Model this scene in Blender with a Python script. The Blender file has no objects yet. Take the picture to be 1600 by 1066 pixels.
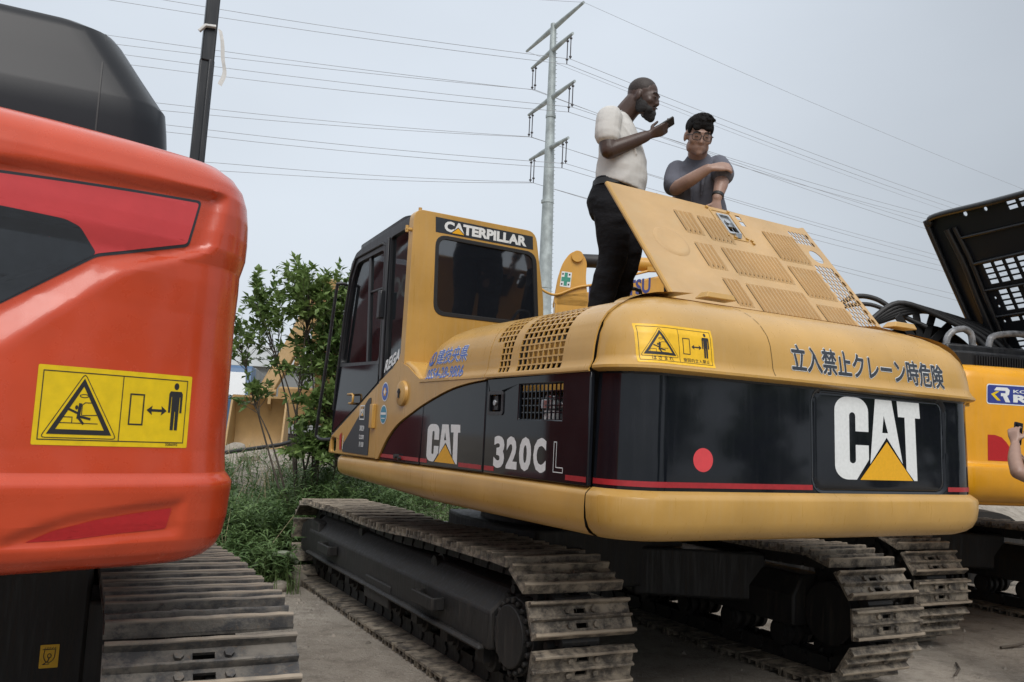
import bpy, bmesh, math, random
from math import sin, cos, pi, radians, sqrt, atan2, hypot
from mathutils import Vector, Matrix, noise
from mathutils.geometry import tessellate_polygon

random.seed(7)
S = bpy.context.scene
COL = S.collection

# ------------------------------------------------------------------ camera
CAM_H = 1.49
PITCH, ROLL = radians(6.20), radians(2.71)
cam_d = bpy.data.cameras.new('camera')
cam = bpy.data.objects.new('camera', cam_d)
COL.objects.link(cam)
cam_d.sensor_width = 36.0
cam_d.lens = 1352.0 / 1600.0 * 36.0
cam_d.clip_start = 0.05
cam_d.clip_end = 3000
_fw = Vector((0, cos(PITCH), sin(PITCH)))
_up = Vector((0, -sin(PITCH), cos(PITCH)))
_rt = Vector((1, 0, 0))
_r2 = _rt * cos(ROLL) + _up * sin(ROLL)
_u2 = -_rt * sin(ROLL) + _up * cos(ROLL)
M = Matrix((( _r2.x, _u2.x, -_fw.x, 0), (_r2.y, _u2.y, -_fw.y, 0), (_r2.z, _u2.z, -_fw.z, CAM_H), (0, 0, 0, 1)))
cam.matrix_world = M
S.camera = cam

# ------------------------------------------------------------------ overcast sky
SUN_EL, SUN_AZ = radians(47), radians(172)      # azimuth clockwise from +Y
w = bpy.data.worlds.new("World")
S.world = w
w.use_nodes = True
nt = w.node_tree
for n in list(nt.nodes):
    nt.nodes.remove(n)
def N(t, **k):
    n = nt.nodes.new(t)
    for a, v in k.items():
        setattr(n, a, v)
    return n
sky = N('ShaderNodeTexSky')
sky.sky_type = 'NISHITA'
sky.sun_disc = False
sky.sun_elevation = SUN_EL
sky.sun_rotation = SUN_AZ
sky.air_density = 1.2
sky.dust_density = 4.0
tc = N('ShaderNodeTexCoord')
sep = N('ShaderNodeSeparateXYZ')
nt.links.new(tc.outputs['Generated'], sep.inputs[0])
ramp = N('ShaderNodeValToRGB')                 # overcast cloud layer: brightness by height, brighter overhead
cr = ramp.color_ramp
cr.elements[0].position = 0.0
cr.elements[0].color = (0.425, 0.460, 0.498, 1)
cr.elements[1].position = 1.0
cr.elements[1].color = (1.0, 1.0, 1.0, 1)
for p_, c_ in ((0.20, (0.440, 0.480, 0.526, 1)), (0.50, (0.465, 0.510, 0.568, 1)), (0.72, (0.85, 0.90, 0.95, 1))):
    e = cr.elements.new(p_)
    e.color = c_
nt.links.new(sep.outputs['Z'], ramp.inputs[0])
# thinner cloud towards one side of the sky: a broad, soft bright area
dp = N('ShaderNodeVectorMath', operation='DOT_PRODUCT')
dp.inputs[1].default_value = (-0.10, 0.90, 0.42)
nt.links.new(tc.outputs['Generated'], dp.inputs[0])
gl = N('ShaderNodeMapRange')
gl.interpolation_type = 'SMOOTHSTEP'
for i_, v_ in enumerate((0.74, 1.0, 0.0, 0.165)):
    gl.inputs[i_ + 1].default_value = v_
nt.links.new(dp.outputs['Value'], gl.inputs[0])
dm_ = N('ShaderNodeMapRange')                  # duller cloud to the right
dm_.interpolation_type = 'SMOOTHSTEP'
dn_ = N('ShaderNodeVectorMath', operation='DOT_PRODUCT')
dn_.inputs[1].default_value = (0.58, 0.75, 0.32)
nt.links.new(tc.outputs['Generated'], dn_.inputs[0])
for i_, v_ in enumerate((0.86, 1.0, 0.0, -0.07)):
    dm_.inputs[i_ + 1].default_value = v_
nt.links.new(dn_.outputs['Value'], dm_.inputs[0])
am_ = N('ShaderNodeMath', operation='ADD')
nt.links.new(gl.outputs[0], am_.inputs[0])
nt.links.new(dm_.outputs[0], am_.inputs[1])
gc_ = N('ShaderNodeVectorMath', operation='SCALE')
gc_.inputs[0].default_value = (0.90, 0.97, 1.05)
nt.links.new(am_.outputs[0], gc_.inputs['Scale'])
gs_ = N('ShaderNodeVectorMath', operation='ADD')
nt.links.new(ramp.outputs[0], gs_.inputs[0])
nt.links.new(gc_.outputs[0], gs_.inputs[1])
mp = N('ShaderNodeMapping')
mp.inputs['Scale'].default_value = (1.2, 1.2, 3.0)
nt.links.new(tc.outputs['Generated'], mp.inputs[0])
ns = N('ShaderNodeTexNoise')
ns.inputs['Scale'].default_value = 1.6
ns.inputs['Detail'].default_value = 5
ns.inputs['Roughness'].default_value = 0.45
nt.links.new(mp.outputs[0], ns.inputs['Vector'])
mr = N('ShaderNodeMapRange')
mr.inputs[1].default_value = 0.30
mr.inputs[2].default_value = 0.70
mr.inputs[3].default_value = 0.94 * 13.0
mr.inputs[4].default_value = 1.05 * 13.0
nt.links.new(ns.outputs['Fac'], mr.inputs[0])
vm = N('ShaderNodeVectorMath', operation='SCALE')
nt.links.new(gs_.outputs[0], vm.inputs[0])
nt.links.new(mr.outputs[0], vm.inputs['Scale'])
mix = N('ShaderNodeMix', data_type='RGBA')
mix.inputs[0].default_value = 0.93
nt.links.new(sky.outputs[0], mix.inputs[6])
nt.links.new(vm.outputs[0], mix.inputs[7])
bg = N('ShaderNodeBackground')
bg.inputs['Strength'].default_value = 0.07
nt.links.new(mix.outputs[2], bg.inputs[0])
ow = N('ShaderNodeOutputWorld')
nt.links.new(bg.outputs[0], ow.inputs[0])

sun_d = bpy.data.lights.new('sun', 'SUN')
sun_d.energy = 1.5
sun_d.angle = radians(35)
sun_d.color = (1.0, 0.965, 0.92)
sun = bpy.data.objects.new('sun', sun_d)
COL.objects.link(sun)
_d = Vector((sin(SUN_AZ) * cos(SUN_EL), cos(SUN_AZ) * cos(SUN_EL), sin(SUN_EL)))
sun.rotation_euler = _d.to_track_quat('Z', 'Y').to_euler()

S.view_settings.view_transform = 'Standard'
S.view_settings.look = 'None'
S.view_settings.gamma = 1.0
S.view_settings.use_curve_mapping = False
S.view_settings.exposure = 0.46
S.cycles.max_bounces = 8
S.cycles.transparent_max_bounces = 12

# ------------------------------------------------------------------ materials
def new_mat(name):
    m = bpy.data.materials.new(name)
    m.use_nodes = True
    t = m.node_tree
    b = t.nodes['Principled BSDF']
    return m, t, b

def _noise(t, scale, detail=4, rough=0.55, mapscale=None, rnd=False):
    tcn = t.nodes.new('ShaderNodeTexCoord')
    out = tcn.outputs['Object']
    if rnd:
        oi = t.nodes.new('ShaderNodeObjectInfo')
        ad = t.nodes.new('ShaderNodeVectorMath')
        ad.operation = 'MULTIPLY_ADD'
        cb = t.nodes.new('ShaderNodeCombineXYZ')
        for i in range(3):
            t.links.new(oi.outputs['Random'], cb.inputs[i])
        ad.inputs[1].default_value = (37.0, 53.0, 71.0)
        t.links.new(cb.outputs[0], ad.inputs[0])
        t.links.new(out, ad.inputs[2])
        out = ad.outputs[0]
    if mapscale:
        mpn = t.nodes.new('ShaderNodeMapping')
        mpn.inputs['Scale'].default_value = mapscale
        t.links.new(out, mpn.inputs[0])
        out = mpn.outputs[0]
    n = t.nodes.new('ShaderNodeTexNoise')
    n.inputs['Scale'].default_value = scale
    n.inputs['Detail'].default_value = detail
    n.inputs['Roughness'].default_value = rough
    t.links.new(out, n.inputs['Vector'])
    return n

def _range(t, src, a, b, c, d):
    r = t.nodes.new('ShaderNodeMapRange')
    for i, v in enumerate((a, b, c, d)):
        r.inputs[i + 1].default_value = v
    t.links.new(src, r.inputs[0])
    return r.outputs[0]

def _mix(t, fac, a, b):
    m = t.nodes.new('ShaderNodeMix')
    m.data_type = 'RGBA'
    if isinstance(fac, float):
        m.inputs[0].default_value = fac
    else:
        t.links.new(fac, m.inputs[0])
    for i, v in ((6, a), (7, b)):
        if isinstance(v, tuple):
            m.inputs[i].default_value = (*v, 1)
        else:
            t.links.new(v, m.inputs[i])
    return m.outputs[2]

def _bump(t, b, src, strength, dist=0.01):
    bn = t.nodes.new('ShaderNodeBump')
    bn.inputs['Strength'].default_value = strength
    bn.inputs['Distance'].default_value = dist
    t.links.new(src, bn.inputs['Height'])
    t.links.new(bn.outputs[0], b.inputs['Normal'])

def paint(name, col, rough=0.3, dirt=(0.30, 0.25, 0.18), amount=0.25, coat=0.0, streak=True, bump=0.02, spec=0.5, chips=0.0):
    """painted sheet metal: faint blotches, rain streaks and dust, uneven gloss"""
    m, t, b = new_mat(name)
    big = _noise(t, 2.3, 5, 0.6)
    st = _noise(t, 5.0, 5, 0.65, (9, 9, 0.55)) if streak else _noise(t, 7.0, 5, 0.65)
    fine = _noise(t, 60.0, 3, 0.6)
    dark = tuple(c * 0.86 for c in col)
    lite = tuple(min(1, c * 1.06 + 0.004) for c in col)
    c1 = _mix(t, _range(t, big.outputs['Fac'], 0.35, 0.68, 0, 1), dark, lite)
    c2 = _mix(t, _range(t, st.outputs['Fac'], 0.50, 0.80, 0, amount), c1, dirt)
    if chips:
        ch = _noise(t, 24.0, 8, 0.78)
        gate = _noise(t, 1.7, 3, 0.6)
        mu = t.nodes.new('ShaderNodeMath')
        mu.operation = 'MULTIPLY'
        t.links.new(_range(t, ch.outputs['Fac'], 0.665, 0.70, 0, chips), mu.inputs[0])
        t.links.new(_range(t, gate.outputs['Fac'], 0.42, 0.62, 0, 1), mu.inputs[1])
        c2 = _mix(t, mu.outputs[0], c2, (0.085, 0.052, 0.028))
        sc = _noise(t, 16.0, 6, 0.7, (0.25, 0.25, 6.0))
        c2 = _mix(t, _range(t, sc.outputs['Fac'], 0.66, 0.74, 0, chips * 0.5), c2, dirt)
    t.links.new(c2, b.inputs['Base Color'])
    t.links.new(_range(t, st.outputs['Fac'], 0.3, 0.75, rough * 0.8, min(1, rough * 1.6)), b.inputs['Roughness'])
    b.inputs['Coat Weight'].default_value = coat
    b.inputs['Coat Roughness'].default_value = 0.06
    b.inputs['Specular IOR Level'].default_value = spec
    if bump:
        _bump(t, b, fine.outputs['Fac'], bump, 0.004)
    return m

def plain(name, col, rough=0.5, metal=0.0, var=0.15, scale=25.0, bump=0.0, spec=0.5):
    m, t, b = new_mat(name)
    n = _noise(t, scale, 4)
    a = tuple(c * (1 - var) for c in col)
    d = tuple(min(1, c * (1 + var)) for c in col)
    t.links.new(_mix(t, _range(t, n.outputs['Fac'], 0.3, 0.7, 0, 1), a, d), b.inputs['Base Color'])
    b.inputs['Roughness'].default_value = rough
    b.inputs['Metallic'].default_value = metal
    b.inputs['Specular IOR Level'].default_value = spec
    if bump:
        _bump(t, b, n.outputs['Fac'], bump, 0.01)
    return m

def track_steel(name, base, mud, rust):
    m, t, b = new_mat(name)
    n1 = _noise(t, 13.0, 7, 0.72, (1.0, 1.1, 1.1), rnd=True)
    n2 = _noise(t, 62.0, 5, 0.75, (0.9, 1, 1), rnd=True)
    n3 = _noise(t, 5.0, 3, 0.6, None, rnd=True)
    c = _mix(t, _range(t, n1.outputs['Fac'], 0.42, 0.66, 0, 0.95), base, mud)
    c = _mix(t, _range(t, n2.outputs['Fac'], 0.56, 0.75, 0, 0.65), c, rust)
    tcn = t.nodes.new('ShaderNodeTexCoord')
    sp = t.nodes.new('ShaderNodeSeparateXYZ')
    t.links.new(tcn.outputs['Object'], sp.inputs[0])
    ridge = _range(t, sp.outputs['Z'], 0.040, 0.052, 0, 0.8)      # worn, dusty grouser tips
    c = _mix(t, ridge, c, (0.40, 0.33, 0.25))
    mk = t.nodes.new('ShaderNodeMath')
    mk.operation = 'MULTIPLY'
    mk.use_clamp = True
    t.links.new(_range(t, n3.outputs['Fac'], 0.50, 0.66, 0, 1), mk.inputs[0])
    t.links.new(_range(t, n1.outputs['Fac'], 0.38, 0.52, 0, 1), mk.inputs[1])
    c = _mix(t, mk.outputs[0], c, mud)
    t.links.new(c, b.inputs['Base Color'])
    b.inputs['Roughness'].default_value = 0.62
    b.inputs['Metallic'].default_value = 0.25
    _bump(t, b, n2.outputs['Fac'], 0.35, 0.01)
    return m

def glass(name, tint, refl_rough=0.02, opac=0.6, ior=1.5):
    m, t, b = new_mat(name)
    b.inputs['Base Color'].default_value = (*tint, 1)
    b.inputs['Roughness'].default_value = refl_rough
    b.inputs['IOR'].default_value = ior
    n = _noise(t, 6.0, 4, 0.6)
    t.links.new(_range(t, n.outputs['Fac'], 0.35, 0.75, refl_rough, refl_rough + 0.06), b.inputs['Roughness'])
    tr = t.nodes.new('ShaderNodeBsdfTransparent')
    tr.inputs[0].default_value = (0.62, 0.68, 0.70, 1)
    mx = t.nodes.new('ShaderNodeMixShader')
    mx.inputs[0].default_value = opac
    t.links.new(tr.outputs[0], mx.inputs[1])
    t.links.new(b.outputs[0], mx.inputs[2])
    t.links.new(mx.outputs[0], t.nodes['Material Output'].inputs[0])
    return m

MT = {}
MT['cat_yellow'] = paint('faded yellow paint', (0.500, 0.288, 0.070), 0.30, (0.50, 0.38, 0.23), 0.20, 0.2, chips=0.75)
MT['cat_black'] = paint('black glossy decal film', (0.006, 0.0075, 0.011), 0.055, (0.06, 0.06, 0.07), 0.08, 0.0, bump=0.003, spec=0.40)
MT['orange'] = paint('orange paint', (0.545, 0.056, 0.014), 0.24, (0.50, 0.12, 0.06), 0.05, 0.25, streak=False, bump=0.006)
MT['pinkred'] = plain('faded red film', (0.56, 0.05, 0.055), 0.4, 0, 0.06, 12)
MT['film_dark'] = plain('dark grey film', (0.020, 0.025, 0.032), 0.45, 0, 0.1, 30)
MT['reflector'] = plain('red reflector film', (0.42, 0.014, 0.018), 0.3, 0, 0.06, 60)
MT['red_line'] = plain('red pinstripe', (0.33, 0.020, 0.026), 0.35, 0, 0.12, 40)
MT['red_dot'] = plain('red round sticker', (0.62, 0.055, 0.065), 0.5, 0, 0.04, 40)
MT['white'] = plain('white lettering', (0.70, 0.72, 0.72), 0.4, 0, 0.06, 60)
MT['logo_yellow'] = plain('logo yellow', (0.74, 0.38, 0.012), 0.4, 0, 0.06, 60)
MT['label_yellow'] = plain('warning label yellow', (0.80, 0.47, 0.012), 0.4, 0, 0.08, 30)
MT['label_lemon'] = plain('warning label lemon yellow', (0.72, 0.50, 0.004), 0.35, 0, 0.08, 30)
MT['ink'] = plain('black print', (0.014, 0.014, 0.016), 0.5, 0, 0.1, 60)
MT['blue_ink'] = plain('blue lettering', (0.055, 0.125, 0.42), 0.45, 0, 0.1, 60)
MT['grey_ink'] = plain('dark slate lettering', (0.030, 0.036, 0.048), 0.45, 0, 0.1, 60)
MT['rubber'] = plain('black rubber', (0.014, 0.014, 0.015), 0.55, 0, 0.2, 30)
MT['blackmetal'] = paint('black frame paint', (0.012, 0.013, 0.016), 0.32, (0.10, 0.095, 0.09), 0.25, 0.1)
MT['under'] = paint('dusty black undercarriage', (0.013, 0.0125, 0.0125), 0.55, (0.11, 0.09, 0.07), 0.42, 0.0, bump=0.1)
MT['darkhood'] = plain('charcoal hood plastic', (0.013, 0.015, 0.019), 0.32, 0, 0.05, 3, 0, 0.25)
MT['inside'] = plain('dark interior', (0.02, 0.017, 0.012), 0.8, 0, 0.3, 12)
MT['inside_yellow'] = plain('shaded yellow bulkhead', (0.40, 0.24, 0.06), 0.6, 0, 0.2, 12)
MT['steel'] = plain('bright steel', (0.45, 0.46, 0.47), 0.3, 0.9, 0.2, 60)
MT['grey_plastic'] = plain('grey plastic', (0.35, 0.36, 0.37), 0.5, 0, 0.1, 40)
MT['track'] = track_steel('muddy track steel', (0.075, 0.066, 0.057), (0.370, 0.315, 0.245), (0.20, 0.125, 0.07))
MT['track_dark'] = track_steel('darker track steel', (0.050, 0.049, 0.050), (0.165, 0.148, 0.126), (0.19, 0.115, 0.060))
MT['glass'] = glass('tinted cab glass', (0.008, 0.010, 0.012), 0.012, 0.66, 2.3)
MT['rear_glass'] = glass('dark rear glass', (0.010, 0.012, 0.016), 0.02, 0.985, 2.4)
MT['kom_yellow'] = paint('bright yellow paint', (0.76, 0.345, 0.012), 0.32, (0.55, 0.34, 0.12), 0.18, 0.2)
MT['boom_yellow'] = paint('yellow boom paint', (0.58, 0.30, 0.045), 0.35, (0.40, 0.28, 0.14), 0.3, 0.1)
MT['old_yellow'] = paint('old beige yellow paint', (0.36, 0.225, 0.085), 0.5, (0.28, 0.20, 0.12), 0.5, 0.0)
MT['galv'] = plain('galvanised steel', (0.36, 0.40, 0.40), 0.55, 0.3, 0.25, 1.2)
MT['wire'] = plain('aluminium conductor', (0.30, 0.31, 0.33), 0.6, 0.0, 0.1, 1)
MT['insul'] = plain('dark insulator', (0.06, 0.055, 0.06), 0.4, 0, 0.1, 3)
MT['plastic_wrap'] = plain('wrapped handrail', (0.20, 0.205, 0.215), 0.25, 0.0, 0.5, 22, 0.5)
MT['ribbon'] = plain('grey ribbon', (0.55, 0.54, 0.52), 0.7, 0, 0.15, 30)

# ------------------------------------------------------------------ helpers
def prop(o, label=None, cat=None, group=None, kind=None):
    if label: o['label'] = label
    if cat: o['category'] = cat
    if group: o['group'] = group
    if kind: o['kind'] = kind
    return o

def thing(name, label, cat, loc=(0, 0, 0), rz=0.0, group=None):
    o = bpy.data.objects.new(name, None)
    o.empty_display_size = 0.3
    COL.objects.link(o)
    o.location = loc
    o.rotation_euler = (0, 0, rz)
    return prop(o, label, cat, group)

class MB:
    def __init__(s):
        s.v, s.f, s.mi = [], [], []
    def add(s, v, f, m=None, mi=0):
        b = len(s.v)
        s.v += [tuple(m @ Vector(p)) if m else tuple(p) for p in v]
        s.f += [tuple(i + b for i in q) for q in f]
        s.mi += [mi] * len(f)
        return s
    def box(s, c, d, rz=0, rx=0, ry=0, mi=0):
        x, y, z = d[0] / 2, d[1] / 2, d[2] / 2
        v = [(-x, -y, -z), (x, -y, -z), (x, y, -z), (-x, y, -z), (-x, -y, z), (x, -y, z), (x, y, z), (-x, y, z)]
        f = [(0, 3, 2, 1), (4, 5, 6, 7), (0, 1, 5, 4), (1, 2, 6, 5), (2, 3, 7, 6), (3, 0, 4, 7)]
        m = Matrix.Translation(Vector(c)) @ Matrix.Rotation(rz, 4, 'Z') @ Matrix.Rotation(ry, 4, 'Y') @ Matrix.Rotation(rx, 4, 'X')
        return s.add(v, f, m, mi)
    def tube(s, pts, r, n=10, caps=True, mi=0):
        pts = [Vector(p) for p in pts]
        rr = r if isinstance(r, (list, tuple)) else [r] * len(pts)
        T = []
        for i in range(len(pts)):
            a = pts[max(0, i - 1)]
            b = pts[min(len(pts) - 1, i + 1)]
            T.append((b - a).normalized())
        u = T[0].orthogonal().normalized()
        v, f = [], []
        for i, p in enumerate(pts):
            u = (u - T[i] * u.dot(T[i])).normalized()
            w_ = T[i].cross(u)
            for k in range(n):
                a = 2 * pi * k / n
                v.append(p + (u * cos(a) + w_ * sin(a)) * rr[i])
        for i in range(len(pts) - 1):
            for k in range(n):
                k2 = (k + 1) % n
                f.append((i * n + k, i * n + k2, (i + 1) * n + k2, (i + 1) * n + k))
        if caps:
            f.append(tuple(range(n - 1, -1, -1)))
            f.append(tuple((len(pts) - 1) * n + k for k in range(n)))
        return s.add(v, f, None, mi)
    def cyl(s, a, b, r, n=20, mi=0):
        return s.tube([a, b], r, n, True, mi)
    def prism(s, poly, mapf, t0, t1, holes=(), mi=0):
        """extruded polygon with holes; mapf(u, v, t) gives the 3D point"""
        loops = [list(poly)] + [list(h) for h in holes]
        tri = tessellate_polygon([[Vector((p[0], p[1], 0)) for p in L] for L in loops])
        flat = [p for L in loops for p in L]
        n = len(flat)
        v = [mapf(p[0], p[1], t1) for p in flat] + [mapf(p[0], p[1], t0) for p in flat]
        f = [tuple(t) for t in tri] + [tuple(i + n for i in reversed(t)) for t in tri]
        o = 0
        for L in loops:
            k = len(L)
            for i in range(k):
                j = (i + 1) % k
                f.append((o + i, o + j, o + j + n, o + i + n))
            o += k
        return s.add(v, f, None, mi)
    def plate(s, xs, ys, holes, mapf, t0, t1, mi=0):
        """grid plate with the cells in `holes` left open; mapf(u, v, t)"""
        nx, ny = len(xs), len(ys)
        V = [mapf(x, y, t1) for y in ys for x in xs] + [mapf(x, y, t0) for y in ys for x in xs]
        k = nx * ny
        F = []
        solid = lambda i, j: 0 <= i < nx - 1 and 0 <= j < ny - 1 and (i, j) not in holes
        for j in range(ny - 1):
            for i in range(nx - 1):
                if not solid(i, j):
                    continue
                a, b, c, d = j * nx + i, j * nx + i + 1, (j + 1) * nx + i + 1, (j + 1) * nx + i
                F += [(a, b, c, d), (a + k, d + k, c + k, b + k)]
                if not solid(i, j - 1): F.append((a, a + k, b + k, b))
                if not solid(i, j + 1): F.append((d, c, c + k, d + k))
                if not solid(i - 1, j): F.append((a, d, d + k, a + k))
                if not solid(i + 1, j): F.append((b, b + k, c + k, c))
        return s.add(V, F, None, mi)
    def grid(s, nu, nv, fn, closeu=False, mi=0):
        v = [fn(i, j) for j in range(nv) for i in range(nu)]
        f = []
        for j in range(nv - 1):
            for i in range(nu if closeu else nu - 1):
                i2 = (i + 1) % nu
                f.append((j * nu + i, j * nu + i2, (j + 1) * nu + i2, (j + 1) * nu + i))
        return s.add(v, f, None, mi)
    def build(s, name, mat, parent=None, smooth=38, bevel=0, seg=2, weld=0):
        me = bpy.data.meshes.new(name)
        me.from_pydata(s.v, [], s.f)
        mats = mat if isinstance(mat, (list, tuple)) else [mat]
        for m in mats:
            me.materials.append(m)
        if len(mats) > 1:
            me.polygons.foreach_set('material_index', s.mi)
        bm = bmesh.new()
        bm.from_mesh(me)
        loose = [q for q in bm.verts if not q.link_faces]
        if loose:
            bmesh.ops.delete(bm, geom=loose, context='VERTS')
        if weld:
            bmesh.ops.remove_doubles(bm, verts=bm.verts, dist=weld)
        bmesh.ops.recalc_face_normals(bm, faces=bm.faces)
        bm.to_mesh(me)
        bm.free()
        if smooth:
            me.polygons.foreach_set('use_smooth', [True] * len(me.polygons))
            me.set_sharp_from_angle(angle=radians(smooth))
        o = bpy.data.objects.new(name, me)
        COL.objects.link(o)
        if parent:
            o.parent = parent
        if bevel:
            b = o.modifiers.new('bevel', 'BEVEL')
            b.width = bevel
            b.segments = seg
            b.limit_method = 'ANGLE'
            b.angle_limit = radians(40)
            b.harden_normals = False
        return o

def rrect(x0, y0, x1, y1, r, n=5):
    P = []
    for cx, cy, a0 in ((x1 - r, y1 - r, 0), (x0 + r, y1 - r, 90), (x0 + r, y0 + r, 180), (x1 - r, y0 + r, 270)):
        for k in range(n + 1):
            a = radians(a0 + 90 * k / n)
            P.append((cx + r * cos(a), cy + r * sin(a)))
    return P

def rpoly(P, r, n=4):
    """round the corners of a polygon"""
    out = []
    k = len(P)
    for i in range(k):
        a, b, c = Vector(P[i - 1]), Vector(P[i]), Vector(P[(i + 1) % k])
        d1, d2 = (a - b), (c - b)
        rr = min(r, d1.length * 0.45, d2.length * 0.45)
        p, q = b + d1.normalized() * rr, b + d2.normalized() * rr
        for j in range(n + 1):
            t = j / n
            out.append(tuple((p * (1 - t) ** 2 + b * 2 * t * (1 - t) + q * t * t)))
    return out

def ellipse(cx, cy, rx, ry, n=28):
    return [(cx + rx * cos(2 * pi * k / n), cy + ry * sin(2 * pi * k / n)) for k in range(n)]

def arc_pts(pts, n=8):
    """Catmull-Rom through 3D/2D points"""
    P = [Vector(p) for p in pts]
    out = []
    for i in range(len(P) - 1):
        p0, p1, p2, p3 = P[max(0, i - 1)], P[i], P[i + 1], P[min(len(P) - 1, i + 2)]
        for k in range(n):
            t = k / n
            out.append(0.5 * ((2 * p1) + (p2 - p0) * t + (2 * p0 - 5 * p1 + 4 * p2 - p3) * t * t + (3 * p1 - p0 - 3 * p2 + p3) * t ** 3))
    out.append(P[-1])
    return out

def smooth01(a, b, x):
    t = max(0.0, min(1.0, (x - a) / (b - a)))
    return t * t * (3 - 2 * t)

def stroke(P, w_, closed=False):
    """list of quads (polygons) for a line drawing"""
    out = []
    k = len(P)
    for i in range(k if closed else k - 1):
        a, b = Vector(P[i]), Vector(P[(i + 1) % k])
        d = (b - a)
        if d.length < 1e-9:
            continue
        d.normalize()
        n_ = Vector((-d.y, d.x)) * (w_ / 2)
        e = d * (w_ / 2)
        out.append([tuple(a - e + n_), tuple(a - e - n_), tuple(b + e - n_), tuple(b + e + n_)])
    return out

# text as 2D triangles fitted into a box
_txt = {}
def text2d(s, bold=0.0):
    key = (s, bold)
    if key in _txt:
        return _txt[key]
    cu = bpy.data.curves.new('lettering', 'FONT')
    cu.body = s
    cu.size = 1.0
    cu.offset = bold
    cu.resolution_u = 3
    o = bpy.data.objects.new('lettering', cu)
    COL.objects.link(o)
    dg = bpy.context.evaluated_depsgraph_get()
    me = bpy.data.meshes.new_from_object(o.evaluated_get(dg))
    V = [(v.co.x, v.co.y) for v in me.vertices]
    F = [tuple(p.vertices) for p in me.polygons]
    bpy.data.objects.remove(o)
    bpy.data.curves.remove(cu)
    bpy.data.meshes.remove(me)
    _txt[key] = (V, F)
    return V, F

def text_fit(s, x0, y0, x1, y1, bold=0.0, slant=0.0, ref=None):
    V, F = text2d(s, bold)
    R = text2d(ref or s, bold)[0] if ref else V
    ax, bx = min(p[0] for p in V), max(p[0] for p in V)
    ay, by = min(p[1] for p in R), max(p[1] for p in R)
    sx, sy = (x1 - x0) / (bx - ax), (y1 - y0) / (by - ay)
    out = []
    for x, y in V:
        v_ = y0 + (y - ay) * sy
        out.append((x0 + (x - ax) * sx + slant * (v_ - y0), v_))
    return out, F

def poly2(loops):
    """polygon (outer + holes) to (verts, tris)"""
    flat = [p for L in loops for p in L]
    tri = tessellate_polygon([[Vector((p[0], p[1], 0)) for p in L] for L in loops])
    return flat, [tuple(t) for t in tri]

def decal(name, mat, shapes, mapf, off=0.003, parent=None, maxedge=0.0, label=None, stack=0):
    """thin film following a surface; shapes = [(verts2d, faces)] or plain polygons; mapf(u, v, offset)"""
    bm = bmesh.new()
    for ish, sh in enumerate(shapes):
        zz_ = (ish % stack) * 1.0e-4 if stack else 0.0
        if isinstance(sh, tuple) and len(sh) == 2 and isinstance(sh[1], list) and sh[1] and isinstance(sh[1][0], tuple) and isinstance(sh[1][0][0], int):
            V, F = sh
        else:
            V, F = poly2([sh])
        vs = [bm.verts.new((p[0], p[1], zz_)) for p in V]
        for q in F:
            if len(set(q)) < 3:
                continue
            try:
                bm.faces.new([vs[i] for i in q])
            except ValueError:
                pass
    if maxedge:
        for _ in range(6):
            es = [e for e in bm.edges if e.calc_length() > maxedge]
            if not es:
                break
            bmesh.ops.subdivide_edges(bm, edges=es, cuts=1)
            bmesh.ops.triangulate(bm, faces=[f for f in bm.faces if len(f.verts) > 3])
    bm.normal_update()
    for f in bm.faces:
        if f.normal.z < 0:
            f.normal_flip()
    V = [tuple(mapf(v.co.x, v.co.y, off + v.co.z * 0.6)) for v in bm.verts]
    bm.verts.index_update()
    F = [tuple(v.index for v in f.verts) for f in bm.faces]
    bm.free()
    mb = MB()
    mb.add(V, F)
    o = mb.build(name, mat, parent, smooth=60)
    if label:
        o['label'] = label
    return o

def fat_glyph(ch, x, y, sx, sy, r, n=8):
    """a character thickened by overlaying shifted copies (r in em)"""
    V, F = text2d(ch, 0.0)
    out = []
    for k in range(n):
        a = 2 * pi * k / n + 0.2
        out.append(([(x + (p[0] + r * cos(a)) * sx, y + (p[1] + r * sin(a)) * sy) for p in V], F))
    return out

def flat(o, U, V, Nn):
    o, U, V, Nn = Vector(o), Vector(U), Vector(V), Vector(Nn)
    return lambda u, v, t=0.0: o + U * u + V * v + Nn * t
# ------------------------------------------------------------------ ground
def ground_z(x, y):
    s0 = 8.3 + max(0.0, x + 1.6) * 0.62
    b = 0.95 * smooth01(s0, s0 + 4.6, y)
    b *= 1 - 0.75 * smooth01(26, 60, y)
    n = 0.05 * noise.noise(Vector((x * 0.7, y * 0.7, 3.1))) + 0.018 * noise.noise(Vector((x * 2.3, y * 2.3, 9.2)))
    far = smooth01(s0 - 0.4, s0 + 1.0, y)
    n2 = 0.16 * noise.noise(Vector((x * 1.1, y * 1.1, 7.7))) * far * (1 - smooth01(30, 60, y))
    return b + n * 0.35 * (0.25 + far) + n2

def _axis(a, b, lo, hi, fine, grow):
    P = [a]
    x = a
    while x < b:
        x += fine
        P.append(x)
    st = fine
    while x < hi:
        st *= grow
        x += st
        P.append(min(x, hi))
    x, st = a, fine
    while x > lo:
        st *= grow
        x -= st
        P.insert(0, max(x, lo))
    return P

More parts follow.
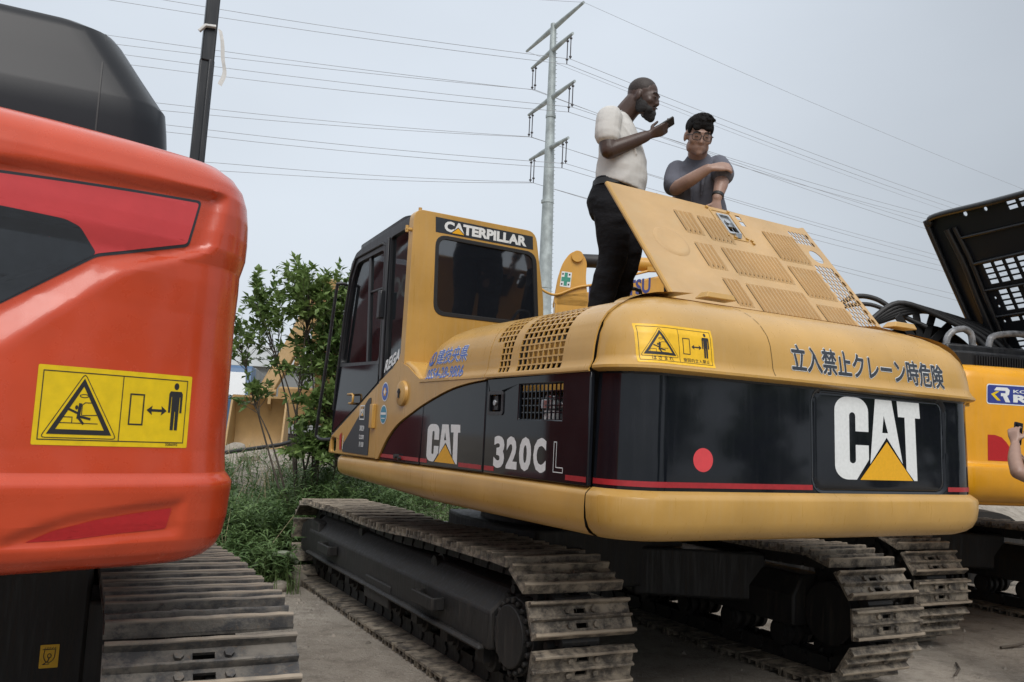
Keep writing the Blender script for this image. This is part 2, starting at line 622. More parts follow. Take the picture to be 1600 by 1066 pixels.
gx = _axis(-5.5, 6.5, -420, 420, 0.10, 1.16)
gy = _axis(1.2, 14.5, -160, 700, 0.10, 1.16)
g = MB()
g.grid(len(gx), len(gy), lambda i, j: (gx[i], gy[j], ground_z(gx[i], gy[j])))
gm, t, b = new_mat('dusty yard ground')
nA = _noise(t, 0.55, 6, 0.6)
nB = _noise(t, 5.0, 8, 0.7)
nC = _noise(t, 42.0, 4, 0.75)
vo = t.nodes.new('ShaderNodeTexVoronoi')
vo.inputs['Scale'].default_value = 28.0
tcn = t.nodes.new('ShaderNodeTexCoord')
t.links.new(tcn.outputs['Object'], vo.inputs['Vector'])
c = _mix(t, _range(t, nA.outputs['Fac'], 0.35, 0.65, 0, 1), (0.285, 0.247, 0.203), (0.420, 0.375, 0.318))
c = _mix(t, _range(t, nB.outputs['Fac'], 0.46, 0.66, 0, 0.8), c, (0.170, 0.143, 0.116))
c = _mix(t, _range(t, nC.outputs['Fac'], 0.56, 0.70, 0, 0.75), c, (0.50, 0.46, 0.40))
c = _mix(t, _range(t, vo.outputs['Distance'], 0.0, 0.16, 0.5, 0.0), c, (0.07, 0.06, 0.05))
t.links.new(c, b.inputs['Base Color'])
b.inputs['Roughness'].default_value = 0.92
ad = t.nodes.new('ShaderNodeMath')
ad.operation = 'MULTIPLY_ADD'
ad.inputs[1].default_value = 0.6
t.links.new(nC.outputs['Fac'], ad.inputs[0])
t.links.new(nB.outputs['Fac'], ad.inputs[2])
_bump(t, b, ad.outputs[0], 0.9, 0.05)
go = g.build('ground', gm, None, smooth=180)
prop(go, kind='structure')
# ------------------------------------------------------------------ crawler tracks
def shoe_mesh(width, name):
    """one track shoe: plate with two slots, three grouser bars, four bolt heads; x across, y along, z outward"""
    h = width / 2
    pt = 0.096
    mb = MB()
    xs = [-h, -0.125, -0.10, -0.035, 0.035, 0.10, 0.125, h]
    ys = [-pt, -0.052, -0.026, 0.022, 0.046, pt - 0.004]
    holes = {(3, 1), (3, 3), (2, 3), (4, 3)} if True else set()
    holes = {(3, 1), (3, 3)}
    rnd = random.Random(5)
    mb.plate(xs, ys, holes, lambda x, y, t: (x, y, t + 0.004 * (abs(x) > 0.2)), -0.008, 0.008)
    for y0, wd, ht in ((-0.082, 0.030, 0.052), (-0.002, 0.022, 0.040), (0.074, 0.026, 0.047)):
        prof = [(y0 - wd / 2, 0.004), (y0 - wd * 0.32, ht - 0.004), (y0 - wd * 0.18, ht), (y0 + wd * 0.18, ht), (y0 + wd * 0.32, ht - 0.004), (y0 + wd / 2, 0.004)]
        seg = 12
        k = len(prof)
        V, F = [], []
        for i in range(seg + 1):
            x = -h + 0.003 + (width - 0.006) * i / seg
            wear = rnd.uniform(-0.0025, 0.0015)
            for q in prof:
                V.append((x, q[0] + rnd.uniform(-0.001, 0.001), q[1] + (wear if q[1] > 0.01 else 0)))
        for i in range(seg):
            for q in range(k - 1):
                F.append((i * k + q, i * k + q + 1, (i + 1) * k + q + 1, (i + 1) * k + q))
        F.append(tuple(range(k)))
        F.append(tuple(seg * k + q for q in reversed(range(k))))
        mb.add(V, F)
    for x in (-0.078, 0.078):
        for y in (-0.040, 0.036):
            mb.tube([(x, y, 0.006), (x, y, 0.024)], [0.017, 0.016], 6)
    me_o = mb.build(name, MT['track'], None, smooth=30)
    me = me_o.data
    bpy.data.objects.remove(me_o)
    return me

def track_path(r, yr, yf, zc, sag):
    """chain centre line as a closed polyline, starting at the top rear; the front idler is smaller"""
    P = []
    rf = r - 0.030
    zf = zc - 0.030
    for k in range(41):                                  # top run, sagging
        u = k / 40
        P.append((yr + (yf - yr) * u, zc + r + (zf + rf - zc - r) * u - sag * 4 * u * (1 - u) * (0.6 + 0.4 * cos(2 * pi * u * 2))))
    for k in range(1, 24):
        a = pi / 2 - pi * k / 24
        P.append((yf + rf * cos(a), zf + rf * sin(a)))
    for k in range(21):
        P.append((yf + (yr - yf) * k / 20, zc - r))
    for k in range(1, 24):
        a = -pi / 2 - pi * k / 24
        P.append((yr + r * cos(a), zc + r * sin(a)))
    return P

def make_track(parent, cx, width, r, yr, yf, zc, count, me_shoe, mat_frame, outer, phase=0.0, sag=0.03, shoes_from=None, full=True):
    """one crawler: chain (> shoes), track frame (> step, guard), sprocket, idler, rollers"""
    P = track_path(r, yr, yf, zc, sag)
    L = [0.0]
    for i in range(len(P)):
        a, b = P[i], P[(i + 1) % len(P)]
        L.append(L[-1] + hypot(b[0] - a[0], b[1] - a[1]))
    tot = L[-1]
    def at(s_):
        s_ %= tot
        for i in range(len(P)):
            if L[i + 1] >= s_:
                u = (s_ - L[i]) / (L[i + 1] - L[i])
                a, b = P[i], P[(i + 1) % len(P)]
                return a[0] + (b[0] - a[0]) * u, a[1] + (b[1] - a[1]) * u
    pitch = tot / count
    ch = MB()
    place = []
    for k in range(count):
        s0 = (k + phase) * pitch
        a, b = at(s0 - pitch / 2), at(s0 + pitch / 2)
        c = ((a[0] + b[0]) / 2, (a[1] + b[1]) / 2)
        ang = atan2(b[1] - a[1], b[0] - a[0])
        place.append((c, ang))
        n_ = (-sin(ang), cos(ang))
        for sx in (-0.075, 0.075):
            ch.box((cx + sx, c[0], c[1]), (0.045, pitch * 0.86, 0.095), rx=ang)
        ch.cyl((cx - 0.11, b[0], b[1]), (cx + 0.11, b[0], b[1]), 0.028, 8)
    chain = ch.build('track_chain', MT['under'], parent, smooth=30)
    for k, (c, ang) in enumerate(place):
        o = bpy.data.objects.new('track_shoe', me_shoe)
        COL.objects.link(o)
        o.parent = chain
        n_ = (-sin(ang), cos(ang))
        rj = random.Random(k * 7 + int(cx * 100))
        o.location = (cx, c[0] + n_[0] * 0.056, c[1] + n_[1] * 0.056)
        o.rotation_euler = (ang + rj.uniform(-0.02, 0.02), rj.uniform(-0.004, 0.004), rj.uniform(-0.006, 0.006))
    # frame: sloping top beam
    f = MB()
    o_, hw = outer, 0.20
    xo, xi = cx + o_ * 0.250, cx - o_ * 0.20
    y0, y1 = yr + r * 0.62, yf - r * 0.30
    prof = [(xi, zc - 0.12), (xo, zc - 0.12), (xo, zc + 0.085), (cx + o_ * 0.11, zc + 0.215), (cx - o_ * 0.12, zc + 0.215), (xi, zc + 0.08)]
    f.add([(x, y, z) for y in (y0, y1) for x, z in prof],
          [tuple(range(6)), tuple(range(11, 5, -1))] + [(i, (i + 1) % 6, (i + 1) % 6 + 6, i + 6) for i in range(6)])
    f.box((xo + o_ * 0.012, (y0 + y1) / 2, zc - 0.115), (0.05, y1 - y0 - 0.10, 0.035))
    fr = f.build('track_frame', mat_frame, parent, smooth=30, bevel=0.018)
    # motor cover end: rounded plate beside the sprocket
    m = MB()
    m.prism([(yr + r * 0.62 * cos(a), zc + r * 0.62 * sin(a)) for a in [2 * pi * k / 28 for k in range(28)]], lambda u, v, t_: (cx + o_ * t_, u, v), -0.10, 0.195)
    m.prism([(yr + r * 0.50 * cos(a), zc + r * 0.50 * sin(a)) for a in [2 * pi * k / 24 for k in range(24)]], lambda u, v, t_: (cx + o_ * t_, u, v), 0.195, 0.235)
    for k in range(20):
        a = 2 * pi * k / 20
        m.cyl((cx + o_ * 0.19, yr + r * 0.565 * cos(a), zc + r * 0.565 * sin(a)), (cx + o_ * 0.222, yr + r * 0.565 * cos(a), zc + r * 0.565 * sin(a)), 0.016, 6)
    m.build('drive_motor', mat_frame, parent, bevel=0.012)
    sp = MB()
    teeth = []
    nt_ = 21
    for k in range(nt_):
        a = 2 * pi * k / nt_
        for da, rr in ((-0.40, 0.86), (-0.20, 1.03), (0.20, 1.03), (0.40, 0.86)):
            q = a + da * 2 * pi / nt_
            teeth.append((yr + r * rr * cos(q), zc + r * rr * sin(q)))
    sp.prism(teeth, lambda u, v, t_: (cx + o_ * 0.06 + t_, u, v), -0.05, 0.06)
    for k in range(18):
        a = 2 * pi * k / 18
        sp.cyl((cx + o_ * 0.11, yr + r * 0.78 * cos(a), zc + r * 0.78 * sin(a)), (cx + o_ * 0.15, yr + r * 0.78 * cos(a), zc + r * 0.78 * sin(a)), 0.026, 8)
    sp.build('sprocket', MT['under'], parent, smooth=30)
    if not full:
        return chain
    idl = MB()
    idl.cyl((cx - 0.05, yf, zc - 0.030), (cx + 0.05, yf, zc - 0.030), (r - 0.030) * 0.93, 32)
    idl.cyl((cx - 0.12, yf, zc), (cx + 0.12, yf, zc), r * 0.35, 20)
    idl.build('idler', MT['under'], parent, smooth=30, bevel=0.01)
    yk = MB()                                           # idler yoke plate, the rounded block at the front end
    yk.prism(rpoly([(yf - 0.42, zc - 0.16), (yf + 0.20, zc - 0.14), (yf + 0.22, zc + 0.10), (yf - 0.10, zc + 0.19), (yf - 0.42, zc + 0.17)], 0.08),
             lambda u, v, t_: (cx + o_ * t_, u, v), 0.15, 0.24)
    yk.build('idler_yoke', mat_frame, parent, bevel=0.012)
    nr = 8
    for k in range(nr):
        y = yr + r * 1.15 + (yf - yr - r * 1.9) * k / (nr - 1)
        ro = MB()
        ro.cyl((cx - 0.17, y, zc - r + 0.135), (cx + 0.17, y, zc - r + 0.135), 0.062, 16)
        for q in (-0.13, -0.045, 0.045, 0.13):
            ro.cyl((cx + q - 0.018, y, zc - r + 0.135), (cx + q + 0.018, y, zc - r + 0.135), 0.092, 18)
        ro.box((cx + o_ * 0.19, y, zc - r + 0.165), (0.05, 0.11, 0.11))
        ro.build('track_roller', MT['under'], parent, smooth=30)
    for u in (0.30, 0.68):
        y = yr + (yf - yr) * u
        ca = MB()
        ca.cyl((cx - o_ * 0.10, y, zc + r - 0.135), (cx + o_ * 0.15, y, zc + r - 0.135), 0.050, 16)
        ca.cyl((cx + o_ * 0.06, y, zc + r - 0.135), (cx + o_ * 0.10, y, zc + r - 0.135), 0.066, 16)
        ca.box((cx - o_ * 0.02, y, zc + 0.17), (0.10, 0.10, 0.14))
        ca.build('carrier_roller', MT['under'], parent, smooth=30)
    for u in (0.20, 0.79):                               # step brackets on the outer face
        y = y0 + (y1 - y0) * u
        st = MB()
        X = xo + o_ * 0.02
        st.box((X + o_ * 0.06, y, zc + 0.015), (0.025, 0.34, 0.075))
        st.box((X + o_ * 0.025, y - 0.16, zc + 0.015), (0.08, 0.025, 0.075))
        st.box((X + o_ * 0.025, y + 0.16, zc + 0.015), (0.08, 0.025, 0.075))
        st.box((X + o_ * 0.012, y, zc - 0.016), (0.07, 0.30, 0.012))
        so = st.build('step', mat_frame, fr, bevel=0.006)
    gd = MB()                                            # roller guard
    gd.box((xo + o_ * 0.0, (y0 + y1) / 2 - 0.1, zc - r + 0.20), (0.03, 0.55, 0.16))
    gd.build('track_guard', mat_frame, parent, bevel=0.01)
    return chain

SHOE_600 = shoe_mesh(0.60, 'track_shoe')
SHOE_DARK = SHOE_600.copy()
SHOE_DARK.materials[0] = MT['track_dark']
# ------------------------------------------------------------------ the yellow excavator in the middle
UP_RZ = radians(29.47)
cat = thing('excavator', 'faded yellow excavator with black counterweight band, raised engine hood and two men standing on it', 'excavator', (0.2354, 6.771, 0), UP_RZ)
_dx, _dy = 0.438 - 0.2354, 6.886 - 6.771
LX = _dx * cos(UP_RZ) + _dy * sin(UP_RZ)
LY = -_dx * sin(UP_RZ) + _dy * cos(UP_RZ)
LR = radians(27.25) - UP_RZ

def crawler(parent, lx, ly, lr, gauge, width, r, yr, yf, zc, count, me, mat, rl_full=(True, True), phases=(0.2, 0.6)):
    """both tracks and the centre frame; the crawler stands turned by lr under the upper works"""
    old = set(o.name for o in parent.children)
    for sx, fl, ph in ((-1, rl_full[0], phases[0]), (1, rl_full[1], phases[1])):
        make_track(parent, sx * gauge, width, r, yr, yf, zc, count, me, mat, sx, ph, full=fl)
    m = MB()
    m.prism([(-0.62, -0.75), (0.62, -0.75), (0.72, -0.35), (0.72, 0.35), (0.62, 0.75), (-0.62, 0.75), (-0.72, 0.35), (-0.72, -0.35)],
            lambda u, v, t: (u, v, t), 0.46, 0.86)
    for s_ in (-1, 1):
        for q in (-1, 1):
            m.prism([(s_ * 0.35, q * 0.30), (s_ * (gauge - 0.10), q * 0.85), (s_ * (gauge - 0.10), q * 1.20), (s_ * 0.20, q * 0.72)], lambda u, v, t: (u, v, t), 0.40, 0.74)
    m.build('carbody', MT['under'], parent, smooth=30, bevel=0.02)
    rg = MB()
    rg.cyl((0, 0, 0.86), (0, 0, 1.0), 0.62, 48)
    rg.cyl((0, 0, 0.98), (0, 0, 1.06), 0.56, 48)
    rg.build('slew_ring', MT['under'], parent, smooth=30)
    for o in parent.children:
        if o.name not in old:
            o.location = (lx, ly, 0)
            o.rotation_euler = (0, 0, lr)

crawler(cat, LX, LY, LR, 1.106, 0.60, 0.325, -1.76, 2.42, 0.433, 50, SHOE_600, MT['under'])

SX = -1.37                                   # left side plane
ZD, ZB, ZK = 1.062, 1.280, 1.790             # underside, top of the skirt, top of the black band
# ---- counterweight
def cw_ring(d, rc=0.22, a=1.37, yr=-2.92, n=201, yf=-2.655, ar=1.235, rr=0.30):
    a, ar, yr = a - d, ar - d, yr + d
    r, r2 = max(rc - d * 0.25, 0.10), max(rr - d * 0.25, 0.12)
    P = [(-a, yf), (-a, (yf + yr + r) / 2), (-a, yr + r)]
    for k in range(1, 13):
        q = radians(90 * k / 12)
        P.append((-a + r - r * cos(q), yr + r - r * sin(q)))
    for k in range(1, n):
        P.append((-a + r + (a + ar - r - r2) * k / (n - 1), yr - 0.012 * sin(pi * k / (n - 1))))
    for k in range(1, 15):
        q = radians(90 * k / 14)
        P.append((ar - r2 + r2 * sin(q), yr + r2 - r2 * cos(q)))
    P += [(ar, -2.55), (ar, -2.46)]
    return P

def interp(tab, z):
    for (z0, d0), (z1, d1) in zip(tab, tab[1:]):
        if z <= z1:
            u = (z - z0) / (z1 - z0)
            return d0 + (d1 - d0) * max(0, min(1, u))
    return tab[-1][1]

CW_TAB = [(1.062, 0.13), (1.068, 0.085), (1.085, 0.048), (1.11, 0.022), (1.15, 0.006), (1.20, 0.0), (1.245, 0.0), (1.256, 0.003), (1.278, 0.026), (1.284, 0.036),
          (1.30, 0.036), (1.50, 0.041), (1.778, 0.048), (1.787, 0.044), (1.794, 0.018), (1.801, 0.008), (1.813, 0.008), (1.828, 0.020), (1.85, 0.030), (1.90, 0.036),
          (1.96, 0.046), (2.01, 0.066), (2.06, 0.100), (2.10, 0.145), (2.135, 0.205), (2.162, 0.275), (2.182, 0.36), (2.195, 0.46), (2.203, 0.58)]
def ring_len(P):
    L = [0.0]
    for a, b in zip(P, P[1:]):
        L.append(L[-1] + hypot(b[0] - a[0], b[1] - a[1]))
    return L
_rc = {}
def cw_mid(P, L):
    """skin distance from the left seam to the middle of the machine"""
    for i in range(10, len(P) - 1):
        if P[i][0] <= 0 <= P[i + 1][0]:
            return L[i] + (L[i + 1] - L[i]) * (-P[i][0]) / (P[i + 1][0] - P[i][0])
def cw_pt(x, z, off=0.0):
    """point on the counterweight skin at signed distance x along the skin from its middle, height z"""
    d = interp(CW_TAB, z) - off
    k = round(d, 4)
    if k not in _rc:
        P = cw_ring(d)
        L = ring_len(P)
        _rc[k] = (P, L, cw_mid(P, L))
    P, L, m0 = _rc[k]
    s = max(0.0, min(L[-1], x + m0))
    lo, hi = 0, len(L) - 1
    while hi - lo > 1:
        md = (lo + hi) // 2
        if L[md] <= s: lo = md
        else: hi = md
    u = (s - L[lo]) / max(1e-9, L[hi] - L[lo])
    return Vector((P[lo][0] + (P[hi][0] - P[lo][0]) * u, P[lo][1] + (P[hi][1] - P[lo][1]) * u, z))

def plate_recess(x, z):
    """shallow recess that carries the logo"""
    x0, x1, z0, z1, r = -0.225, 0.79, 1.296, 1.774, 0.06
    qx = abs(x - (x0 + x1) / 2) - (x1 - x0) / 2 + r
    qz = abs(z - (z0 + z1) / 2) - (z1 - z0) / 2 + r
    sd = hypot(max(qx, 0), max(qz, 0)) + min(max(qx, qz), 0) - r
    return 0.007 * smooth01(0.006, -0.006, sd) + 0.007 * math.exp(-(sd / 0.0075) ** 2)

mb = MB()
Z = []
z = 1.062
zl = sorted(set([q[0] for q in CW_TAB] + [1.284 + 0.0062 * k for k in range(1, 81)] + [1.30, 1.86, 1.93, 1.985, 2.035, 2.08, 2.12, 2.15]))
base = cw_ring(0)
n_r = len(base)
rows = []
for z in zl:
    d = interp(CW_TAB, z)
    R = cw_ring(d)
    L = ring_len(R)
    m0 = cw_mid(R, L)
    row = []
    for i, p in enumerate(R):
        dy = 0.0
        if 1.28 < z < 1.79:
            dy = plate_recess(L[i] - m0, z)
        row.append((p[0], p[1] + dy, z))
    rows.append(row)
# finer columns across the rear so that the recess reads cleanly
mb.grid(n_r, len(zl), lambda i, j: rows[j][i])
for j in range(len(zl) - 1):
    zm = (zl[j] + zl[j + 1]) / 2
    for i in range(n_r - 1):
        mb.mi[j * (n_r - 1) + i] = 1 if 1.283 < zm < 1.788 else 0
# top cap, underside and front closure
top = rows[-1]
yb = -2.46
mb.grid(n_r, 2, lambda i, j: top[i] if j == 0 else (top[i][0], yb, 2.203 + 0.006))
bot = rows[0]
mb.grid(n_r, 2, lambda i, j: bot[i] if j == 0 else (bot[i][0], -2.30, 1.062))
cwo = mb.build('counterweight', [MT['cat_yellow'], MT['cat_black']], cat, smooth=32)
core = MB()
core.box((0, -2.52, 1.52), (2.4, 0.36, 0.80))
core.build('counterweight_core', MT['inside'], cat)
lug = MB()                                       # lifting lugs on top
for x, y in ((-0.60, -2.60), (0.80, -2.60)):
    lug.add([(x - 0.10, y - 0.045, 2.198), (x + 0.10, y - 0.045, 2.198), (x + 0.10, y + 0.045, 2.198), (x - 0.10, y + 0.045, 2.198),
             (x - 0.07, y - 0.03, 2.232), (x + 0.09, y - 0.03, 2.232), (x + 0.09, y + 0.03, 2.232), (x - 0.07, y + 0.03, 2.232)],
            [(0, 3, 2, 1), (4, 5, 6, 7), (0, 1, 5, 4), (1, 2, 6, 5), (2, 3, 7, 6), (3, 0, 4, 7)])
lug.build('lifting_lug', MT['cat_yellow'], cat, bevel=0.006)

# ---- counterweight decals
def cwm(u, v, off=0.0):
    p = cw_pt(u, v, off)
    if 1.28 < v < 1.79:
        p.y += plate_recess(u, v)
    return p
for q0, q1 in ((-1.487, -0.240), (0.805, 1.32)):
    decal('red_stripe', MT['red_line'], [[(q0, 1.299), (q1, 1.299), (q1, 1.323), (q0, 1.323)]], cwm, 0.0012, cwo, 0.025)
decal('round_sticker', MT['red_dot'], [ellipse(-0.915, 1.421, 0.056, 0.052, 40)], cwm, 0.0012, cwo, 0.02)

def logo_shapes(x0, y0, w_, h_):
    """three block letters with a triangle over the foot of the middle one"""
    sx, sy = w_ / 1.47, h_
    f = lambda P: [(x0 + p[0] * sx, y0 + p[1] * sy) for p in P]
    def arc(cx, cy, rx, ry, a0, a1, n=7):
        return [(cx + rx * cos(radians(a0 + (a1 - a0) * k / n)), cy + ry * sin(radians(a0 + (a1 - a0) * k / n))) for k in range(n + 1)]
    C = [(0.55, 0.585)] + [(0.55, 0.83)] + arc(0.34, 0.83, 0.21, 0.17, 0, 90) + arc(0.21, 0.83, 0.21, 0.17, 90, 180) + \
        arc(0.21, 0.17, 0.21, 0.17, 180, 270) + [(0.345, 0.0), (0.55, 0.245), (0.55, 0.42), (0.335, 0.42), (0.335, 0.235)] + \
        arc(0.285, 0.235, 0.05, 0.04, 0, -180) + [(0.235, 0.77)] + arc(0.285, 0.77, 0.05, 0.045, 180, 0) + [(0.335, 0.585)]
    A = [(0.67, 1.0), (0.955, 1.0), (1.13, 0.235), (0.86, 0.525), (0.585, 0.20)]
    A = [(0.67, 1.0), (0.955, 1.0), (1.135, 0.21), (0.86, 0.53), (0.572, 0.195)]
    Ah = [(0.815, 0.80), (0.785, 0.585), (0.885, 0.585)]
    T = [(1.05, 1.0), (1.455, 1.0), (1.47, 0.80), (1.375, 0.80), (1.395, 0.0), (1.335, 0.0), (1.20, 0.135), (1.185, 0.80), (1.07, 0.80)]
    tri = [(0.40, 0.0), (1.31, 0.0), (0.86, 0.475)]
    return [f(C), poly2([f(A), f(Ah)]), f(T)], [f(tri)]

lw, ly_ = logo_shapes(-0.075, 1.352, 0.665, 0.405)
decal('logo_lettering', MT['white'], lw, cwm, 0.0012, cwo, 0.03)
decal('logo_triangle', MT['logo_yellow'], ly_, cwm, 0.002, cwo, 0.03)

# crane warning in large characters, white outline behind
KT = '立入禁止クレーン時危険'
k_x = -0.392
adv = 1.165 / 11
out_s, in_s = [], []
for i, chh in enumerate(KT):
    zt = 1.918 - 0.010 * i / 10
    x_, y_ = k_x + (i - 0.02) * adv, zt - 0.062 + 0.08 * 0.134
    out_s += fat_glyph(chh, x_, y_, adv * 1.0, 0.134, 0.050, 10)
    in_s += fat_glyph(chh, x_, y_, adv * 1.0, 0.134, 0.026, 6)
decal('warning_outline', MT['white'], out_s, cwm, 0.0012, cwo, 0.022, stack=10)
decal('warning_lettering', MT['grey_ink'], in_s, cwm, 0.0028, cwo, 0.022, stack=6)

# ---- warning label art shared by two machines (unit box 2.1 x 1)
def label_art(words=None):
    P = []
    W_ = 2.12
    P += stroke([(0.07, 0.07), (W_ - 0.07, 0.07), (W_ - 0.07, 0.93), (0.07, 0.93)], 0.012, True)
    P += stroke([(1.10, 0.07), (1.10, 0.93)], 0.012)
    b = 0.22 if words else 0.14
    tri_o = [(0.17, b), (1.00, b), (0.585, 0.86)]
    tri_i = [(0.275, b + 0.062), (0.895, b + 0.062), (0.585, 0.755)]
    P.append(poly2([tri_o, tri_i]))
    P += stroke(rpoly([(0.10, b - 0.045), (1.07, b - 0.045), (0.585, 0.925)], 0.06), 0.010, True)
    # figure being struck
    P += stroke([(0.42, 0.46), (0.54, 0.41)], 0.028) + stroke([(0.56, 0.52), (0.55, 0.40), (0.545, 0.36)], 0.040) + stroke([(0.56, 0.37), (0.69, 0.345)], 0.030) + stroke([(0.545, 0.36), (0.61, 0.285)], 0.030)
    P += [ellipse(0.515, 0.485, 0.02, 0.028, 12)]
    P += stroke([(0.32, 0.29), (0.32, 0.36), (0.47, 0.36), (0.47, 0.29)], 0.010) + stroke([(0.27, 0.285), (0.80, 0.285)], 0.010)
    P += stroke([(0.585, 0.39), (0.585, 0.52), (0.62, 0.55), (0.72, 0.55)], 0.010) + stroke([(0.60, 0.385), (0.78, 0.395)], 0.010)
    P += stroke([tuple(q) for q in ellipse(0.60, 0.635, 0.055, 0.02, 14)], 0.009, True)
    # gap arrow and pedestrian
    P += stroke([(1.22, 0.30), (1.41, 0.30), (1.41, 0.70), (1.22, 0.70)], 0.020, True)
    P += stroke([(1.50, 0.50), (1.72, 0.50)], 0.034)
    P += [[(1.46, 0.50), (1.545, 0.565), (1.53, 0.50)], [(1.46, 0.50), (1.53, 0.50), (1.545, 0.435)], [(1.76, 0.50), (1.69, 0.50), (1.675, 0.565)], [(1.76, 0.50), (1.675, 0.435), (1.69, 0.50)]]
    c = 1.885
    P += [ellipse(c, 0.845, 0.037, 0.048, 18)]
    P.append([(c - 0.085, 0.775), (c + 0.085, 0.775), (c + 0.105, 0.74), (c + 0.105, 0.48), (c + 0.072, 0.48), (c + 0.068, 0.70), (c + 0.060, 0.70), (c + 0.056, 0.24), (c + 0.008, 0.24), (c + 0.004, 0.50),
              (c - 0.004, 0.50), (c - 0.008, 0.24), (c - 0.056, 0.24), (c - 0.060, 0.70), (c - 0.068, 0.70), (c - 0.072, 0.48), (c - 0.105, 0.48), (c - 0.105, 0.74)])
    if words:
        n = len(words[0])
        for i, chh in enumerate(words[0]):
            V, F = text2d(chh, 0.01)
            P.append(([(0.34 + i * 0.15 + p[0] * 0.125, 0.095 + p[1] * 0.115) for p in V], F))
        for i, chh in enumerate(words[1]):
            V, F = text2d(chh, 0.01)
            P.append(([(1.20 + i * 0.113 + p[0] * 0.105, 0.105 + p[1] * 0.105) for p in V], F))
    else:
        P.append(text_fit('3086092', 1.78, 0.025, 1.97, 0.060, 0.01))
    return P

def put_label(parent, mapf, x0, z0, w_, h_, mat, words=None, off=0.0012, maxedge=0.02):
    m1 = lambda u, v, o: mapf(x0 + u / 2.12 * w_, z0 + v * h_, o)
    lab = decal('warning_label', mat, [rrect(0, 0, 2.12, 1, 0.02)], m1, off, parent, maxedge / w_ * 2.12)
    return lab, decal('label_print', MT['ink'], label_art(words), m1, off + 0.0009, parent, maxedge / w_ * 2.12)

put_label(cwo, cwm, -1.277, 1.825, 0.405, 0.172, MT['label_yellow'], ('はさまれ', '旋回内立入禁止'))
decal('panel_seam', MT['inside'], stroke([(-0.56, 2.203), (-0.545, 2.14), (-0.52, 2.0), (-0.515, 1.82)], 0.003), cwm, 0.0015, cwo, 0.02)

# ---- skirt along the left side and the deck frame
sk = MB()
SK = [(0.10, 1.070), (0.055, 1.074), (0.028, 1.088), (0.010, 1.112), (0.0, 1.150), (-0.002, 1.20), (0.0, 1.245), (0.004, 1.258), (0.024, 1.278), (0.034, 1.281)]
plan = [(-2.648, 0.0), (-2.0, 0.0), (-1.0, 0.0), (0.0, 0.0), (0.62, 0.0)] + [(0.62 + 0.30 * sin(radians(a)), 0.30 * (1 - cos(radians(a)))) for a in (15, 30, 45, 60, 75, 90)] + [(0.92, 0.6)]
def sk_pt(i, j):
    d, zz = SK[j]
    y, inx = plan[i]
    k = 1.0 if y < 0.6 else 1.0 - 0.25 * (y - 0.6) / 0.32
    return (SX + inx + d, min(y, 0.92 - d), zz if zz > 1.2 else 1.28 - (1.28 - zz) * (0.72 + 0.28 * smooth01(0.95, -1.2, y)))
sk.grid(len(plan), len(SK), sk_pt)
sk.build('side_skirt', MT['cat_yellow'], cat, smooth=50)
dk = MB()
dk.prism([(-1.30, -2.6), (1.30, -2.6), (1.30, 0.80), (-1.29, 0.80)], lambda u, v, t: (u, v, t), 1.17, 1.275)
dk.prism([(-0.62, -2.3), (0.62, -2.3), (0.62, 0.4), (-0.62, 0.4)], lambda u, v, t: (u, v, t), 1.04, 1.16)
dk.build('revolving_frame', MT['rubber'], cat, bevel=0.02)

sidem = lambda u, v, t: (SX - t, u, v)       # outward is -x
def side_panel(name, poly, mat, t0=-0.03, t1=0.0, holes=(), bevel=0.006, parent=None):
    m = MB()
    m.prism(poly, sidem, t0, t1, holes)
    return m.build(name, mat, parent or cat, smooth=30, bevel=bevel)

ARC = [tuple(p) for p in arc_pts([(-0.165, 1.290), (-0.30, 1.420), (-0.47, 1.522), (-0.68, 1.594), (-0.91, 1.662), (-1.22, 1.733), (-1.45, 1.764), (-1.672, 1.779)], 5)]
i_s = min(range(len(ARC)), key=lambda i: abs(ARC[i][0] + 0.84))
rear_door = side_panel('side_door', [(-2.648, 1.284), (-1.682, 1.284), (-1.682, 1.779), (-2.648, 1.786)], MT['cat_black'], -0.035, -0.010,
                       holes=[[(-2.425, 1.570), (-2.425, 1.742), (-2.025, 1.742), (-2.025, 1.570)], rrect(-1.865, 1.600, -1.715, 1.705, 0.015)])
rear_door['label'] = 'black side door with a mesh window and the model number'
mid_door = side_panel('side_door', [(-1.674, 1.284), (-0.845, 1.284)] + [(p[0], p[1] - 0.004) for p in ARC[i_s:]], MT['cat_black'], -0.035, -0.010)
front_door = side_panel('side_door', [(-0.838, 1.284), (-0.172, 1.284)] + [(p[0], p[1] - 0.004) for p in ARC[:i_s + 1]], MT['cat_black'], -0.035, -0.010)
# yellow panel above the arc and in front of it
CL = [(-0.45, 1.93), (-0.30, 1.885), (-0.19, 1.842), (-0.07, 1.800), (0.25, 1.668), (0.863, 1.424)]
acc = side_panel('access_panel', [(-0.150, 1.284), (-0.118, 1.284), (-0.108, 1.812)] + [(p[0], p[1]) for p in CL[2::-1]] + [(-0.47, 1.935), (-0.60, 1.90), (-0.72, 1.845), (-0.80, 1.812), (-1.70, 1.805), (-1.70, 1.785)] +
                 [(p[0], p[1]) for p in ARC[::-1]], MT['cat_yellow'], -0.03, 0.002, bevel=0.010)
frp = side_panel('cab_corner_panel', [(-0.112, 1.284), (0.915, 1.284), (0.905, 1.370), (0.863, 1.424), (0.25, 1.668), (-0.07, 1.797), (-0.104, 1.808)], MT['cat_yellow'], -0.03, 0.0,
                 holes=[rrect(0.745, 1.302, 0.865, 1.405, 0.02)], bevel=0.008)
side_panel('inner_bulkhead', [(-2.6, 1.285), (0.85, 1.285), (0.80, 1.40), (-0.3, 1.75), (-2.6, 1.75)], MT['inside_yellow'], -0.50, -0.47)
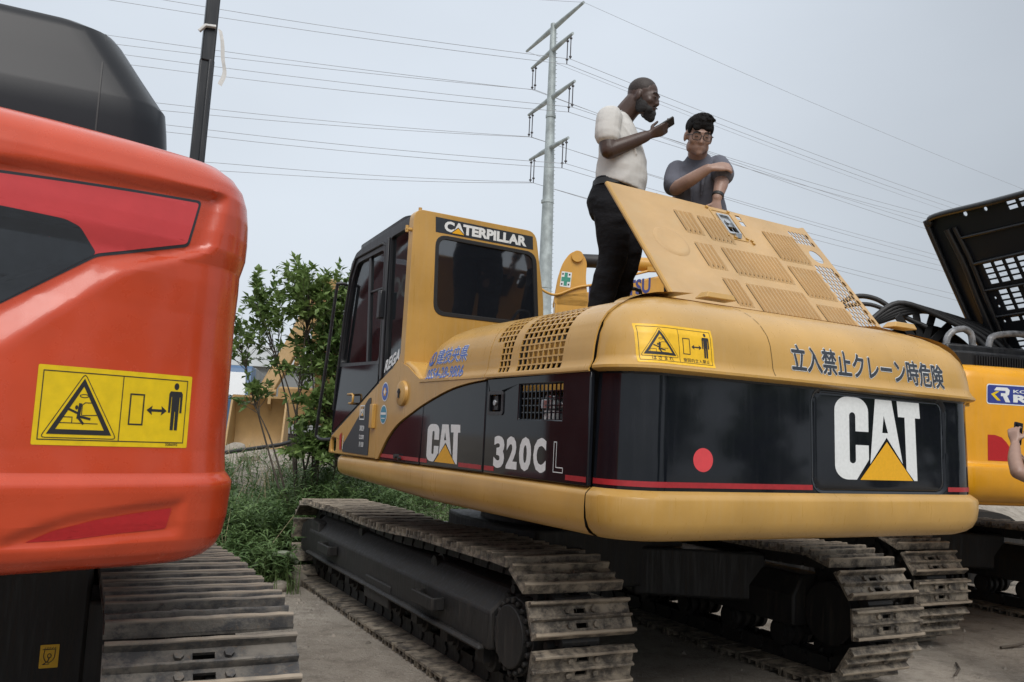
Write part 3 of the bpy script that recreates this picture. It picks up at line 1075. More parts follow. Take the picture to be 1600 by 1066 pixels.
# black lower cover with small print and red edge
side_panel('corner_cover', rpoly([(0.025, 1.300), (0.575, 1.306), (0.590, 1.345), (0.075, 1.700), (0.025, 1.708)], 0.015), MT['film_dark'], 0.0, 0.004, bevel=0.002, parent=frp)
decal('red_edge', MT['reflector'], [[(0.600, 1.318), (0.640, 1.320), (0.655, 1.425), (0.610, 1.452)]], sidem, 0.005, frp)
hinge = MB()
hinge.box((SX - 0.012, -0.045, 1.575), (0.03, 0.06, 0.17))
hinge.build('hinge', MT['cat_yellow'], acc, bevel=0.006)
# print on the corner cover
pr = []
pr += stroke([(0.245, 1.555), (0.135, 1.555), (0.135, 1.655), (0.245, 1.655)], 0.009, True)
mir = lambda u, v, t: (SX - t, 0.30 - u, v)    # text runs towards the rear
decal('small_logo_frame', MT['white'], stroke([(0.07, 1.553), (0.165, 1.553), (0.165, 1.650), (0.07, 1.650)], 0.008, True), mir, 0.007, frp)
a_, b_ = logo_shapes(0.085, 1.578, 0.065, 0.048)
decal('small_logo', MT['white'], a_, mir, 0.007, frp)
decal('small_logo_triangle', MT['logo_yellow'], b_, mir, 0.0075, frp)
decal('small_print', MT['white'], [text_fit('3829', 0.085, 1.470, 0.180, 1.508, 0.02), text_fit('t.com', 0.085, 1.410, 0.185, 1.448, 0.02), text_fit('IV.00', 0.095, 1.355, 0.185, 1.392, 0.02)], mir, 0.007, frp)
decal('upright_print', MT['white'], [stroke([(-0.262, 1.33 + 0.02 * k), (-0.262, 1.342 + 0.02 * k)], 0.010)[0] for k in range(5)], mir, 0.007, frp)
# bonnet lock boss
kb = MB()
kb.tube([(SX - 0.0, -0.545, 1.725), (SX - 0.020, -0.545, 1.725), (SX - 0.028, -0.545, 1.725)], [0.085, 0.080, 0.060], 28)
kbo = kb.build('lock_boss', MT['cat_yellow'], acc, smooth=40)
kk = MB()
kk.box((SX - 0.030, -0.545, 1.725), (0.012, 0.016, 0.060))
kk.box((SX - 0.030, -0.545, 1.735), (0.012, 0.036, 0.014))
kk.build('keyhole', MT['ink'], acc)
for (cy, cz, colr, name) in ((-0.235, 1.742, 'blue_ink', 'round_badge'), (-0.230, 1.588, 'badge_teal', 'round_badge')):
    if colr not in MT:
        MT[colr] = plain('teal badge', (0.03, 0.22, 0.33), 0.4, 0, 0.2, 60)
    decal('badge_rim', MT['white'], [ellipse(cy, cz, 0.062, 0.066, 28)], sidem, 0.004, acc)
    decal(name, MT[colr], [ellipse(cy, cz, 0.054, 0.058, 28)], sidem, 0.0052, acc)
    if colr == 'blue_ink':
        decal('badge_emblem', MT['logo_yellow'], [rpoly([(cy + 0.034 * cos(a) * (1 if k % 2 == 0 else 0.6), cz + 0.036 * sin(a) * (1 if k % 2 == 0 else 0.6)) for k, a in enumerate([pi * q / 6 for q in range(12)])], 0.004)], sidem, 0.0062, acc)
        decal('badge_centre', MT['white'], [ellipse(cy, cz, 0.015, 0.016, 16)], sidem, 0.0070, acc)
    else:
        decal('badge_band', MT['white'], stroke([(cy - 0.040, cz + 0.006), (cy + 0.040, cz + 0.006)], 0.016) + stroke([(cy - 0.030, cz - 0.026), (cy + 0.030, cz - 0.026)], 0.006), sidem, 0.0062, acc)

# decals on the black doors; text on this side runs from front to rear
dm = lambda u, v, t: (SX + 0.010 - t, -u, v)
decal('red_stripe', MT['red_line'], [[(0.185, 1.300), (0.828, 1.300), (0.828, 1.324), (0.185, 1.324)]], dm, 0.0012, front_door)
for q0, q1 in ((0.852, 0.955), (1.385, 1.660)):
    decal('red_stripe', MT['red_line'], [[(q0, 1.300), (q1, 1.300), (q1, 1.324), (q0, 1.324)]], dm, 0.0012, mid_door)
for q0, q1 in ((1.692, 1.800), (2.475, 2.64)):
    decal('red_stripe', MT['red_line'], [[(q0, 1.300), (q1, 1.300), (q1, 1.324), (q0, 1.324)]], dm, 0.0012, rear_door)
a_, b_ = logo_shapes(0.945, 1.312, 0.445, 0.222)
decal('logo_lettering', MT['white'], a_, dm, 0.0012, mid_door)
decal('logo_triangle', MT['logo_yellow'], b_, dm, 0.002, mid_door)
decal('model_number', MT['white'], [text_fit(c_, x0, 1.318, x1, 1.484, 0.045, ref='0') for c_, x0, x1 in (('3', 1.792, 1.905), ('2', 1.925, 2.035), ('0', 2.055, 2.170), ('C', 2.190, 2.305))], dm, 0.0012, rear_door)
decal('model_letter', MT['white'], stroke([(2.372, 1.330), (2.452, 1.330), (2.452, 1.352), (2.394, 1.352), (2.394, 1.468), (2.372, 1.468)], 0.004, True), dm, 0.0012, rear_door)
# mesh window
ms = MB()
for k in range(12):
    y = -2.425 + 0.40 * k / 11
    ms.box((SX + 0.022, y, 1.656), (0.006, 0.007, 0.176))
for k in range(6):
    z = 1.570 + 0.172 * k / 5
    ms.box((SX + 0.025, -2.225, z), (0.006, 0.404, 0.006))
ms.build('mesh', MT['cat_black'], rear_door)
lt = MB()
lt.prism(rrect(-1.875, 1.590, -1.705, 1.715, 0.018), sidem, -0.012, -0.004, [rrect(-1.855, 1.608, -1.725, 1.697, 0.010)])
lt.box((SX + 0.050, -1.79, 1.652), (0.01, 0.14, 0.10))
lt.box((SX + 0.035, -1.762, 1.655), (0.03, 0.058, 0.075))
lt.build('latch', MT['blackmetal'], rear_door, bevel=0.004)
lk = MB()
lk.cyl((SX + 0.024, -1.766, 1.655), (SX + 0.012, -1.766, 1.655), 0.016, 16)
lk.build('lock', MT['steel'], rear_door, bevel=0.002)
kn = MB()
kn.cyl((SX + 0.02, -0.50, 1.318), (SX - 0.02, -0.50, 1.318), 0.016, 12)
kn.cyl((SX + 0.02, -0.545, 1.308), (SX - 0.012, -0.545, 1.308), 0.012, 12)
kn.build('knob', MT['rubber'], front_door)
# filter behind the mesh
fl = MB()
fl.cyl((SX + 0.085, -2.24, 1.48), (SX + 0.085, -2.24, 1.62), 0.055, 24)
fl.build('fuel_filter', MT['white'], cat, bevel=0.008)
fl = MB()
fl.cyl((SX + 0.085, -2.24, 1.622), (SX + 0.085, -2.24, 1.668), 0.066, 20)
fl.cyl((SX + 0.085, -2.24, 1.668), (SX + 0.085, -2.24, 1.690), 0.045, 16)
fl.cyl((SX + 0.06, -2.33, 1.64), (SX + 0.12, -2.33, 1.64), 0.02, 10)
fl.build('filter_head', MT['steel'], cat, smooth=30, bevel=0.004)

# ---- engine hood shell along the left side
HP = [(0.000, 1.784), (-0.006, 1.790), (-0.006, 1.804), (0.004, 1.816), (0.012, 1.840), (0.018, 1.90), (0.030, 1.96), (0.052, 2.015), (0.085, 2.06), (0.130, 2.096), (0.19, 2.124), (0.26, 2.142), (0.36, 2.155), (0.55, 2.165)]
HL = ring_len([(p[0], p[1]) for p in HP])
def hood_pt(y, s, t=0.0):
    s = max(0, min(HL[-1], s))
    for i in range(len(HP) - 1):
        if HL[i + 1] >= s:
            u = (s - HL[i]) / (HL[i + 1] - HL[i])
            a, b = HP[i], HP[i + 1]
            d, z = a[0] + (b[0] - a[0]) * u, a[1] + (b[1] - a[1]) * u
            nx, nz = -(b[1] - a[1]), (b[0] - a[0])
            l = hypot(nx, nz) or 1
            break
    k = 1.0
    if y > -1.46:
        q = min(0.999, (y + 1.46) / 0.655)
        k = (1 - q ** 4.5) ** (1 / 4.5)
    z0 = 1.812
    if z > z0:
        z = z0 + (z - z0) * k
        d = d + (1 - k) * 0.03
    return Vector((SX + d + nx / l * t, y, z + nz / l * t))
def s_of_z(zq):
    for i in range(len(HP) - 1):
        if HP[i + 1][1] >= zq:
            return HL[i] + (HL[i + 1] - HL[i]) * (zq - HP[i][1]) / (HP[i + 1][1] - HP[i][1])
    return HL[-1]
SV = sorted(set([0, HL[1], HL[2], HL[3]] + [HL[3] + (HL[-1] - HL[3]) * k / 26 for k in range(1, 27)]))
mb = MB()
ysf = [-1.672 + 0.05 * k for k in range(4)] + [-1.46 + 0.655 * (1 - (1 - k / 20) ** 1.8) for k in range(0, 21)]
mb.plate(ysf, SV, set(), hood_pt, -0.02, 0.0)
nose = mb.build('engine_hood', MT['cat_yellow'], cat, smooth=40)
nose['label'] = 'rounded nose panel of the hood with blue characters'
ysr = [-2.648 + 0.0, -2.60, -2.56]
g2a, g2b, g1a, g1b = -2.415, -1.995, -1.925, -1.725
bar = 0.008
ysr += [g2a]
n2 = 9
for k in range(n2):
    w0 = (g2b - g2a) / n2
    ysr += [g2a + w0 * k + bar, g2a + w0 * (k + 1)]
ysr += [g1a - 0.03, g1a]
n1 = 5
for k in range(n1):
    w0 = (g1b - g1a) / n1
    ysr += [g1a + w0 * k + bar, g1a + w0 * (k + 1)]
ysr += [-1.70, -1.678]
ysr = sorted(set(round(y, 5) for y in ysr))
sa, sb = s_of_z(1.812), s_of_z(2.130)
nrow = 12
SR = [0, HL[1], HL[2], HL[3]] + []
rowb = []
for k in range(nrow):
    w0 = (sb - sa) / nrow
    rowb += [sa + w0 * k, sa + w0 * (k + 1) - bar]
SR = sorted(set([round(q, 5) for q in [0, HL[1], HL[2]] + rowb + [sb, sb + 0.05, sb + 0.12, HL[-1]]]))
holes = set()
for i in range(len(ysr) - 1):
    ym, wy = (ysr[i] + ysr[i + 1]) / 2, ysr[i + 1] - ysr[i]
    for j in range(len(SR) - 1):
        sm, ws = (SR[j] + SR[j + 1]) / 2, SR[j + 1] - SR[j]
        if not (sa < sm < sb) or wy < bar * 1.3 or ws < bar * 1.3:
            continue
        row = int((sm - sa) / ((sb - sa) / nrow))
        if g2a < ym < g2b:
            holes.add((i, j))
        if g1a < ym < g1b:
            col = int((ym - g1a) / ((g1b - g1a) / n1))
            if row >= 5 or col <= 2:
                holes.add((i, j))
mb = MB()
mb.plate(ysr, SR, holes, hood_pt, -0.008, 0.0)
gr = mb.build('engine_hood', MT['cat_yellow'], cat, smooth=40)
gr['label'] = 'hood side panel with two mesh grilles'
ib = MB()                                          # dark engine bay behind the grilles
ib.grid(2, 7, lambda i, j: (SX + [0.16, 0.16, 0.18, 0.22, 0.30, 0.36, 0.55][j], [-2.64, -1.0][i], [1.77, 1.85, 1.95, 2.0, 2.05, 2.08, 2.10][j]))
ib.build('engine_bay_lining', MT['inside'], cat, smooth=0)
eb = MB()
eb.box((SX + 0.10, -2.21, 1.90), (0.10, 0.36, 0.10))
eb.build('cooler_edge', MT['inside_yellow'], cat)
# deck over the engine bay that the men stand on
dkm = MB()
dkm.box((0.10, -1.52, 1.94), (1.86, 1.72, 0.10))
dkm.box((-0.86, -1.55, 2.05), (0.06, 1.9, 0.21))
dkm.build('hood_deck', MT['cat_yellow'], cat, bevel=0.01)
rsd = MB()                                         # far side of the upper works
rsd.grid(2, len(HP), lambda i, j: (-(SX + HP[j][0]), [-2.648, -0.3][i], HP[j][1]))
rsd.box((1.20, -1.2, 1.525), (0.30, 2.8, 0.49))
rsd.build('far_side_panels', MT['cat_yellow'], cat)
bsm = MB()
bsm.box((0.20, -0.36, 1.75), (1.0, 0.10, 0.80))
bsm.build('fire_wall', MT['cat_yellow'], cat)
# blue characters on the nose
def hm(u, v, t):
    return hood_pt(-u, v, t)
s0 = s_of_z(1.905)
cc = []
cc.append(poly2([ellipse(0.915, s0 + 0.045, 0.050, 0.052, 24), ellipse(0.915, s0 + 0.045, 0.038, 0.040, 20)]))
cc += stroke([(0.915, s0 + 0.01), (0.915, s0 + 0.075)], 0.014) + stroke([(0.895, s0 + 0.012), (0.94, s0 + 0.012)], 0.012) + stroke([(0.898, s0 + 0.062), (0.915, s0 + 0.075)], 0.012)
for lst_name, bold, mt_, of, rr_, nn_ in (('lettering_outline', 0.051, 'white', 0.0012, 0.045, 10), ('blue_lettering', 0.010, 'blue_ink', 0.0026, 0.012, 6)):
    sh = []
    for i, chh in enumerate('建技央県'):
        sh += fat_glyph(chh, 0.985 + i * 0.105, s0 - 0.000, 0.102, 0.106, rr_, nn_)
    decal(lst_name, MT[mt_], sh, hm, of, nose, 0.02, stack=nn_)
    decal('phone_number', MT[mt_], [text_fit('0S54-28-9806', 0.880, s0 - 0.105, 1.388, s0 - 0.030, 0.040 if bold > 0.03 else 0.012, ref='0')], hm, of, nose, 0.02)
    if bold < 0.05:
        decal('round_mark', MT[mt_], cc, hm, of, nose, 0.02, stack=4)

# ---- raised hood lid
BL, TL = Vector((-0.71, -2.50, 2.135)), Vector((-0.71, -1.815, 2.958))
LU = Vector((1, 0, 0))
LV = (TL - BL).normalized()
LN = LU.cross(LV).normalized()
if LN.y > 0:
    LN = -LN
LL, LW = (TL - BL).length, 1.585
lidm = lambda u, v, t=0.0: BL + LU * u + LV * v + LN * t
outer = [(0, 0), (LW, 0), (LW - 0.005, LL - 0.02), (LW - 0.06, LL - 0.04), (0.0, LL + 0.01)]
hexh = []
lidholes = [ellipse(1.475, 0.735, 0.050, 0.062, 28)]
def hexes(u0, u1, v0, v1, nu, nv):
    du, dv = (u1 - u0) / nu, (v1 - v0) / nv
    H = []
    for j in range(nv):
        for i in range(nu - (j % 2)):
            cu_, cv_ = u0 + du * (i + 0.5 + 0.5 * (j % 2)), v0 + dv * (j + 0.5)
            H.append([(cu_ + du * 0.47 * cos(a), cv_ + dv * 0.60 * sin(a)) for a in [pi / 6 + pi / 3 * k for k in range(6)]])
    return H
lidholes += hexes(1.370, 1.555, 0.850, 0.970, 6, 3)
lidholes += hexes(1.365, 1.565, 0.06, 0.640, 6, 14)
lidholes += [rrect(0.772, 0.800, 0.868, 0.985, 0.01)]
lidholes += [rrect(0.945, 0.975, 0.985, 1.020, 0.004), rrect(0.945, 0.915, 0.985, 0.960, 0.004)]
mb = MB()
mb.prism(outer, lidm, -0.004, 0.0, lidholes)
MT['lid_yellow'] = paint('dusty yellow paint', (0.500, 0.318, 0.140), 0.42, (0.47, 0.37, 0.23), 0.45, 0.0, streak=False, chips=0.7)
lid = mb.build('hood_lid', MT['lid_yellow'], cat, smooth=30)
lid['label'] = 'raised hood lid with rows of pressed louvres'
rim = MB()
rim.tube([lidm(*p, -0.012) for p in [(0.0, 0.0), (0.0, LL + 0.01)]], 0.014, 8)
rim.tube([lidm(*p, -0.012) for p in [(0.0, LL + 0.01), (LW - 0.06, LL - 0.04), (LW - 0.005, LL - 0.02)]], 0.012, 8)
rim.tube([lidm(*p, -0.012) for p in [(LW - 0.005, LL - 0.02), (LW, 0)]], 0.012, 8)
rim.build('lid_rim', MT['cat_yellow'], lid)
lou = MB()
slots = []
def louvres(u0, u1, v0, v1, n):
    for k in range(n):
        u = u0 + (u1 - u0) * (k + 0.5) / n
        wd = (u1 - u0) / n * 0.40
        slots.append(rrect(u - wd - 0.0055, v0 + 0.016, u - wd + 0.0015, v1 - 0.016, 0.003, 2))
        P = []
        for (du, h) in ((-wd, 0.0), (-wd * 0.7, 0.014), (wd * 0.1, 0.013), (wd, 0.0)):
            P.append((du, h))
        V, F = [], []
        for v, s_ in ((v0, 0.0), (v0 + 0.022, 1.0), (v1 - 0.022, 1.0), (v1, 0.0)):
            for du, h in P:
                V.append(lidm(u + du, v, 0.0005 + h * s_))
        for a in range(3):
            for b in range(3):
                F.append((a * 4 + b, a * 4 + b + 1, a * 4 + b + 5, a * 4 + b + 4))
        lou.add(V, F)
louvres(0.405, 0.545, 0.720, 0.935, 4)
louvres(0.580, 0.770, 0.690, 0.925, 6)
louvres(1.100, 1.370, 0.625, 0.905, 9)
louvres(0.405, 0.545, 0.415, 0.640, 4)
louvres(0.605, 1.060, 0.395, 0.640, 14)
louvres(1.105, 1.350, 0.300, 0.580, 8)
louvres(0.445, 0.560, 0.120, 0.345, 4)
louvres(0.610, 1.060, 0.075, 0.330, 14)
louvres(1.110, 1.350, 0.020, 0.245, 8)
lou.build('louvres', MT['lid_yellow'], lid, smooth=50)
decal('louvre_slot_shade', MT['inside'], slots, lidm, 0.0008, lid)  # flat dark strips: shade of the louvre openings put in as colour
dsh = MB()
for k in range(7):
    pass
V, F = [], []
nR = 6
for k, (rr, hh) in enumerate(((0.118, 0.0005), (0.108, 0.006), (0.095, 0.0085), (0.075, 0.006), (0.0, 0.005))):
    for q in range(32):
        a = 2 * pi * q / 32
        V.append(lidm(0.225 + rr * cos(a), 0.60 + rr * 1.05 * sin(a), hh))
for k in range(4):
    for q in range(32):
        q2 = (q + 1) % 32
        F.append((k * 32 + q, k * 32 + q2, (k + 1) * 32 + q2, (k + 1) * 32 + q))
dsh.add(V, F)
dsh.build('pressed_dome', MT['lid_yellow'], lid, smooth=50)
lf = MB()
lf.prism(rrect(0.735, 0.745, 0.905, 1.030, 0.015), lidm, 0.001, 0.004, [rrect(0.747, 0.757, 0.893, 1.018, 0.012)])
for u, v in ((0.722, 1.035), (0.895, 1.03), (0.90, 0.77), (0.745, 0.77), (0.93, 0.76), (0.93, 0.735), (0.80, 0.765)):
    c0 = lidm(u, v, 0.0)
    lf.cyl(c0, c0 + LN * 0.012, 0.011, 10)
lf.build('latch_plate', MT['cat_yellow'], lid, bevel=0.002)
la = MB()
la.prism(rrect(0.768, 0.795, 0.872, 0.990, 0.008), lidm, -0.006, 0.009, [rrect(0.782, 0.812, 0.858, 0.975, 0.006)])
la.prism(rrect(0.782, 0.880, 0.858, 0.975, 0.006), lidm, -0.014, -0.002)
la.cyl(lidm(0.82, 0.915, -0.004), lidm(0.82, 0.915, 0.010), 0.020, 16)
la.box(lidm(0.82, 0.775, 0.010), (0.045, 0.02, 0.03))
la.build('latch', MT['steel'], lid, bevel=0.002)
lb = MB()
lb.prism(rrect(0.76, 0.79, 0.88, 1.0, 0.008), lidm, -0.045, -0.03)
lb.prism(rrect(0.935, 0.905, 0.995, 1.030, 0.004), lidm, -0.06, -0.045)
lb.build('latch_box', MT['inside'], lid)
fb = MB()                                          # fan shroud seen through the lid's mesh
fb.prism([(1.30, -0.02), (1.62, -0.02), (1.62, 0.55), (1.40, 0.55)], lidm, -0.42, -0.38)
fb.build('fan_shroud', MT['inside'], cat)
hs = MB()
hs.box(lidm(0.61, 0.005, 0.0), (0.14, 0.05, 0.03))
hs.build('lid_hinge', MT['cat_yellow'], lid, bevel=0.004)

hr = MB()                                          # black hoop handrail on the far side of the hood
_h = [(-0.30, -1.25, 2.05), (-0.24, -1.25, 2.27), (-0.13, -1.25, 2.455), (-0.09, -1.25, 2.485), (-0.045, -1.25, 2.485), (-0.01, -1.25, 2.44), (-0.005, -1.25, 2.05)]
hr.tube([tuple(q) for q in arc_pts(_h, 6)], 0.013, 8)
hr.build('handrail', MT['blackmetal'], cat, smooth=60)
# ------------------------------------------------------------------ cab of the yellow excavator
CRX = -0.33                                   # right side of the cab
YC = -0.53
# rear wall with the big window
wm = lambda u, v, t: (u, YC - t, v)
outer = rpoly([(-1.372, 1.72), (-0.305, 1.72), (-0.325, 2.46), (-0.415, 2.952), (-1.362, 2.962)], 0.075, 5)
win = rpoly([(-1.172, 2.275), (-0.372, 2.275), (-0.418, 2.788), (-1.186, 2.800)], 0.075, 6)
m = MB()
m.prism(outer, wm, -0.075, 0.0, [win])
rw = m.build('cab_rear_wall', MT['cat_yellow'], cat, smooth=40, bevel=0.030, seg=4)
m = MB()
m.prism(rpoly([(-1.185, 2.262), (-0.358, 2.262), (-0.405, 2.80), (-1.198, 2.813)], 0.085, 6), wm, -0.012, 0.004, [rpoly([(-1.158, 2.290), (-0.388, 2.290), (-0.434, 2.774), (-1.172, 2.786)], 0.065, 6)])
m.build('window_seal', MT['rubber'], rw, smooth=30, bevel=0.005)
m = MB()
m.prism(rpoly([(-1.17, 2.278), (-0.372, 2.278), (-0.42, 2.786), (-1.184, 2.798)], 0.075, 6), wm, -0.014, -0.006)
m.build('rear_window', MT['rear_glass'], rw, smooth=30)
decal('name_strip', MT['film_dark'], [[(-1.200, 2.826), (-0.432, 2.816), (-0.440, 2.912), (-1.206, 2.930)]], wm, 0.0015, rw)
_slope = lambda u, v, t: wm(u, v - (u + 1.2) * 0.018, t)
V, F = text_fit('CATERPILLAR', -1.138, 2.842, -0.490, 2.915, 0.050)
decal('name_lettering', MT['white'], [(V, F)], _slope, 0.0027, rw)
decal('name_triangle', MT['ink'], [[(-1.092, 2.836), (-0.975, 2.836), (-1.035, 2.884)]], _slope, 0.0036, rw)
decal('name_triangle', MT['logo_yellow'], [[(-1.080, 2.838), (-0.988, 2.838), (-1.035, 2.878)]], _slope, 0.0045, rw)
m = MB()
m.cyl((-1.345, YC + 0.03, 2.82), (-1.405, YC + 0.03, 2.82), 0.012, 12)
m.cyl((-1.395, YC + 0.03, 2.80), (-1.395, YC + 0.03, 2.845), 0.011, 10)
m.cyl((-1.30, YC + 0.05, 2.955), (-1.30, YC + 0.05, 2.985), 0.012, 10)
m.build('mount_stud', MT['cat_yellow'], rw, smooth=30)
# yellow base that flares forward at the foot of the rear pillar
m = MB()
fl_ = [(-0.470, 2.35), (-0.462, 2.10), (-0.450, 2.02), (-0.42, 1.965), (-0.30, 1.895)]
m.prism([(-0.505, 2.35)] + fl_ + [(-0.505, 1.86)], lambda u, v, t: (SX + 0.004 - t, u, v), -0.05, 0.0)
m.build('pillar_foot', MT['cat_yellow'], cat, smooth=40, bevel=0.012)
m = MB()
m.prism([(-0.82, 1.72), (-0.47, 1.72), (-0.47, 1.945), (-0.58, 1.935), (-0.70, 1.885), (-0.80, 1.812)], lambda u, v, t: (SX + 0.006 - t, u, v), -0.25, 0.0)
m.build('cab_base', MT['cat_yellow'], cat, smooth=40, bevel=0.02)

# black side: frame, door, glass
cm = lambda u, v, t: (SX + 0.012 - t, u, v)
side_o = [(-0.465, 2.922), (0.46, 2.862), (0.60, 2.838), (0.700, 2.765), (0.735, 2.62), (0.855, 1.90), (0.905, 1.60), (0.912, 1.38), (0.85, 1.43), (0.25, 1.674), (-0.07, 1.806), (-0.19, 1.850), (-0.32, 1.895), (-0.465, 1.955)]
w1 = rpoly([(0.800, 1.985), (0.735, 2.35), (0.655, 2.62), (0.560, 2.752), (-0.005, 2.768), (-0.030, 1.965)], 0.05, 4)
w2 = rpoly([(-0.125, 2.835), (-0.450, 2.852), (-0.450, 1.995), (-0.320, 1.925), (-0.150, 1.870)], 0.03, 3)
m = MB()
m.prism(rpoly(side_o, 0.02, 2), cm, -0.045, 0.0, [w1, w2])
cs = m.build('cab_side_frame', MT['blackmetal'], cat, smooth=30, bevel=0.008)
m = MB()
m.prism(w1, cm, -0.030, -0.022)
m.build('door_window', MT['glass'], cs, smooth=0)
m = MB()
m.prism(w2, cm, -0.028, -0.020)
m.build('quarter_window', MT['glass'], cs, smooth=0)
# door outline bead, window divider, seals
m = MB()
dl = [(0.885, 1.62), (0.838, 1.95), (0.770, 2.36), (0.690, 2.66), (0.58, 2.795), (0.02, 2.815), (-0.055, 2.79), (-0.075, 2.40), (-0.075, 1.86)]
m.tube([cm(p[0], p[1], 0.004) for p in dl], 0.010, 8)
m.build('door_seal', MT['rubber'], cs, smooth=60)
m = MB()
m.prism([(0.325, 2.768), (0.285, 2.768), (0.205, 1.972), (0.245, 1.972)], cm, -0.032, -0.008)
m.prism([(0.300, 2.50), (-0.02, 2.50), (-0.02, 2.485), (0.300, 2.485)], cm, -0.032, -0.012)
m.build('window_divider', MT['blackmetal'], cs, bevel=0.003)
m = MB()
m.prism([(-0.065, 2.84), (-0.105, 2.84), (-0.135, 1.84), (-0.090, 1.82)], cm, 0.0, 0.012)
m.build('door_pillar', MT['blackmetal'], cs, bevel=0.005)
m = MB()
m.box((SX - 0.012, -0.068, 2.36), (0.04, 0.055, 0.20))
m.build('door_hinge', MT['blackmetal'], cs, bevel=0.008)
m = MB()
m.tube([cm(0.470, 1.735, 0.0), cm(0.470, 1.735, 0.035), cm(0.365, 1.735, 0.040), cm(0.345, 1.725, 0.038), cm(0.345, 1.680, 0.038), cm(0.365, 1.668, 0.038), cm(0.43, 1.668, 0.035), cm(0.43, 1.668, 0.0)], 0.009, 8)
m.build('door_handle', MT['cat_yellow'], cs, smooth=60)
# door lower skin, glossy
m = MB()
m.prism(rpoly([(0.830, 1.960), (0.885, 1.62), (0.892, 1.44), (0.25, 1.690), (-0.055, 1.815), (-0.045, 1.945)], 0.02, 3), cm, 0.0, 0.006)
m.build('door_skin', MT['cat_black'], cs, smooth=30, bevel=0.003)
decal('door_lettering', MT['white'], [text_fit('REGA', 0.165, 1.945, 0.425, 2.025, 0.04, 0.35)], lambda u, v, t: cm(-u, v - (0.41 - u) * 0.30, t), 0.006, cs)
# roof, front, far side
m = MB()
m.prism(rpoly([(-1.355, -0.41), (CRX - 0.06, -0.41), (CRX - 0.06, 0.62), (-1.34, 0.62)], 0.10, 5), lambda u, v, t: (u, v, 2.905 - (v + 0.41) * 0.055 + t), 0.0, 0.045)
m.build('cab_roof', MT['blackmetal'], cat, smooth=30, bevel=0.015)
m = MB()
frm = lambda u, v, t: (u, (0.735 - (v - 2.62) * 0.60 if v > 2.62 else 0.735 + (2.62 - v) * 0.166) + t * 1.0, v)
m.prism([(-1.345, 1.40), (-0.35, 1.40), (-0.36, 2.62), (-0.40, 2.80), (-1.33, 2.80), (-1.345, 2.62)], frm, -0.04, -0.01,
        [[(-1.28, 1.75), (-0.41, 1.75), (-0.42, 2.60), (-0.44, 2.76), (-1.26, 2.76), (-1.28, 2.60)]])
m.build('cab_front_frame', MT['blackmetal'], cat, bevel=0.008)
m = MB()
m.prism([(-1.29, 1.74), (-0.40, 1.74), (-0.41, 2.60), (-0.43, 2.77), (-1.25, 2.77), (-1.29, 2.60)], frm, -0.030, -0.022)
m.build('windscreen', MT['glass'], cat, smooth=0)
rm_ = lambda u, v, t: (CRX - 0.02 + t - max(0, v - 2.4) * 0.16, u, v)
m = MB()
m.prism([(-0.42, 1.75), (0.85, 1.45), (0.84, 1.95), (0.70, 2.62), (0.58, 2.80), (-0.42, 2.88)], rm_, -0.04, 0.0, [[(-0.33, 2.02), (0.76, 1.98), (0.64, 2.60), (0.53, 2.72), (-0.33, 2.79)]])
m.build('cab_far_frame', MT['blackmetal'], cat, bevel=0.006)
m = MB()
m.prism([(-0.34, 2.01), (0.77, 1.97), (0.65, 2.61), (0.54, 2.73), (-0.34, 2.80)], rm_, -0.03, -0.022)
m.build('far_window', MT['glass'], cat, smooth=0)
m = MB()                                           # floor, seat and console
m.box((-0.85, 0.15, 1.47), (0.95, 1.30, 0.05))
m.build('cab_floor', MT['rubber'], cat)
m = MB()
m.box((-0.86, 0.10, 1.90), (0.48, 0.48, 0.12))
m.box((-0.86, -0.20, 2.18), (0.46, 0.12, 0.58), rx=0.12)
m.box((-0.86, -0.24, 2.52), (0.26, 0.09, 0.16), rx=0.12)
m.box((-0.86, 0.08, 1.67), (0.38, 0.38, 0.34))
m.build('operator_seat', MT['rubber'], cat, bevel=0.03)
m = MB()
m.box((-1.16, 0.22, 1.88), (0.14, 0.42, 0.22))
m.tube([(-1.16, 0.34, 1.98), (-1.17, 0.38, 2.20)], 0.018, 8)
m.box((-0.56, 0.22, 1.88), (0.14, 0.42, 0.22))
m.build('console', MT['blackmetal'], cat, bevel=0.012)
# front grab rail with foot, seen against the bush
m = MB()
rp = arc_pts([(SX + 0.02, 0.79, 2.615), (SX - 0.045, 0.80, 2.615), (SX - 0.055, 0.825, 2.55), (SX - 0.055, 0.95, 2.0), (SX - 0.055, 1.085, 1.47), (SX - 0.045, 1.085, 1.405), (SX - 0.02, 1.05, 1.385), (SX + 0.03, 0.90, 1.392)], 6)
m.tube(rp, 0.013, 8)
m.build('grab_rail', MT['blackmetal'], cat, smooth=60)
# ------------------------------------------------------------------ the orange excavator on the left
ora = thing('excavator', 'orange excavator filling the left edge, with red and charcoal decals and a yellow warning label', 'excavator', (-3.05, 4.26, 0), radians(27))
crawler(ora, 0.10, -0.10, radians(-1.0), 1.19, 0.60, 0.335, -1.80, 1.85, 0.443, 48, SHOE_DARK, MT['under'], (True, True), (0.1, 0.62))

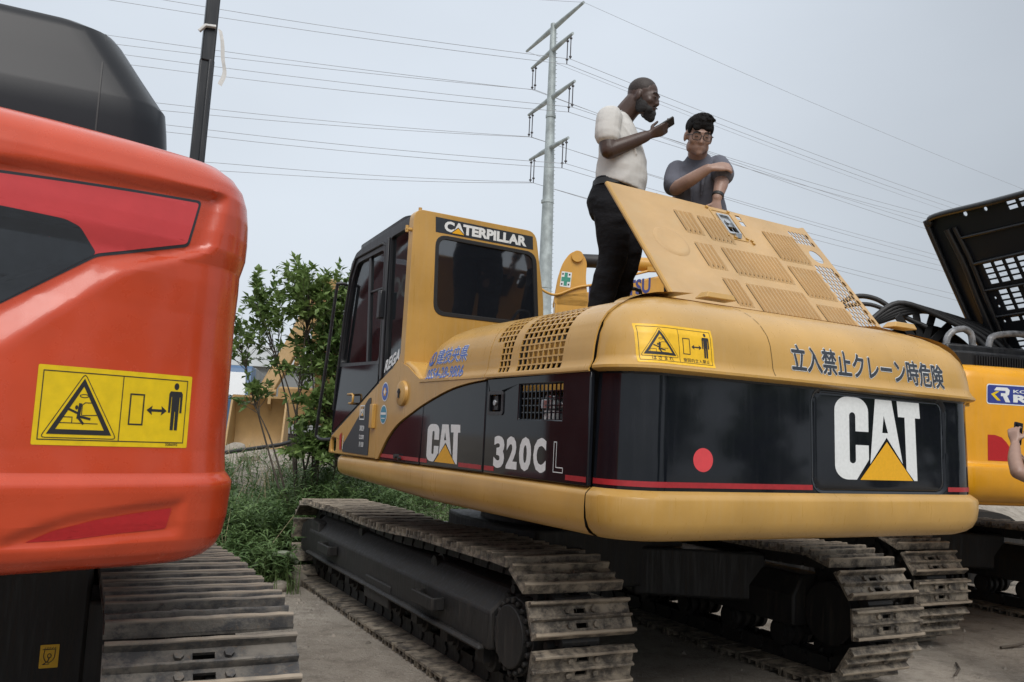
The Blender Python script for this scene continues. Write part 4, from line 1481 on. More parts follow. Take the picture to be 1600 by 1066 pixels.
OTAB = [(1.066, 0.15), (1.070, 0.10), (1.085, 0.060), (1.110, 0.032), (1.145, 0.016), (1.20, 0.005), (1.25, 0.002), (1.285, -0.002), (1.303, -0.002), (1.318, 0.006), (1.335, 0.020), (1.40, 0.026), (1.55, 0.028), (1.80, 0.028), (1.90, 0.024),
        (1.955, 0.024), (1.985, 0.016), (2.01, 0.010), (2.06, 0.008), (2.12, 0.010), (2.18, 0.018), (2.225, 0.034), (2.258, 0.060), (2.282, 0.095), (2.298, 0.14), (2.308, 0.20), (2.314, 0.28), (2.316, 0.38)]
def o_ring(d):
    P = []
    R = 2.75 - d
    for k in range(150):
        a = radians(-23.5 + 47 * k / 149)
        P.append((R * sin(a), -R * cos(a)))
    rc = max(0.30 - d, 0.06)
    c = (1.0966 - 0.30 * 0.3987, -2.522 + 0.30 * 0.9171)
    right = []
    for k in range(1, 25):
        a = radians(23.5 + 66.5 * k / 24)
        right.append((c[0] + rc * sin(a), c[1] - rc * cos(a)))
    right += [(c[0] + rc - 0.02, -1.9), (c[0] + rc - 0.04, -1.60)]
    return [(-p[0], p[1]) for p in reversed(right)] + P + right

_oc = {}
def o_get(d):
    k = round(d, 4)
    if k not in _oc:
        P = o_ring(d)
        L = ring_len(P)
        _oc[k] = (P, L)
    return _oc[k]

def box_sd(pt, poly):
    """signed distance to a polygon (negative inside)"""
    d = 1e9
    ins = False
    x, y = pt
    k = len(poly)
    for i in range(k):
        x1, y1 = poly[i]
        x2, y2 = poly[(i + 1) % k]
        ex, ey = x2 - x1, y2 - y1
        u = max(0, min(1, ((x - x1) * ex + (y - y1) * ey) / (ex * ex + ey * ey)))
        d = min(d, hypot(x - x1 - u * ex, y - y1 - u * ey))
        if (y1 > y) != (y2 > y) and x < (x2 - x1) * (y - y1) / (y2 - y1) + x1:
            ins = not ins
    return -d if ins else d

# decal outlines in (distance along the skin from the middle, height); measured 1.44 at the middle of the arc
RED = [(-0.2, 2.055), (0.587, 2.095), (1.128, 2.136), (1.100, 2.006), (0.844, 1.932), (0.619, 1.764), (0.30, 1.55), (-0.2, 1.40)]
BLK = [(-0.2, 1.985), (0.595, 2.012), (0.755, 2.008), (0.795, 1.995), (0.844, 1.932), (0.619, 1.764), (0.30, 1.55), (-0.2, 1.40)]
REC = [(-0.2, 2.092), (0.60, 2.132), (1.178, 2.176), (1.140, 1.968), (0.87, 1.893), (0.62, 1.715), (0.30, 1.505), (-0.2, 1.345)]
LOW = [(0.66, 1.150), (0.72, 1.186), (0.84, 1.222), (0.98, 1.244), (1.140, 1.258), (1.140, 1.165), (1.0, 1.158), (0.80, 1.145)]
RFL = [(0.735, 1.160), (0.80, 1.188), (0.90, 1.212), (1.00, 1.226), (1.115, 1.238), (1.102, 1.180), (0.98, 1.174), (0.85, 1.163)]
def pw(tab, x):
    return interp(tab, x) if x > tab[0][0] else tab[0][1]
EDGE = [(-0.2, 1.40), (0.30, 1.55), (0.619, 1.764), (0.844, 1.932), (1.10, 2.006), (1.3, 2.07)]      # lower edge of the decal field
CREASE = [(-0.2, 1.29), (0.30, 1.44), (0.63, 1.652), (0.90, 1.884), (1.0, 1.928), (1.13, 1.980), (1.3, 2.045)]
TOPL = [(-0.2, 2.098), (0.587, 2.138), (1.137, 2.180), (1.4, 2.20)]
def o_disp(s, z):
    """sunk field: crisp slope rising from the crease, short steps at the top and the right end"""
    if s < -0.3 or s > 1.35:
        q = 0.0
    else:
        A = (z - pw(CREASE, s)) / max(0.02, pw(EDGE, s) - pw(CREASE, s) - 0.022)
        B = (pw(TOPL, s) - z) / 0.024
        C_ = (1.205 + (z - 2.07) * 0.25 - s) / 0.060
        q = 0.030 * max(0.0, min(1.0, A)) * smooth01(0, 1, B) * smooth01(0, 1, C_)
    q += 0.013 * smooth01(0.010, -0.014, box_sd((s, z), LOW))
    return q
def o_pt(s, z, off=0.0):
    P, L = o_get(interp(OTAB, z) - off)
    t_ = max(0, min(L[-1], s + L[-1] / 2))
    lo, hi = 0, len(L) - 1
    while hi - lo > 1:
        mid = (lo + hi) // 2
        if L[mid] <= t_: lo = mid
        else: hi = mid
    u = (t_ - L[lo]) / max(1e-9, L[hi] - L[lo])
    x, y = P[lo][0] + (P[hi][0] - P[lo][0]) * u, P[lo][1] + (P[hi][1] - P[lo][1]) * u
    dd = o_disp(s, z)
    if dd:
        l = hypot(x, y)
        x, y = x * (1 - dd / l), y * (1 - dd / l)
    return Vector((x, y, z))
zl = sorted(set([q[0] for q in OTAB] + [1.066 + 0.0135 * k for k in range(1, 86)]))
ss = sorted(set([-2.0 + 0.05 * k for k in range(0, 48)] + [0.40 + 0.0125 * k for k in range(0, 84)] + [1.45 + 0.02 * k for k in range(1, 6)] + [1.6, 1.8, 2.0]))
mb = MB()
mb.grid(len(ss), len(zl), lambda i, j: o_pt(ss[i], zl[j]))
tp = [o_pt(s_, zl[-1]) for s_ in ss]
mb.grid(len(ss), 2, lambda i, j: tp[i] if j == 0 else (tp[i].x * 0.98, -1.75, 2.285))
bt = [o_pt(s_, zl[0]) for s_ in ss]
mb.grid(len(ss), 2, lambda i, j: bt[i] if j == 0 else (bt[i].x, -1.70, 1.065))
ocw = mb.build('counterweight', MT['orange'], ora, smooth=60)
decal('decal_border', MT['film_dark'], [[(p[0], p[1]) for p in rpoly([(-0.2, 2.062), (0.587, 2.103), (1.137, 2.145), (1.107, 1.999), (0.846, 1.924), (0.619, 1.760), (0.30, 1.545), (-0.2, 1.395)], 0.015)]], o_pt, 0.0014, ocw, 0.02)
decal('red_decal', MT['pinkred'], [rpoly(RED, 0.010)], o_pt, 0.0023, ocw, 0.02)
decal('charcoal_decal', MT['film_dark'], [rpoly(BLK, 0.012)], o_pt, 0.0031, ocw, 0.02)
decal('reflector', MT['reflector'], [rpoly(RFL, 0.006)], o_pt, 0.0014, ocw, 0.02)
put_label(ocw, o_pt, 0.721, 1.408, 0.420, 0.208, MT['label_lemon'], None, 0.0012, 0.02)

# black engine cover standing above the counterweight
m = MB()
CV = [(0.0, 2.20), (0.0, 2.40), (0.008, 2.50), (0.016, 2.570), (0.024, 2.582), (0.085, 2.690), (0.140, 2.790), (0.160, 2.818), (0.20, 2.834), (0.26, 2.838)]
def cover_ring(d):
    x1, y0, r = 1.03 - d * 1.25, -2.02 + d * 0.40, 0.13
    P = [(-x1, -0.6), (-x1, y0 + r)]
    for k in range(1, 9):
        a = radians(90 * k / 8)
        P.append((-x1 + r - r * cos(a), y0 + r - r * sin(a)))
    for k in range(1, 30):
        P.append((-x1 + r + (2 * x1 - 2 * r) * k / 29, y0))
    for k in range(1, 9):
        a = radians(90 * k / 8)
        P.append((x1 - r + r * sin(a), y0 + r - r * cos(a)))
    P.append((x1, -0.6))
    return P
R = [cover_ring(q[0]) for q in CV]
m.grid(len(R[0]), len(CV), lambda i, j: (*R[j][i], CV[j][1]))
m.grid(len(R[0]), 2, lambda i, j: (*R[-1][i], 2.838) if j == 0 else (R[-1][i][0], -0.6, 2.84))
m.build('engine_cover', MT['darkhood'], ora, smooth=30)
m = MB()
def cover_y(x, d_):
    P = cover_ring(d_)
    for a_, b_ in zip(P, P[1:]):
        if a_[0] <= x <= b_[0] and b_[0] > a_[0]:
            return a_[1] + (b_[1] - a_[1]) * (x - a_[0]) / (b_[0] - a_[0])
    return P[-1][1]
m.tube([(0.79, cover_y(0.79, d_) + 0.003, z_ - 0.002) for d_, z_ in CV[:-1]], 0.005, 6)
m.build('cover_seam', MT['ink'], ora)
# upper works behind, deck
m = MB()
m.box((0, -0.6, 1.62), (2.50, 2.6, 1.0))
m.box((0, -0.2, 1.14), (2.5, 3.0, 0.10))
m.build('body', MT['orange'], ora, bevel=0.04)
# slanting stay bar with a strip of ribbon
m = MB()
m.prism([(-0.033, -0.018), (0.033, -0.018), (0.033, 0.018), (-0.033, 0.018)], lambda u, v, t: (1.222 + u + (t - 2.6) * 0.012, -1.0 + v, t), 2.05, 3.18)
m.prism([(0.000, -0.030), (0.022, -0.030), (0.022, -0.018), (0.000, -0.018)], lambda u, v, t: (1.226 + u + (t - 2.6) * 0.012, -1.0 + v, t), 2.05, 3.18)
m.prism([(-0.030, -0.026), (0.030, -0.026), (0.030, 0.026), (-0.030, 0.026)], lambda u, v, t: (1.222 + u + (t - 2.6) * 0.012, -1.0 + v, t), 3.17, 3.95)
bar_ = m.build('stay_bar', MT['blackmetal'], ora, bevel=0.006)
m = MB()
rb = arc_pts([(1.262, -1.03, 3.335), (1.275, -1.045, 3.27), (1.283, -1.05, 3.19), (1.296, -1.05, 3.12), (1.278, -1.05, 3.06)], 5)
m.grid(2, len(rb), lambda i, j: (rb[j].x + (0.018 if i else 0), rb[j].y - (0.006 if i else 0), rb[j].z - (0.012 if i else 0)))
m.tube([(1.18, -1.03, 3.30), (1.205, -1.04, 3.33), (1.25, -1.04, 3.335)], 0.010, 6)
m.build('ribbon', MT['ribbon'], bar_, smooth=60)
m = MB()
m.tube([(1.10, -1.35, 2.30), (1.22, -1.30, 2.415), (1.30, -1.28, 2.40), (1.33, -1.28, 2.30)], [0.05, 0.06, 0.055, 0.04], 12)
m.build('light_cap', MT['rubber'], ora, smooth=60)
# pictogram plate on the carbody (lashing point)
pm = None
m = MB()
m.box((0.42, -1.02, 0.66), (1.06, 0.36, 0.55))
cbx = m.build('rear_axle_box', MT['under'], ora, bevel=0.02)
pm = flat((0.783, -1.202, 0.487), (0.9, 0, 0), (0, 0, 0.9), (0, -1, 0))
lab = decal('tie_down_label', MT['label_yellow'], [rrect(0.0, 0.0, 0.075, 0.10, 0.004)], pm, 0.002, cbx)
art = stroke([(0.012 + 0.010 * k, 0.080) for k in range(6)], 0.003)
for k in range(5):
    art += stroke([(0.015 + 0.010 * k, 0.080), (0.021 + 0.010 * k, 0.088)], 0.002)
art += stroke([tuple(p) for p in arc_pts([(0.018, 0.076), (0.016, 0.05), (0.026, 0.028), (0.045, 0.026), (0.058, 0.045), (0.060, 0.076)], 4)], 0.003)
art += stroke([tuple(p) for p in ellipse(0.038, 0.052, 0.007, 0.009, 14)], 0.003, True) + stroke([(0.038, 0.044), (0.034, 0.030), (0.018, 0.018)], 0.004) + stroke([(0.014, 0.016), (0.040, 0.018)], 0.003)
decal('tie_down_print', MT['ink'], art, pm, 0.0035, lab)
# ------------------------------------------------------------------ people
MT['skin_dark'] = plain('dark brown skin', (0.052, 0.026, 0.018), 0.42, 0, 0.18, 18, 0.05)
MT['skin_light'] = plain('light brown skin', (0.30, 0.185, 0.142), 0.45, 0, 0.12, 18, 0.05)
MT['hair'] = plain('black hair', (0.009, 0.008, 0.008), 0.8, 0, 0.4, 90, 0.8, spec=0.15)
MT['beard'] = plain('short black beard', (0.009, 0.007, 0.007), 0.75, 0, 0.3, 90, 0.5)
MT['eye'] = plain('eye', (0.05, 0.035, 0.03), 0.15, 0, 0.1)
MT['lens'] = glass('spectacle lens', (0.02, 0.02, 0.02), 0.02, 0.15, 1.4)

def cloth(name, col, rough=0.85, wr=0.5):
    m, t, b = new_mat(name)
    n = _noise(t, 6.5, 4, 0.5, (1.0, 1.0, 1.9))
    f = _noise(t, 300, 2, 0.5)
    t.links.new(_mix(t, _range(t, n.outputs['Fac'], 0.3, 0.7, 0, 1), tuple(c * 0.88 for c in col), tuple(min(1, c * 1.06) for c in col)), b.inputs['Base Color'])
    b.inputs['Roughness'].default_value = rough
    b.inputs['Specular IOR Level'].default_value = 0.2
    _bump(t, b, n.outputs['Fac'], wr, 0.05)
    return m
MT['tee_white'] = cloth('off white jersey', (0.56, 0.545, 0.52), wr=0.12)
MT['tee_grey'] = cloth('slate grey jersey', (0.120, 0.124, 0.152), wr=0.15)
MT['trousers_black'] = cloth('black trousers', (0.008, 0.008, 0.010))
MT['tee_black'] = cloth('black jersey', (0.012, 0.012, 0.014))
MT['sole'] = plain('shoe', (0.03, 0.03, 0.03), 0.6)

def ring_sections(secs, n=22, e=2.3):
    """closed tube through cross sections (centre, half width vector, half depth vector)"""
    V, F = [], []
    for c, a, b in secs:
        c, a, b = Vector(c), Vector(a), Vector(b)
        for k in range(n):
            q = 2 * pi * k / n
            cx, sy = cos(q), sin(q)
            V.append(c + a * math.copysign(abs(cx) ** (2 / e), cx) + b * math.copysign(abs(sy) ** (2 / e), sy))
    m = len(secs)
    for i in range(m - 1):
        for k in range(n):
            F.append((i * n + k, i * n + (k + 1) % n, (i + 1) * n + (k + 1) % n, (i + 1) * n + k))
    F.append(tuple(range(n - 1, -1, -1)))
    F.append(tuple((m - 1) * n + k for k in range(n)))
    return V, F

def limb(mb, pts, rad, n=14):
    """tapered limb with rounded ends"""
    P = [Vector(p) for p in pts]
    sp = arc_pts(P, 5)
    R = []
    for i in range(len(rad) - 1):
        for k in range(5):
            R.append(rad[i] + (rad[i + 1] - rad[i]) * k / 5)
    R.append(rad[-1])
    a, b = (sp[0] - sp[1]).normalized(), (sp[-1] - sp[-2]).normalized()
    sp = [sp[0] + a * R[0] * 0.8, sp[0] + a * R[0] * 0.5] + sp + [sp[-1] + b * R[-1] * 0.5, sp[-1] + b * R[-1] * 0.8]
    R = [R[0] * 0.45, R[0] * 0.85] + R + [R[-1] * 0.85, R[-1] * 0.45]
    mb.tube(sp, R, n)

def ball(mb, c, r, R=None, nu=18, nv=12):
    c = Vector(c)
    V, F = [], []
    for j in range(nv + 1):
        t = pi * j / nv
        for i in range(nu):
            a = 2 * pi * i / nu
            p = Vector((r[0] * sin(t) * cos(a), r[1] * sin(t) * sin(a), r[2] * cos(t)))
            V.append(c + (R @ p if R else p))
    for j in range(nv):
        for i in range(nu):
            i2 = (i + 1) % nu
            F.append((j * nu + i, (j + 1) * nu + i, (j + 1) * nu + i2, j * nu + i2))
    mb.add(V, F)

def fuse(mb, name, mat, parent, vox, smooth_it=4, factor=0.5, folds=None):
    """weld overlapping volumes into one continuous skin"""
    o = mb.build(name, mat, parent, smooth=180, weld=1e-6)
    r = o.modifiers.new('remesh', 'REMESH')
    r.mode = 'VOXEL'
    r.voxel_size = vox
    r.use_smooth_shade = True
    if smooth_it:
        sm = o.modifiers.new('smooth', 'SMOOTH')
        sm.iterations = smooth_it
        sm.factor = factor
    dg = bpy.context.evaluated_depsgraph_get()
    me = bpy.data.meshes.new_from_object(o.evaluated_get(dg))
    o.modifiers.clear()
    old = o.data
    o.data = me
    bpy.data.meshes.remove(old)
    me.name = name
    if not me.materials:
        me.materials.append(mat)
    me.polygons.foreach_set('use_smooth', [True] * len(me.polygons))
    if folds:                                          # creases in the cloth
        amp, sx_, sz_ = folds
        ns_ = [(v.co.copy(), v.normal.copy()) for v in me.vertices]
        for v, (c, n_) in zip(me.vertices, ns_):
            q = Vector((c.x * sx_ + c.z * 3.0, c.y * sx_ - c.z * 2.0, c.z * sz_))
            r_ = 1 - 2.2 * abs(noise.noise(q)) + 0.35 * noise.noise(q * 2.3)
            g_ = 0.35 + 0.65 * smooth01(-0.25, 0.35, noise.noise(c * 3.1 + Vector((5, 1, 2))))
            v.co = c + n_ * amp * (r_ - 0.45) * g_
    return o

def hand(mb, wrist, d, palm_n, curl, side, sc=1.0, spread=0.10):
    """palm with four fingers and a thumb; d = direction of the hand, palm_n = way the palm faces, side = +1 thumb on d x palm_n"""
    w_ = Vector(wrist)
    d, pn = Vector(d).normalized(), Vector(palm_n).normalized()
    pn = (pn - d * pn.dot(d)).normalized()
    sd = d.cross(pn) * side
    L = 0.092 * sc
    secs = []
    for u, hw, hd in ((-0.02, 0.026, 0.020), (0.02, 0.030, 0.018), (0.06, 0.040, 0.016), (0.092, 0.042, 0.014)):
        secs.append((w_ + d * u * sc, sd * hw * sc, pn * hd * sc))
    mb.add(*ring_sections(secs, 14, 2.6))
    lens = (0.074, 0.083, 0.078, 0.062)
    for k in range(4):
        off = (1.5 - k) * 0.0205 * sc
        p = w_ + d * L + sd * off
        dd = (d + sd * (1.5 - k) * spread).normalized()
        c = curl[k]
        P = [p - d * 0.02 * sc, p]
        ang = 0.0
        for j, fr in enumerate((0.46, 0.30, 0.24)):
            ang += c * (0.9, 1.0, 0.8)[j]
            P.append(P[-1] + (dd * cos(ang) + pn * sin(ang)) * lens[k] * fr * sc)
        limb(mb, P, [0.0092 * sc, 0.0095 * sc, 0.0088 * sc, 0.0080 * sc, 0.0070 * sc], 8)
    t0 = w_ + d * 0.025 * sc + sd * 0.026 * sc
    tc_ = curl[4]
    P = [t0 - sd * 0.012 * sc, t0 + (d * 0.45 + sd * 0.9 * (1 - tc_) + pn * tc_) .normalized() * 0.036 * sc]
    P.append(P[-1] + (d * 0.85 + sd * 0.35 * (1 - tc_) + pn * 0.6 * tc_).normalized() * 0.032 * sc)
    P.append(P[-1] + (d * 0.95 + sd * 0.1 + pn * 0.5 * tc_).normalized() * 0.026 * sc)
    limb(mb, P, [0.0135 * sc, 0.0115 * sc, 0.0100 * sc, 0.0085 * sc], 8)

def head_parts(mb, C, R, s=1.0, jaw=1.0):
    """skull, face, jaw, nose, lips, ears, brow around centre C; R turns head space (x right, y forward, z up)"""
    T = lambda x, y, z: C + R @ Vector((x * s, y * s, z * s))
    B = lambda c, r: ball(mb, T(*c), (r[0] * s, r[1] * s, r[2] * s), R)
    B((0, -0.012, 0.035), (0.076, 0.096, 0.088))
    B((0, 0.030, -0.005), (0.066, 0.066, 0.085))
    B((0, 0.040, -0.062), (0.052 * jaw, 0.054, 0.048))
    B((0, 0.072, -0.090), (0.026 * jaw, 0.024, 0.022))
    B((0, 0.080, 0.026), (0.050, 0.018, 0.012))            # brow
    for q in (-1, 1):
        B((q * 0.038, 0.056, -0.024), (0.026, 0.028, 0.026))   # cheek
        B((q * 0.078, -0.006, -0.008), (0.010, 0.020, 0.032))  # ear
        B((q * 0.050, 0.020, -0.062), (0.018, 0.038, 0.034))
        B((q * 0.031, 0.082, 0.004), (0.014, 0.010, 0.0065))   # eyelid
    limb(mb, [T(0, 0.086, 0.018), T(0, 0.096, -0.010), T(0, 0.102, -0.030)], [0.009 * s, 0.010 * s, 0.012 * s], 10)
    for q in (-1, 1):
        B((q * 0.012, 0.092, -0.033), (0.009, 0.011, 0.008))
    B((0, 0.088, -0.057), (0.023, 0.010, 0.0060))
    B((0, 0.086, -0.068), (0.020, 0.010, 0.0065))

def rot_head(yaw, pitch, roll=0.0):
    return Matrix.Rotation(yaw, 3, 'Z') @ Matrix.Rotation(-pitch, 3, 'X') @ Matrix.Rotation(roll, 3, 'Y')

def eyes(parent, C, R, s, depth=0.086):
    m = MB()
    for q in (-1, 1):
        ball(m, C + R @ Vector((q * 0.031 * s, depth * s, 0.0015 * s)), (0.0105 * s, 0.0075 * s, 0.0050 * s), R, 12, 8)
    # one mesh per eye is finer than the picture shows; both lie in the face
    return m

# ---- the man in the white shirt, looking at his phone (local: x right, y forward, z up)
def man_white():
    r = thing('person', 'bald bearded man in white t-shirt and black trousers looking at the phone in his hand', 'person', (0.640, 5.30, 2.03), radians(-106))
    C = Vector((0.0, 0.120, 1.612))
    R = rot_head(radians(-10), radians(12))
    b = MB()
    head_parts(b, C, R, 1.03, 1.12)
    limb(b, [(0, -0.035, 1.44), (0, 0.005, 1.51), (0, 0.070, 1.590)], [0.078, 0.070, 0.068])
    tor = [((0, -0.035, 1.02), (0.165, 0, 0), (0, 0.125, 0)), ((0, -0.015, 1.15), (0.175, 0, 0), (0, 0.14, 0)), ((0, -0.012, 1.30), (0.185, 0, 0), (0, 0.12, 0)), ((0, -0.035, 1.42), (0.18, 0, 0), (0, 0.10, 0)), ((0, -0.04, 1.49), (0.10, 0, 0), (0, 0.065, 0))]
    b.add(*ring_sections(tor))
    # near (right) arm bent, phone held up
    sh, el, wr = Vector((0.195, -0.055, 1.430)), Vector((0.235, -0.045, 1.200)), Vector((0.130, 0.165, 1.318))
    limb(b, [sh, (0.215, -0.06, 1.32), el], [0.066, 0.062, 0.053])
    limb(b, [el, (0.192, 0.045, 1.248), wr], [0.053, 0.047, 0.034])
    hd = Vector((-0.25, 0.86, 0.42))
    hand(b, wr + hd.normalized() * 0.018, hd, (-0.55, -0.25, 0.55), (0.36, 0.42, 0.50, 0.58, 0.92), 1, 1.0, 0.05)
    # far arm hanging, hand at the thigh
    limb(b, [(-0.195, -0.055, 1.43), (-0.225, -0.05, 1.29), (-0.235, -0.03, 1.14)], [0.066, 0.060, 0.050])
    limb(b, [(-0.235, -0.03, 1.14), (-0.20, 0.07, 1.03), (-0.13, 0.15, 0.98)], [0.050, 0.043, 0.032])
    hand(b, (-0.12, 0.17, 0.97), (0.6, 0.6, -0.3), (0.4, -0.6, 0), (0.5, 0.5, 0.5, 0.5, 0.4), -1)
    for q, fy, kx in ((1, -0.05, 0.10), (-1, -0.01, -0.095)):
        limb(b, [(q * 0.09, -0.05, 0.92), (kx, 0.02 + fy, 0.52), (kx, -0.05 + fy, 0.09)], [0.085, 0.056, 0.042])
    body = fuse(b, 'body', MT['skin_dark'], r, 0.0065, 3)
    t = MB()
    tor = [((0, -0.012, 1.035), (0.186, 0, 0), (0, 0.152, -0.045)), ((0, -0.002, 1.09), (0.189, 0, 0), (0, 0.158, -0.030)), ((0, 0.002, 1.15), (0.190, 0, 0), (0, 0.158, -0.012)), ((0, 0.000, 1.22), (0.190, 0, 0), (0, 0.150, 0)),
           ((0, -0.010, 1.31), (0.198, 0, 0), (0, 0.134, 0)), ((0, -0.030, 1.40), (0.196, 0, 0), (0, 0.120, 0)), ((0, -0.042, 1.465), (0.150, 0, 0), (0, 0.098, 0)), ((0, -0.040, 1.508), (0.082, 0, 0), (0, 0.078, 0))]
    t.add(*ring_sections(tor, 26, 2.2))
    limb(t, [(0.150, -0.045, 1.435), (0.200, -0.055, 1.415), (0.220, -0.060, 1.335), (0.226, -0.058, 1.300)], [0.066, 0.080, 0.078, 0.080])
    limb(t, [(-0.150, -0.045, 1.435), (-0.200, -0.055, 1.415), (-0.228, -0.055, 1.30)], [0.066, 0.080, 0.078])
    # drawn folds across back and belly
    for k, (z0, yb) in enumerate(((1.13, -0.150), (1.19, -0.146), (1.25, -0.138), (1.31, -0.130))):
        limb(t, [(-0.12, yb + 0.018, z0 - 0.01), (0.02, yb - 0.002, z0 + 0.006), (0.15, yb + 0.062, z0 + 0.020)], [0.006, 0.011, 0.006], 8)
    limb(t, [(0.175, 0.03, 1.37), (0.165, 0.08, 1.30), (0.15, 0.11, 1.20)], [0.008, 0.012, 0.007], 8)
    fuse(t, 'shirt', MT['tee_white'], r, 0.0075, 3, folds=(0.0055, 5.0, 11.0))
    p = MB()
    p.add(*ring_sections([((0, -0.030, 1.075), (0.172, 0, 0), (0, 0.135, 0)), ((0, -0.040, 1.02), (0.178, 0, 0), (0, 0.142, 0)), ((0, -0.060, 0.94), (0.182, 0, 0), (0, 0.150, 0)), ((0, -0.055, 0.84), (0.178, 0, 0), (0, 0.140, 0))], 26, 2.3))
    limb(p, [(0.090, -0.050, 0.90), (0.100, -0.030, 0.75), (0.100, -0.020, 0.58), (0.103, -0.070, 0.36), (0.103, -0.100, 0.07)], [0.112, 0.106, 0.092, 0.080, 0.076])
    limb(p, [(-0.090, -0.040, 0.90), (-0.095, 0.020, 0.75), (-0.095, 0.025, 0.58), (-0.095, -0.020, 0.36), (-0.095, -0.060, 0.07)], [0.112, 0.106, 0.092, 0.080, 0.076])
    fuse(p, 'trousers', MT['trousers_black'], r, 0.009, 3, folds=(0.009, 5.0, 10.0))
    bl = MB()
    bl.add(*ring_sections([((0, -0.034, 1.020), (0.182, 0, 0), (0, 0.146, 0)), ((0, -0.033, 1.058), (0.180, 0, 0), (0, 0.144, 0))], 28, 2.3))
    bl.build('belt', MT['rubber'], r, smooth=50)
    for q, fy in ((1, -0.02), (-1, 0.06)):
        s_ = MB()
        ball(s_, (q * 0.100, -0.06 + fy, 0.045), (0.05, 0.14, 0.045))
        s_.build('shoe', MT['sole'], r, smooth=180)
    # beard and the cropped hair shadow
    T = lambda x, y, z: C + R @ Vector((x * 1.03, y * 1.03, z * 1.03))
    bd = MB()
    ball(bd, T(0, 0.064, -0.098), (0.040, 0.040, 0.040), R)
    ball(bd, T(0, 0.078, -0.116), (0.027, 0.027, 0.030), R)
    for q in (-1, 1):
        ball(bd, T(q * 0.055, 0.022, -0.066), (0.019, 0.042, 0.043), R)
        ball(bd, T(q * 0.066, 0.002, -0.034), (0.011, 0.018, 0.036), R)
        ball(bd, T(q * 0.038, 0.060, -0.078), (0.022, 0.034, 0.026), R)
        ball(bd, T(q * 0.022, 0.092, -0.049), (0.015, 0.008, 0.005), R)
    fuse(bd, 'beard', MT['beard'], r, 0.006, 2)
    ey = MB()
    ball(ey, T(0.031, 0.090, 0.002), (0.0095, 0.006, 0.0045), R, 10, 8)
    ey.build('eye', MT['eye'], r, smooth=180)
    ey = MB()
    ball(ey, T(-0.031, 0.090, 0.002), (0.0095, 0.006, 0.0045), R, 10, 8)
    ey.build('eye', MT['eye'], r, smooth=180)
    for q in (-1, 1):
        eb_ = MB()
        limb(eb_, [T(q * 0.014, 0.092, 0.025), T(q * 0.032, 0.089, 0.029), T(q * 0.048, 0.078, 0.023)], [0.004, 0.005, 0.003], 8)
        eb_.build('eyebrow', MT['hair'], r, smooth=180)
    hc = MB()
    ball(hc, T(0, -0.016, 0.047), (0.0795, 0.094, 0.083), R, 28, 18)
    MT['crop'] = plain('cropped hair', (0.024, 0.015, 0.012), 0.6, 0, 0.25, 120, 0.2)
    hc.build('cropped_hair', MT['crop'], r, smooth=180)
    nk = MB()
    nk.tube([(0.066 * cos(a), -0.012 + 0.070 * sin(a) , 1.512 + 0.012 * sin(a)) for a in [2 * pi * k / 30 for k in range(31)]], 0.004, 6)
    nk.build('necklace', MT['steel'], r, smooth=60)
    # the phone rests in the raised hand: a thing of its own
    ph = thing('phone', 'dark phone held up in the bearded man\'s hand', 'phone')
    c = MB()
    c.prism(rrect(-0.036, -0.075, 0.036, 0.075, 0.008), lambda u, v, t_: (u, v, t_), -0.0045, 0.0045)
    c.build('case', MT['rubber'], ph, bevel=0.002)
    c = MB()
    c.prism(rrect(-0.033, -0.071, 0.033, 0.071, 0.006), lambda u, v, t_: (u, v, t_), 0.0046, 0.0056)
    c.build('screen', MT['cat_black'], ph, smooth=0)
    mw = Matrix.Translation((0.640, 5.30, 2.03)) @ Matrix.Rotation(radians(-106), 4, 'Z')
    fw = Vector((-0.22, 0.80, 0.58)).normalized()
    nz = Vector((-0.25, -0.62, 0.74))
    nz = (nz - fw * nz.dot(fw)).normalized()
    sx = fw.cross(nz)
    pos = wr + hd.normalized() * 0.128 + nz * 0.020
    L = Matrix(((sx.x, fw.x, nz.x, pos.x), (sx.y, fw.y, nz.y, pos.y), (sx.z, fw.z, nz.z, pos.z), (0, 0, 0, 1)))
    W_ = mw @ L
    ph.location = W_.to_translation()
    ph.rotation_euler = W_.to_euler()
    return r

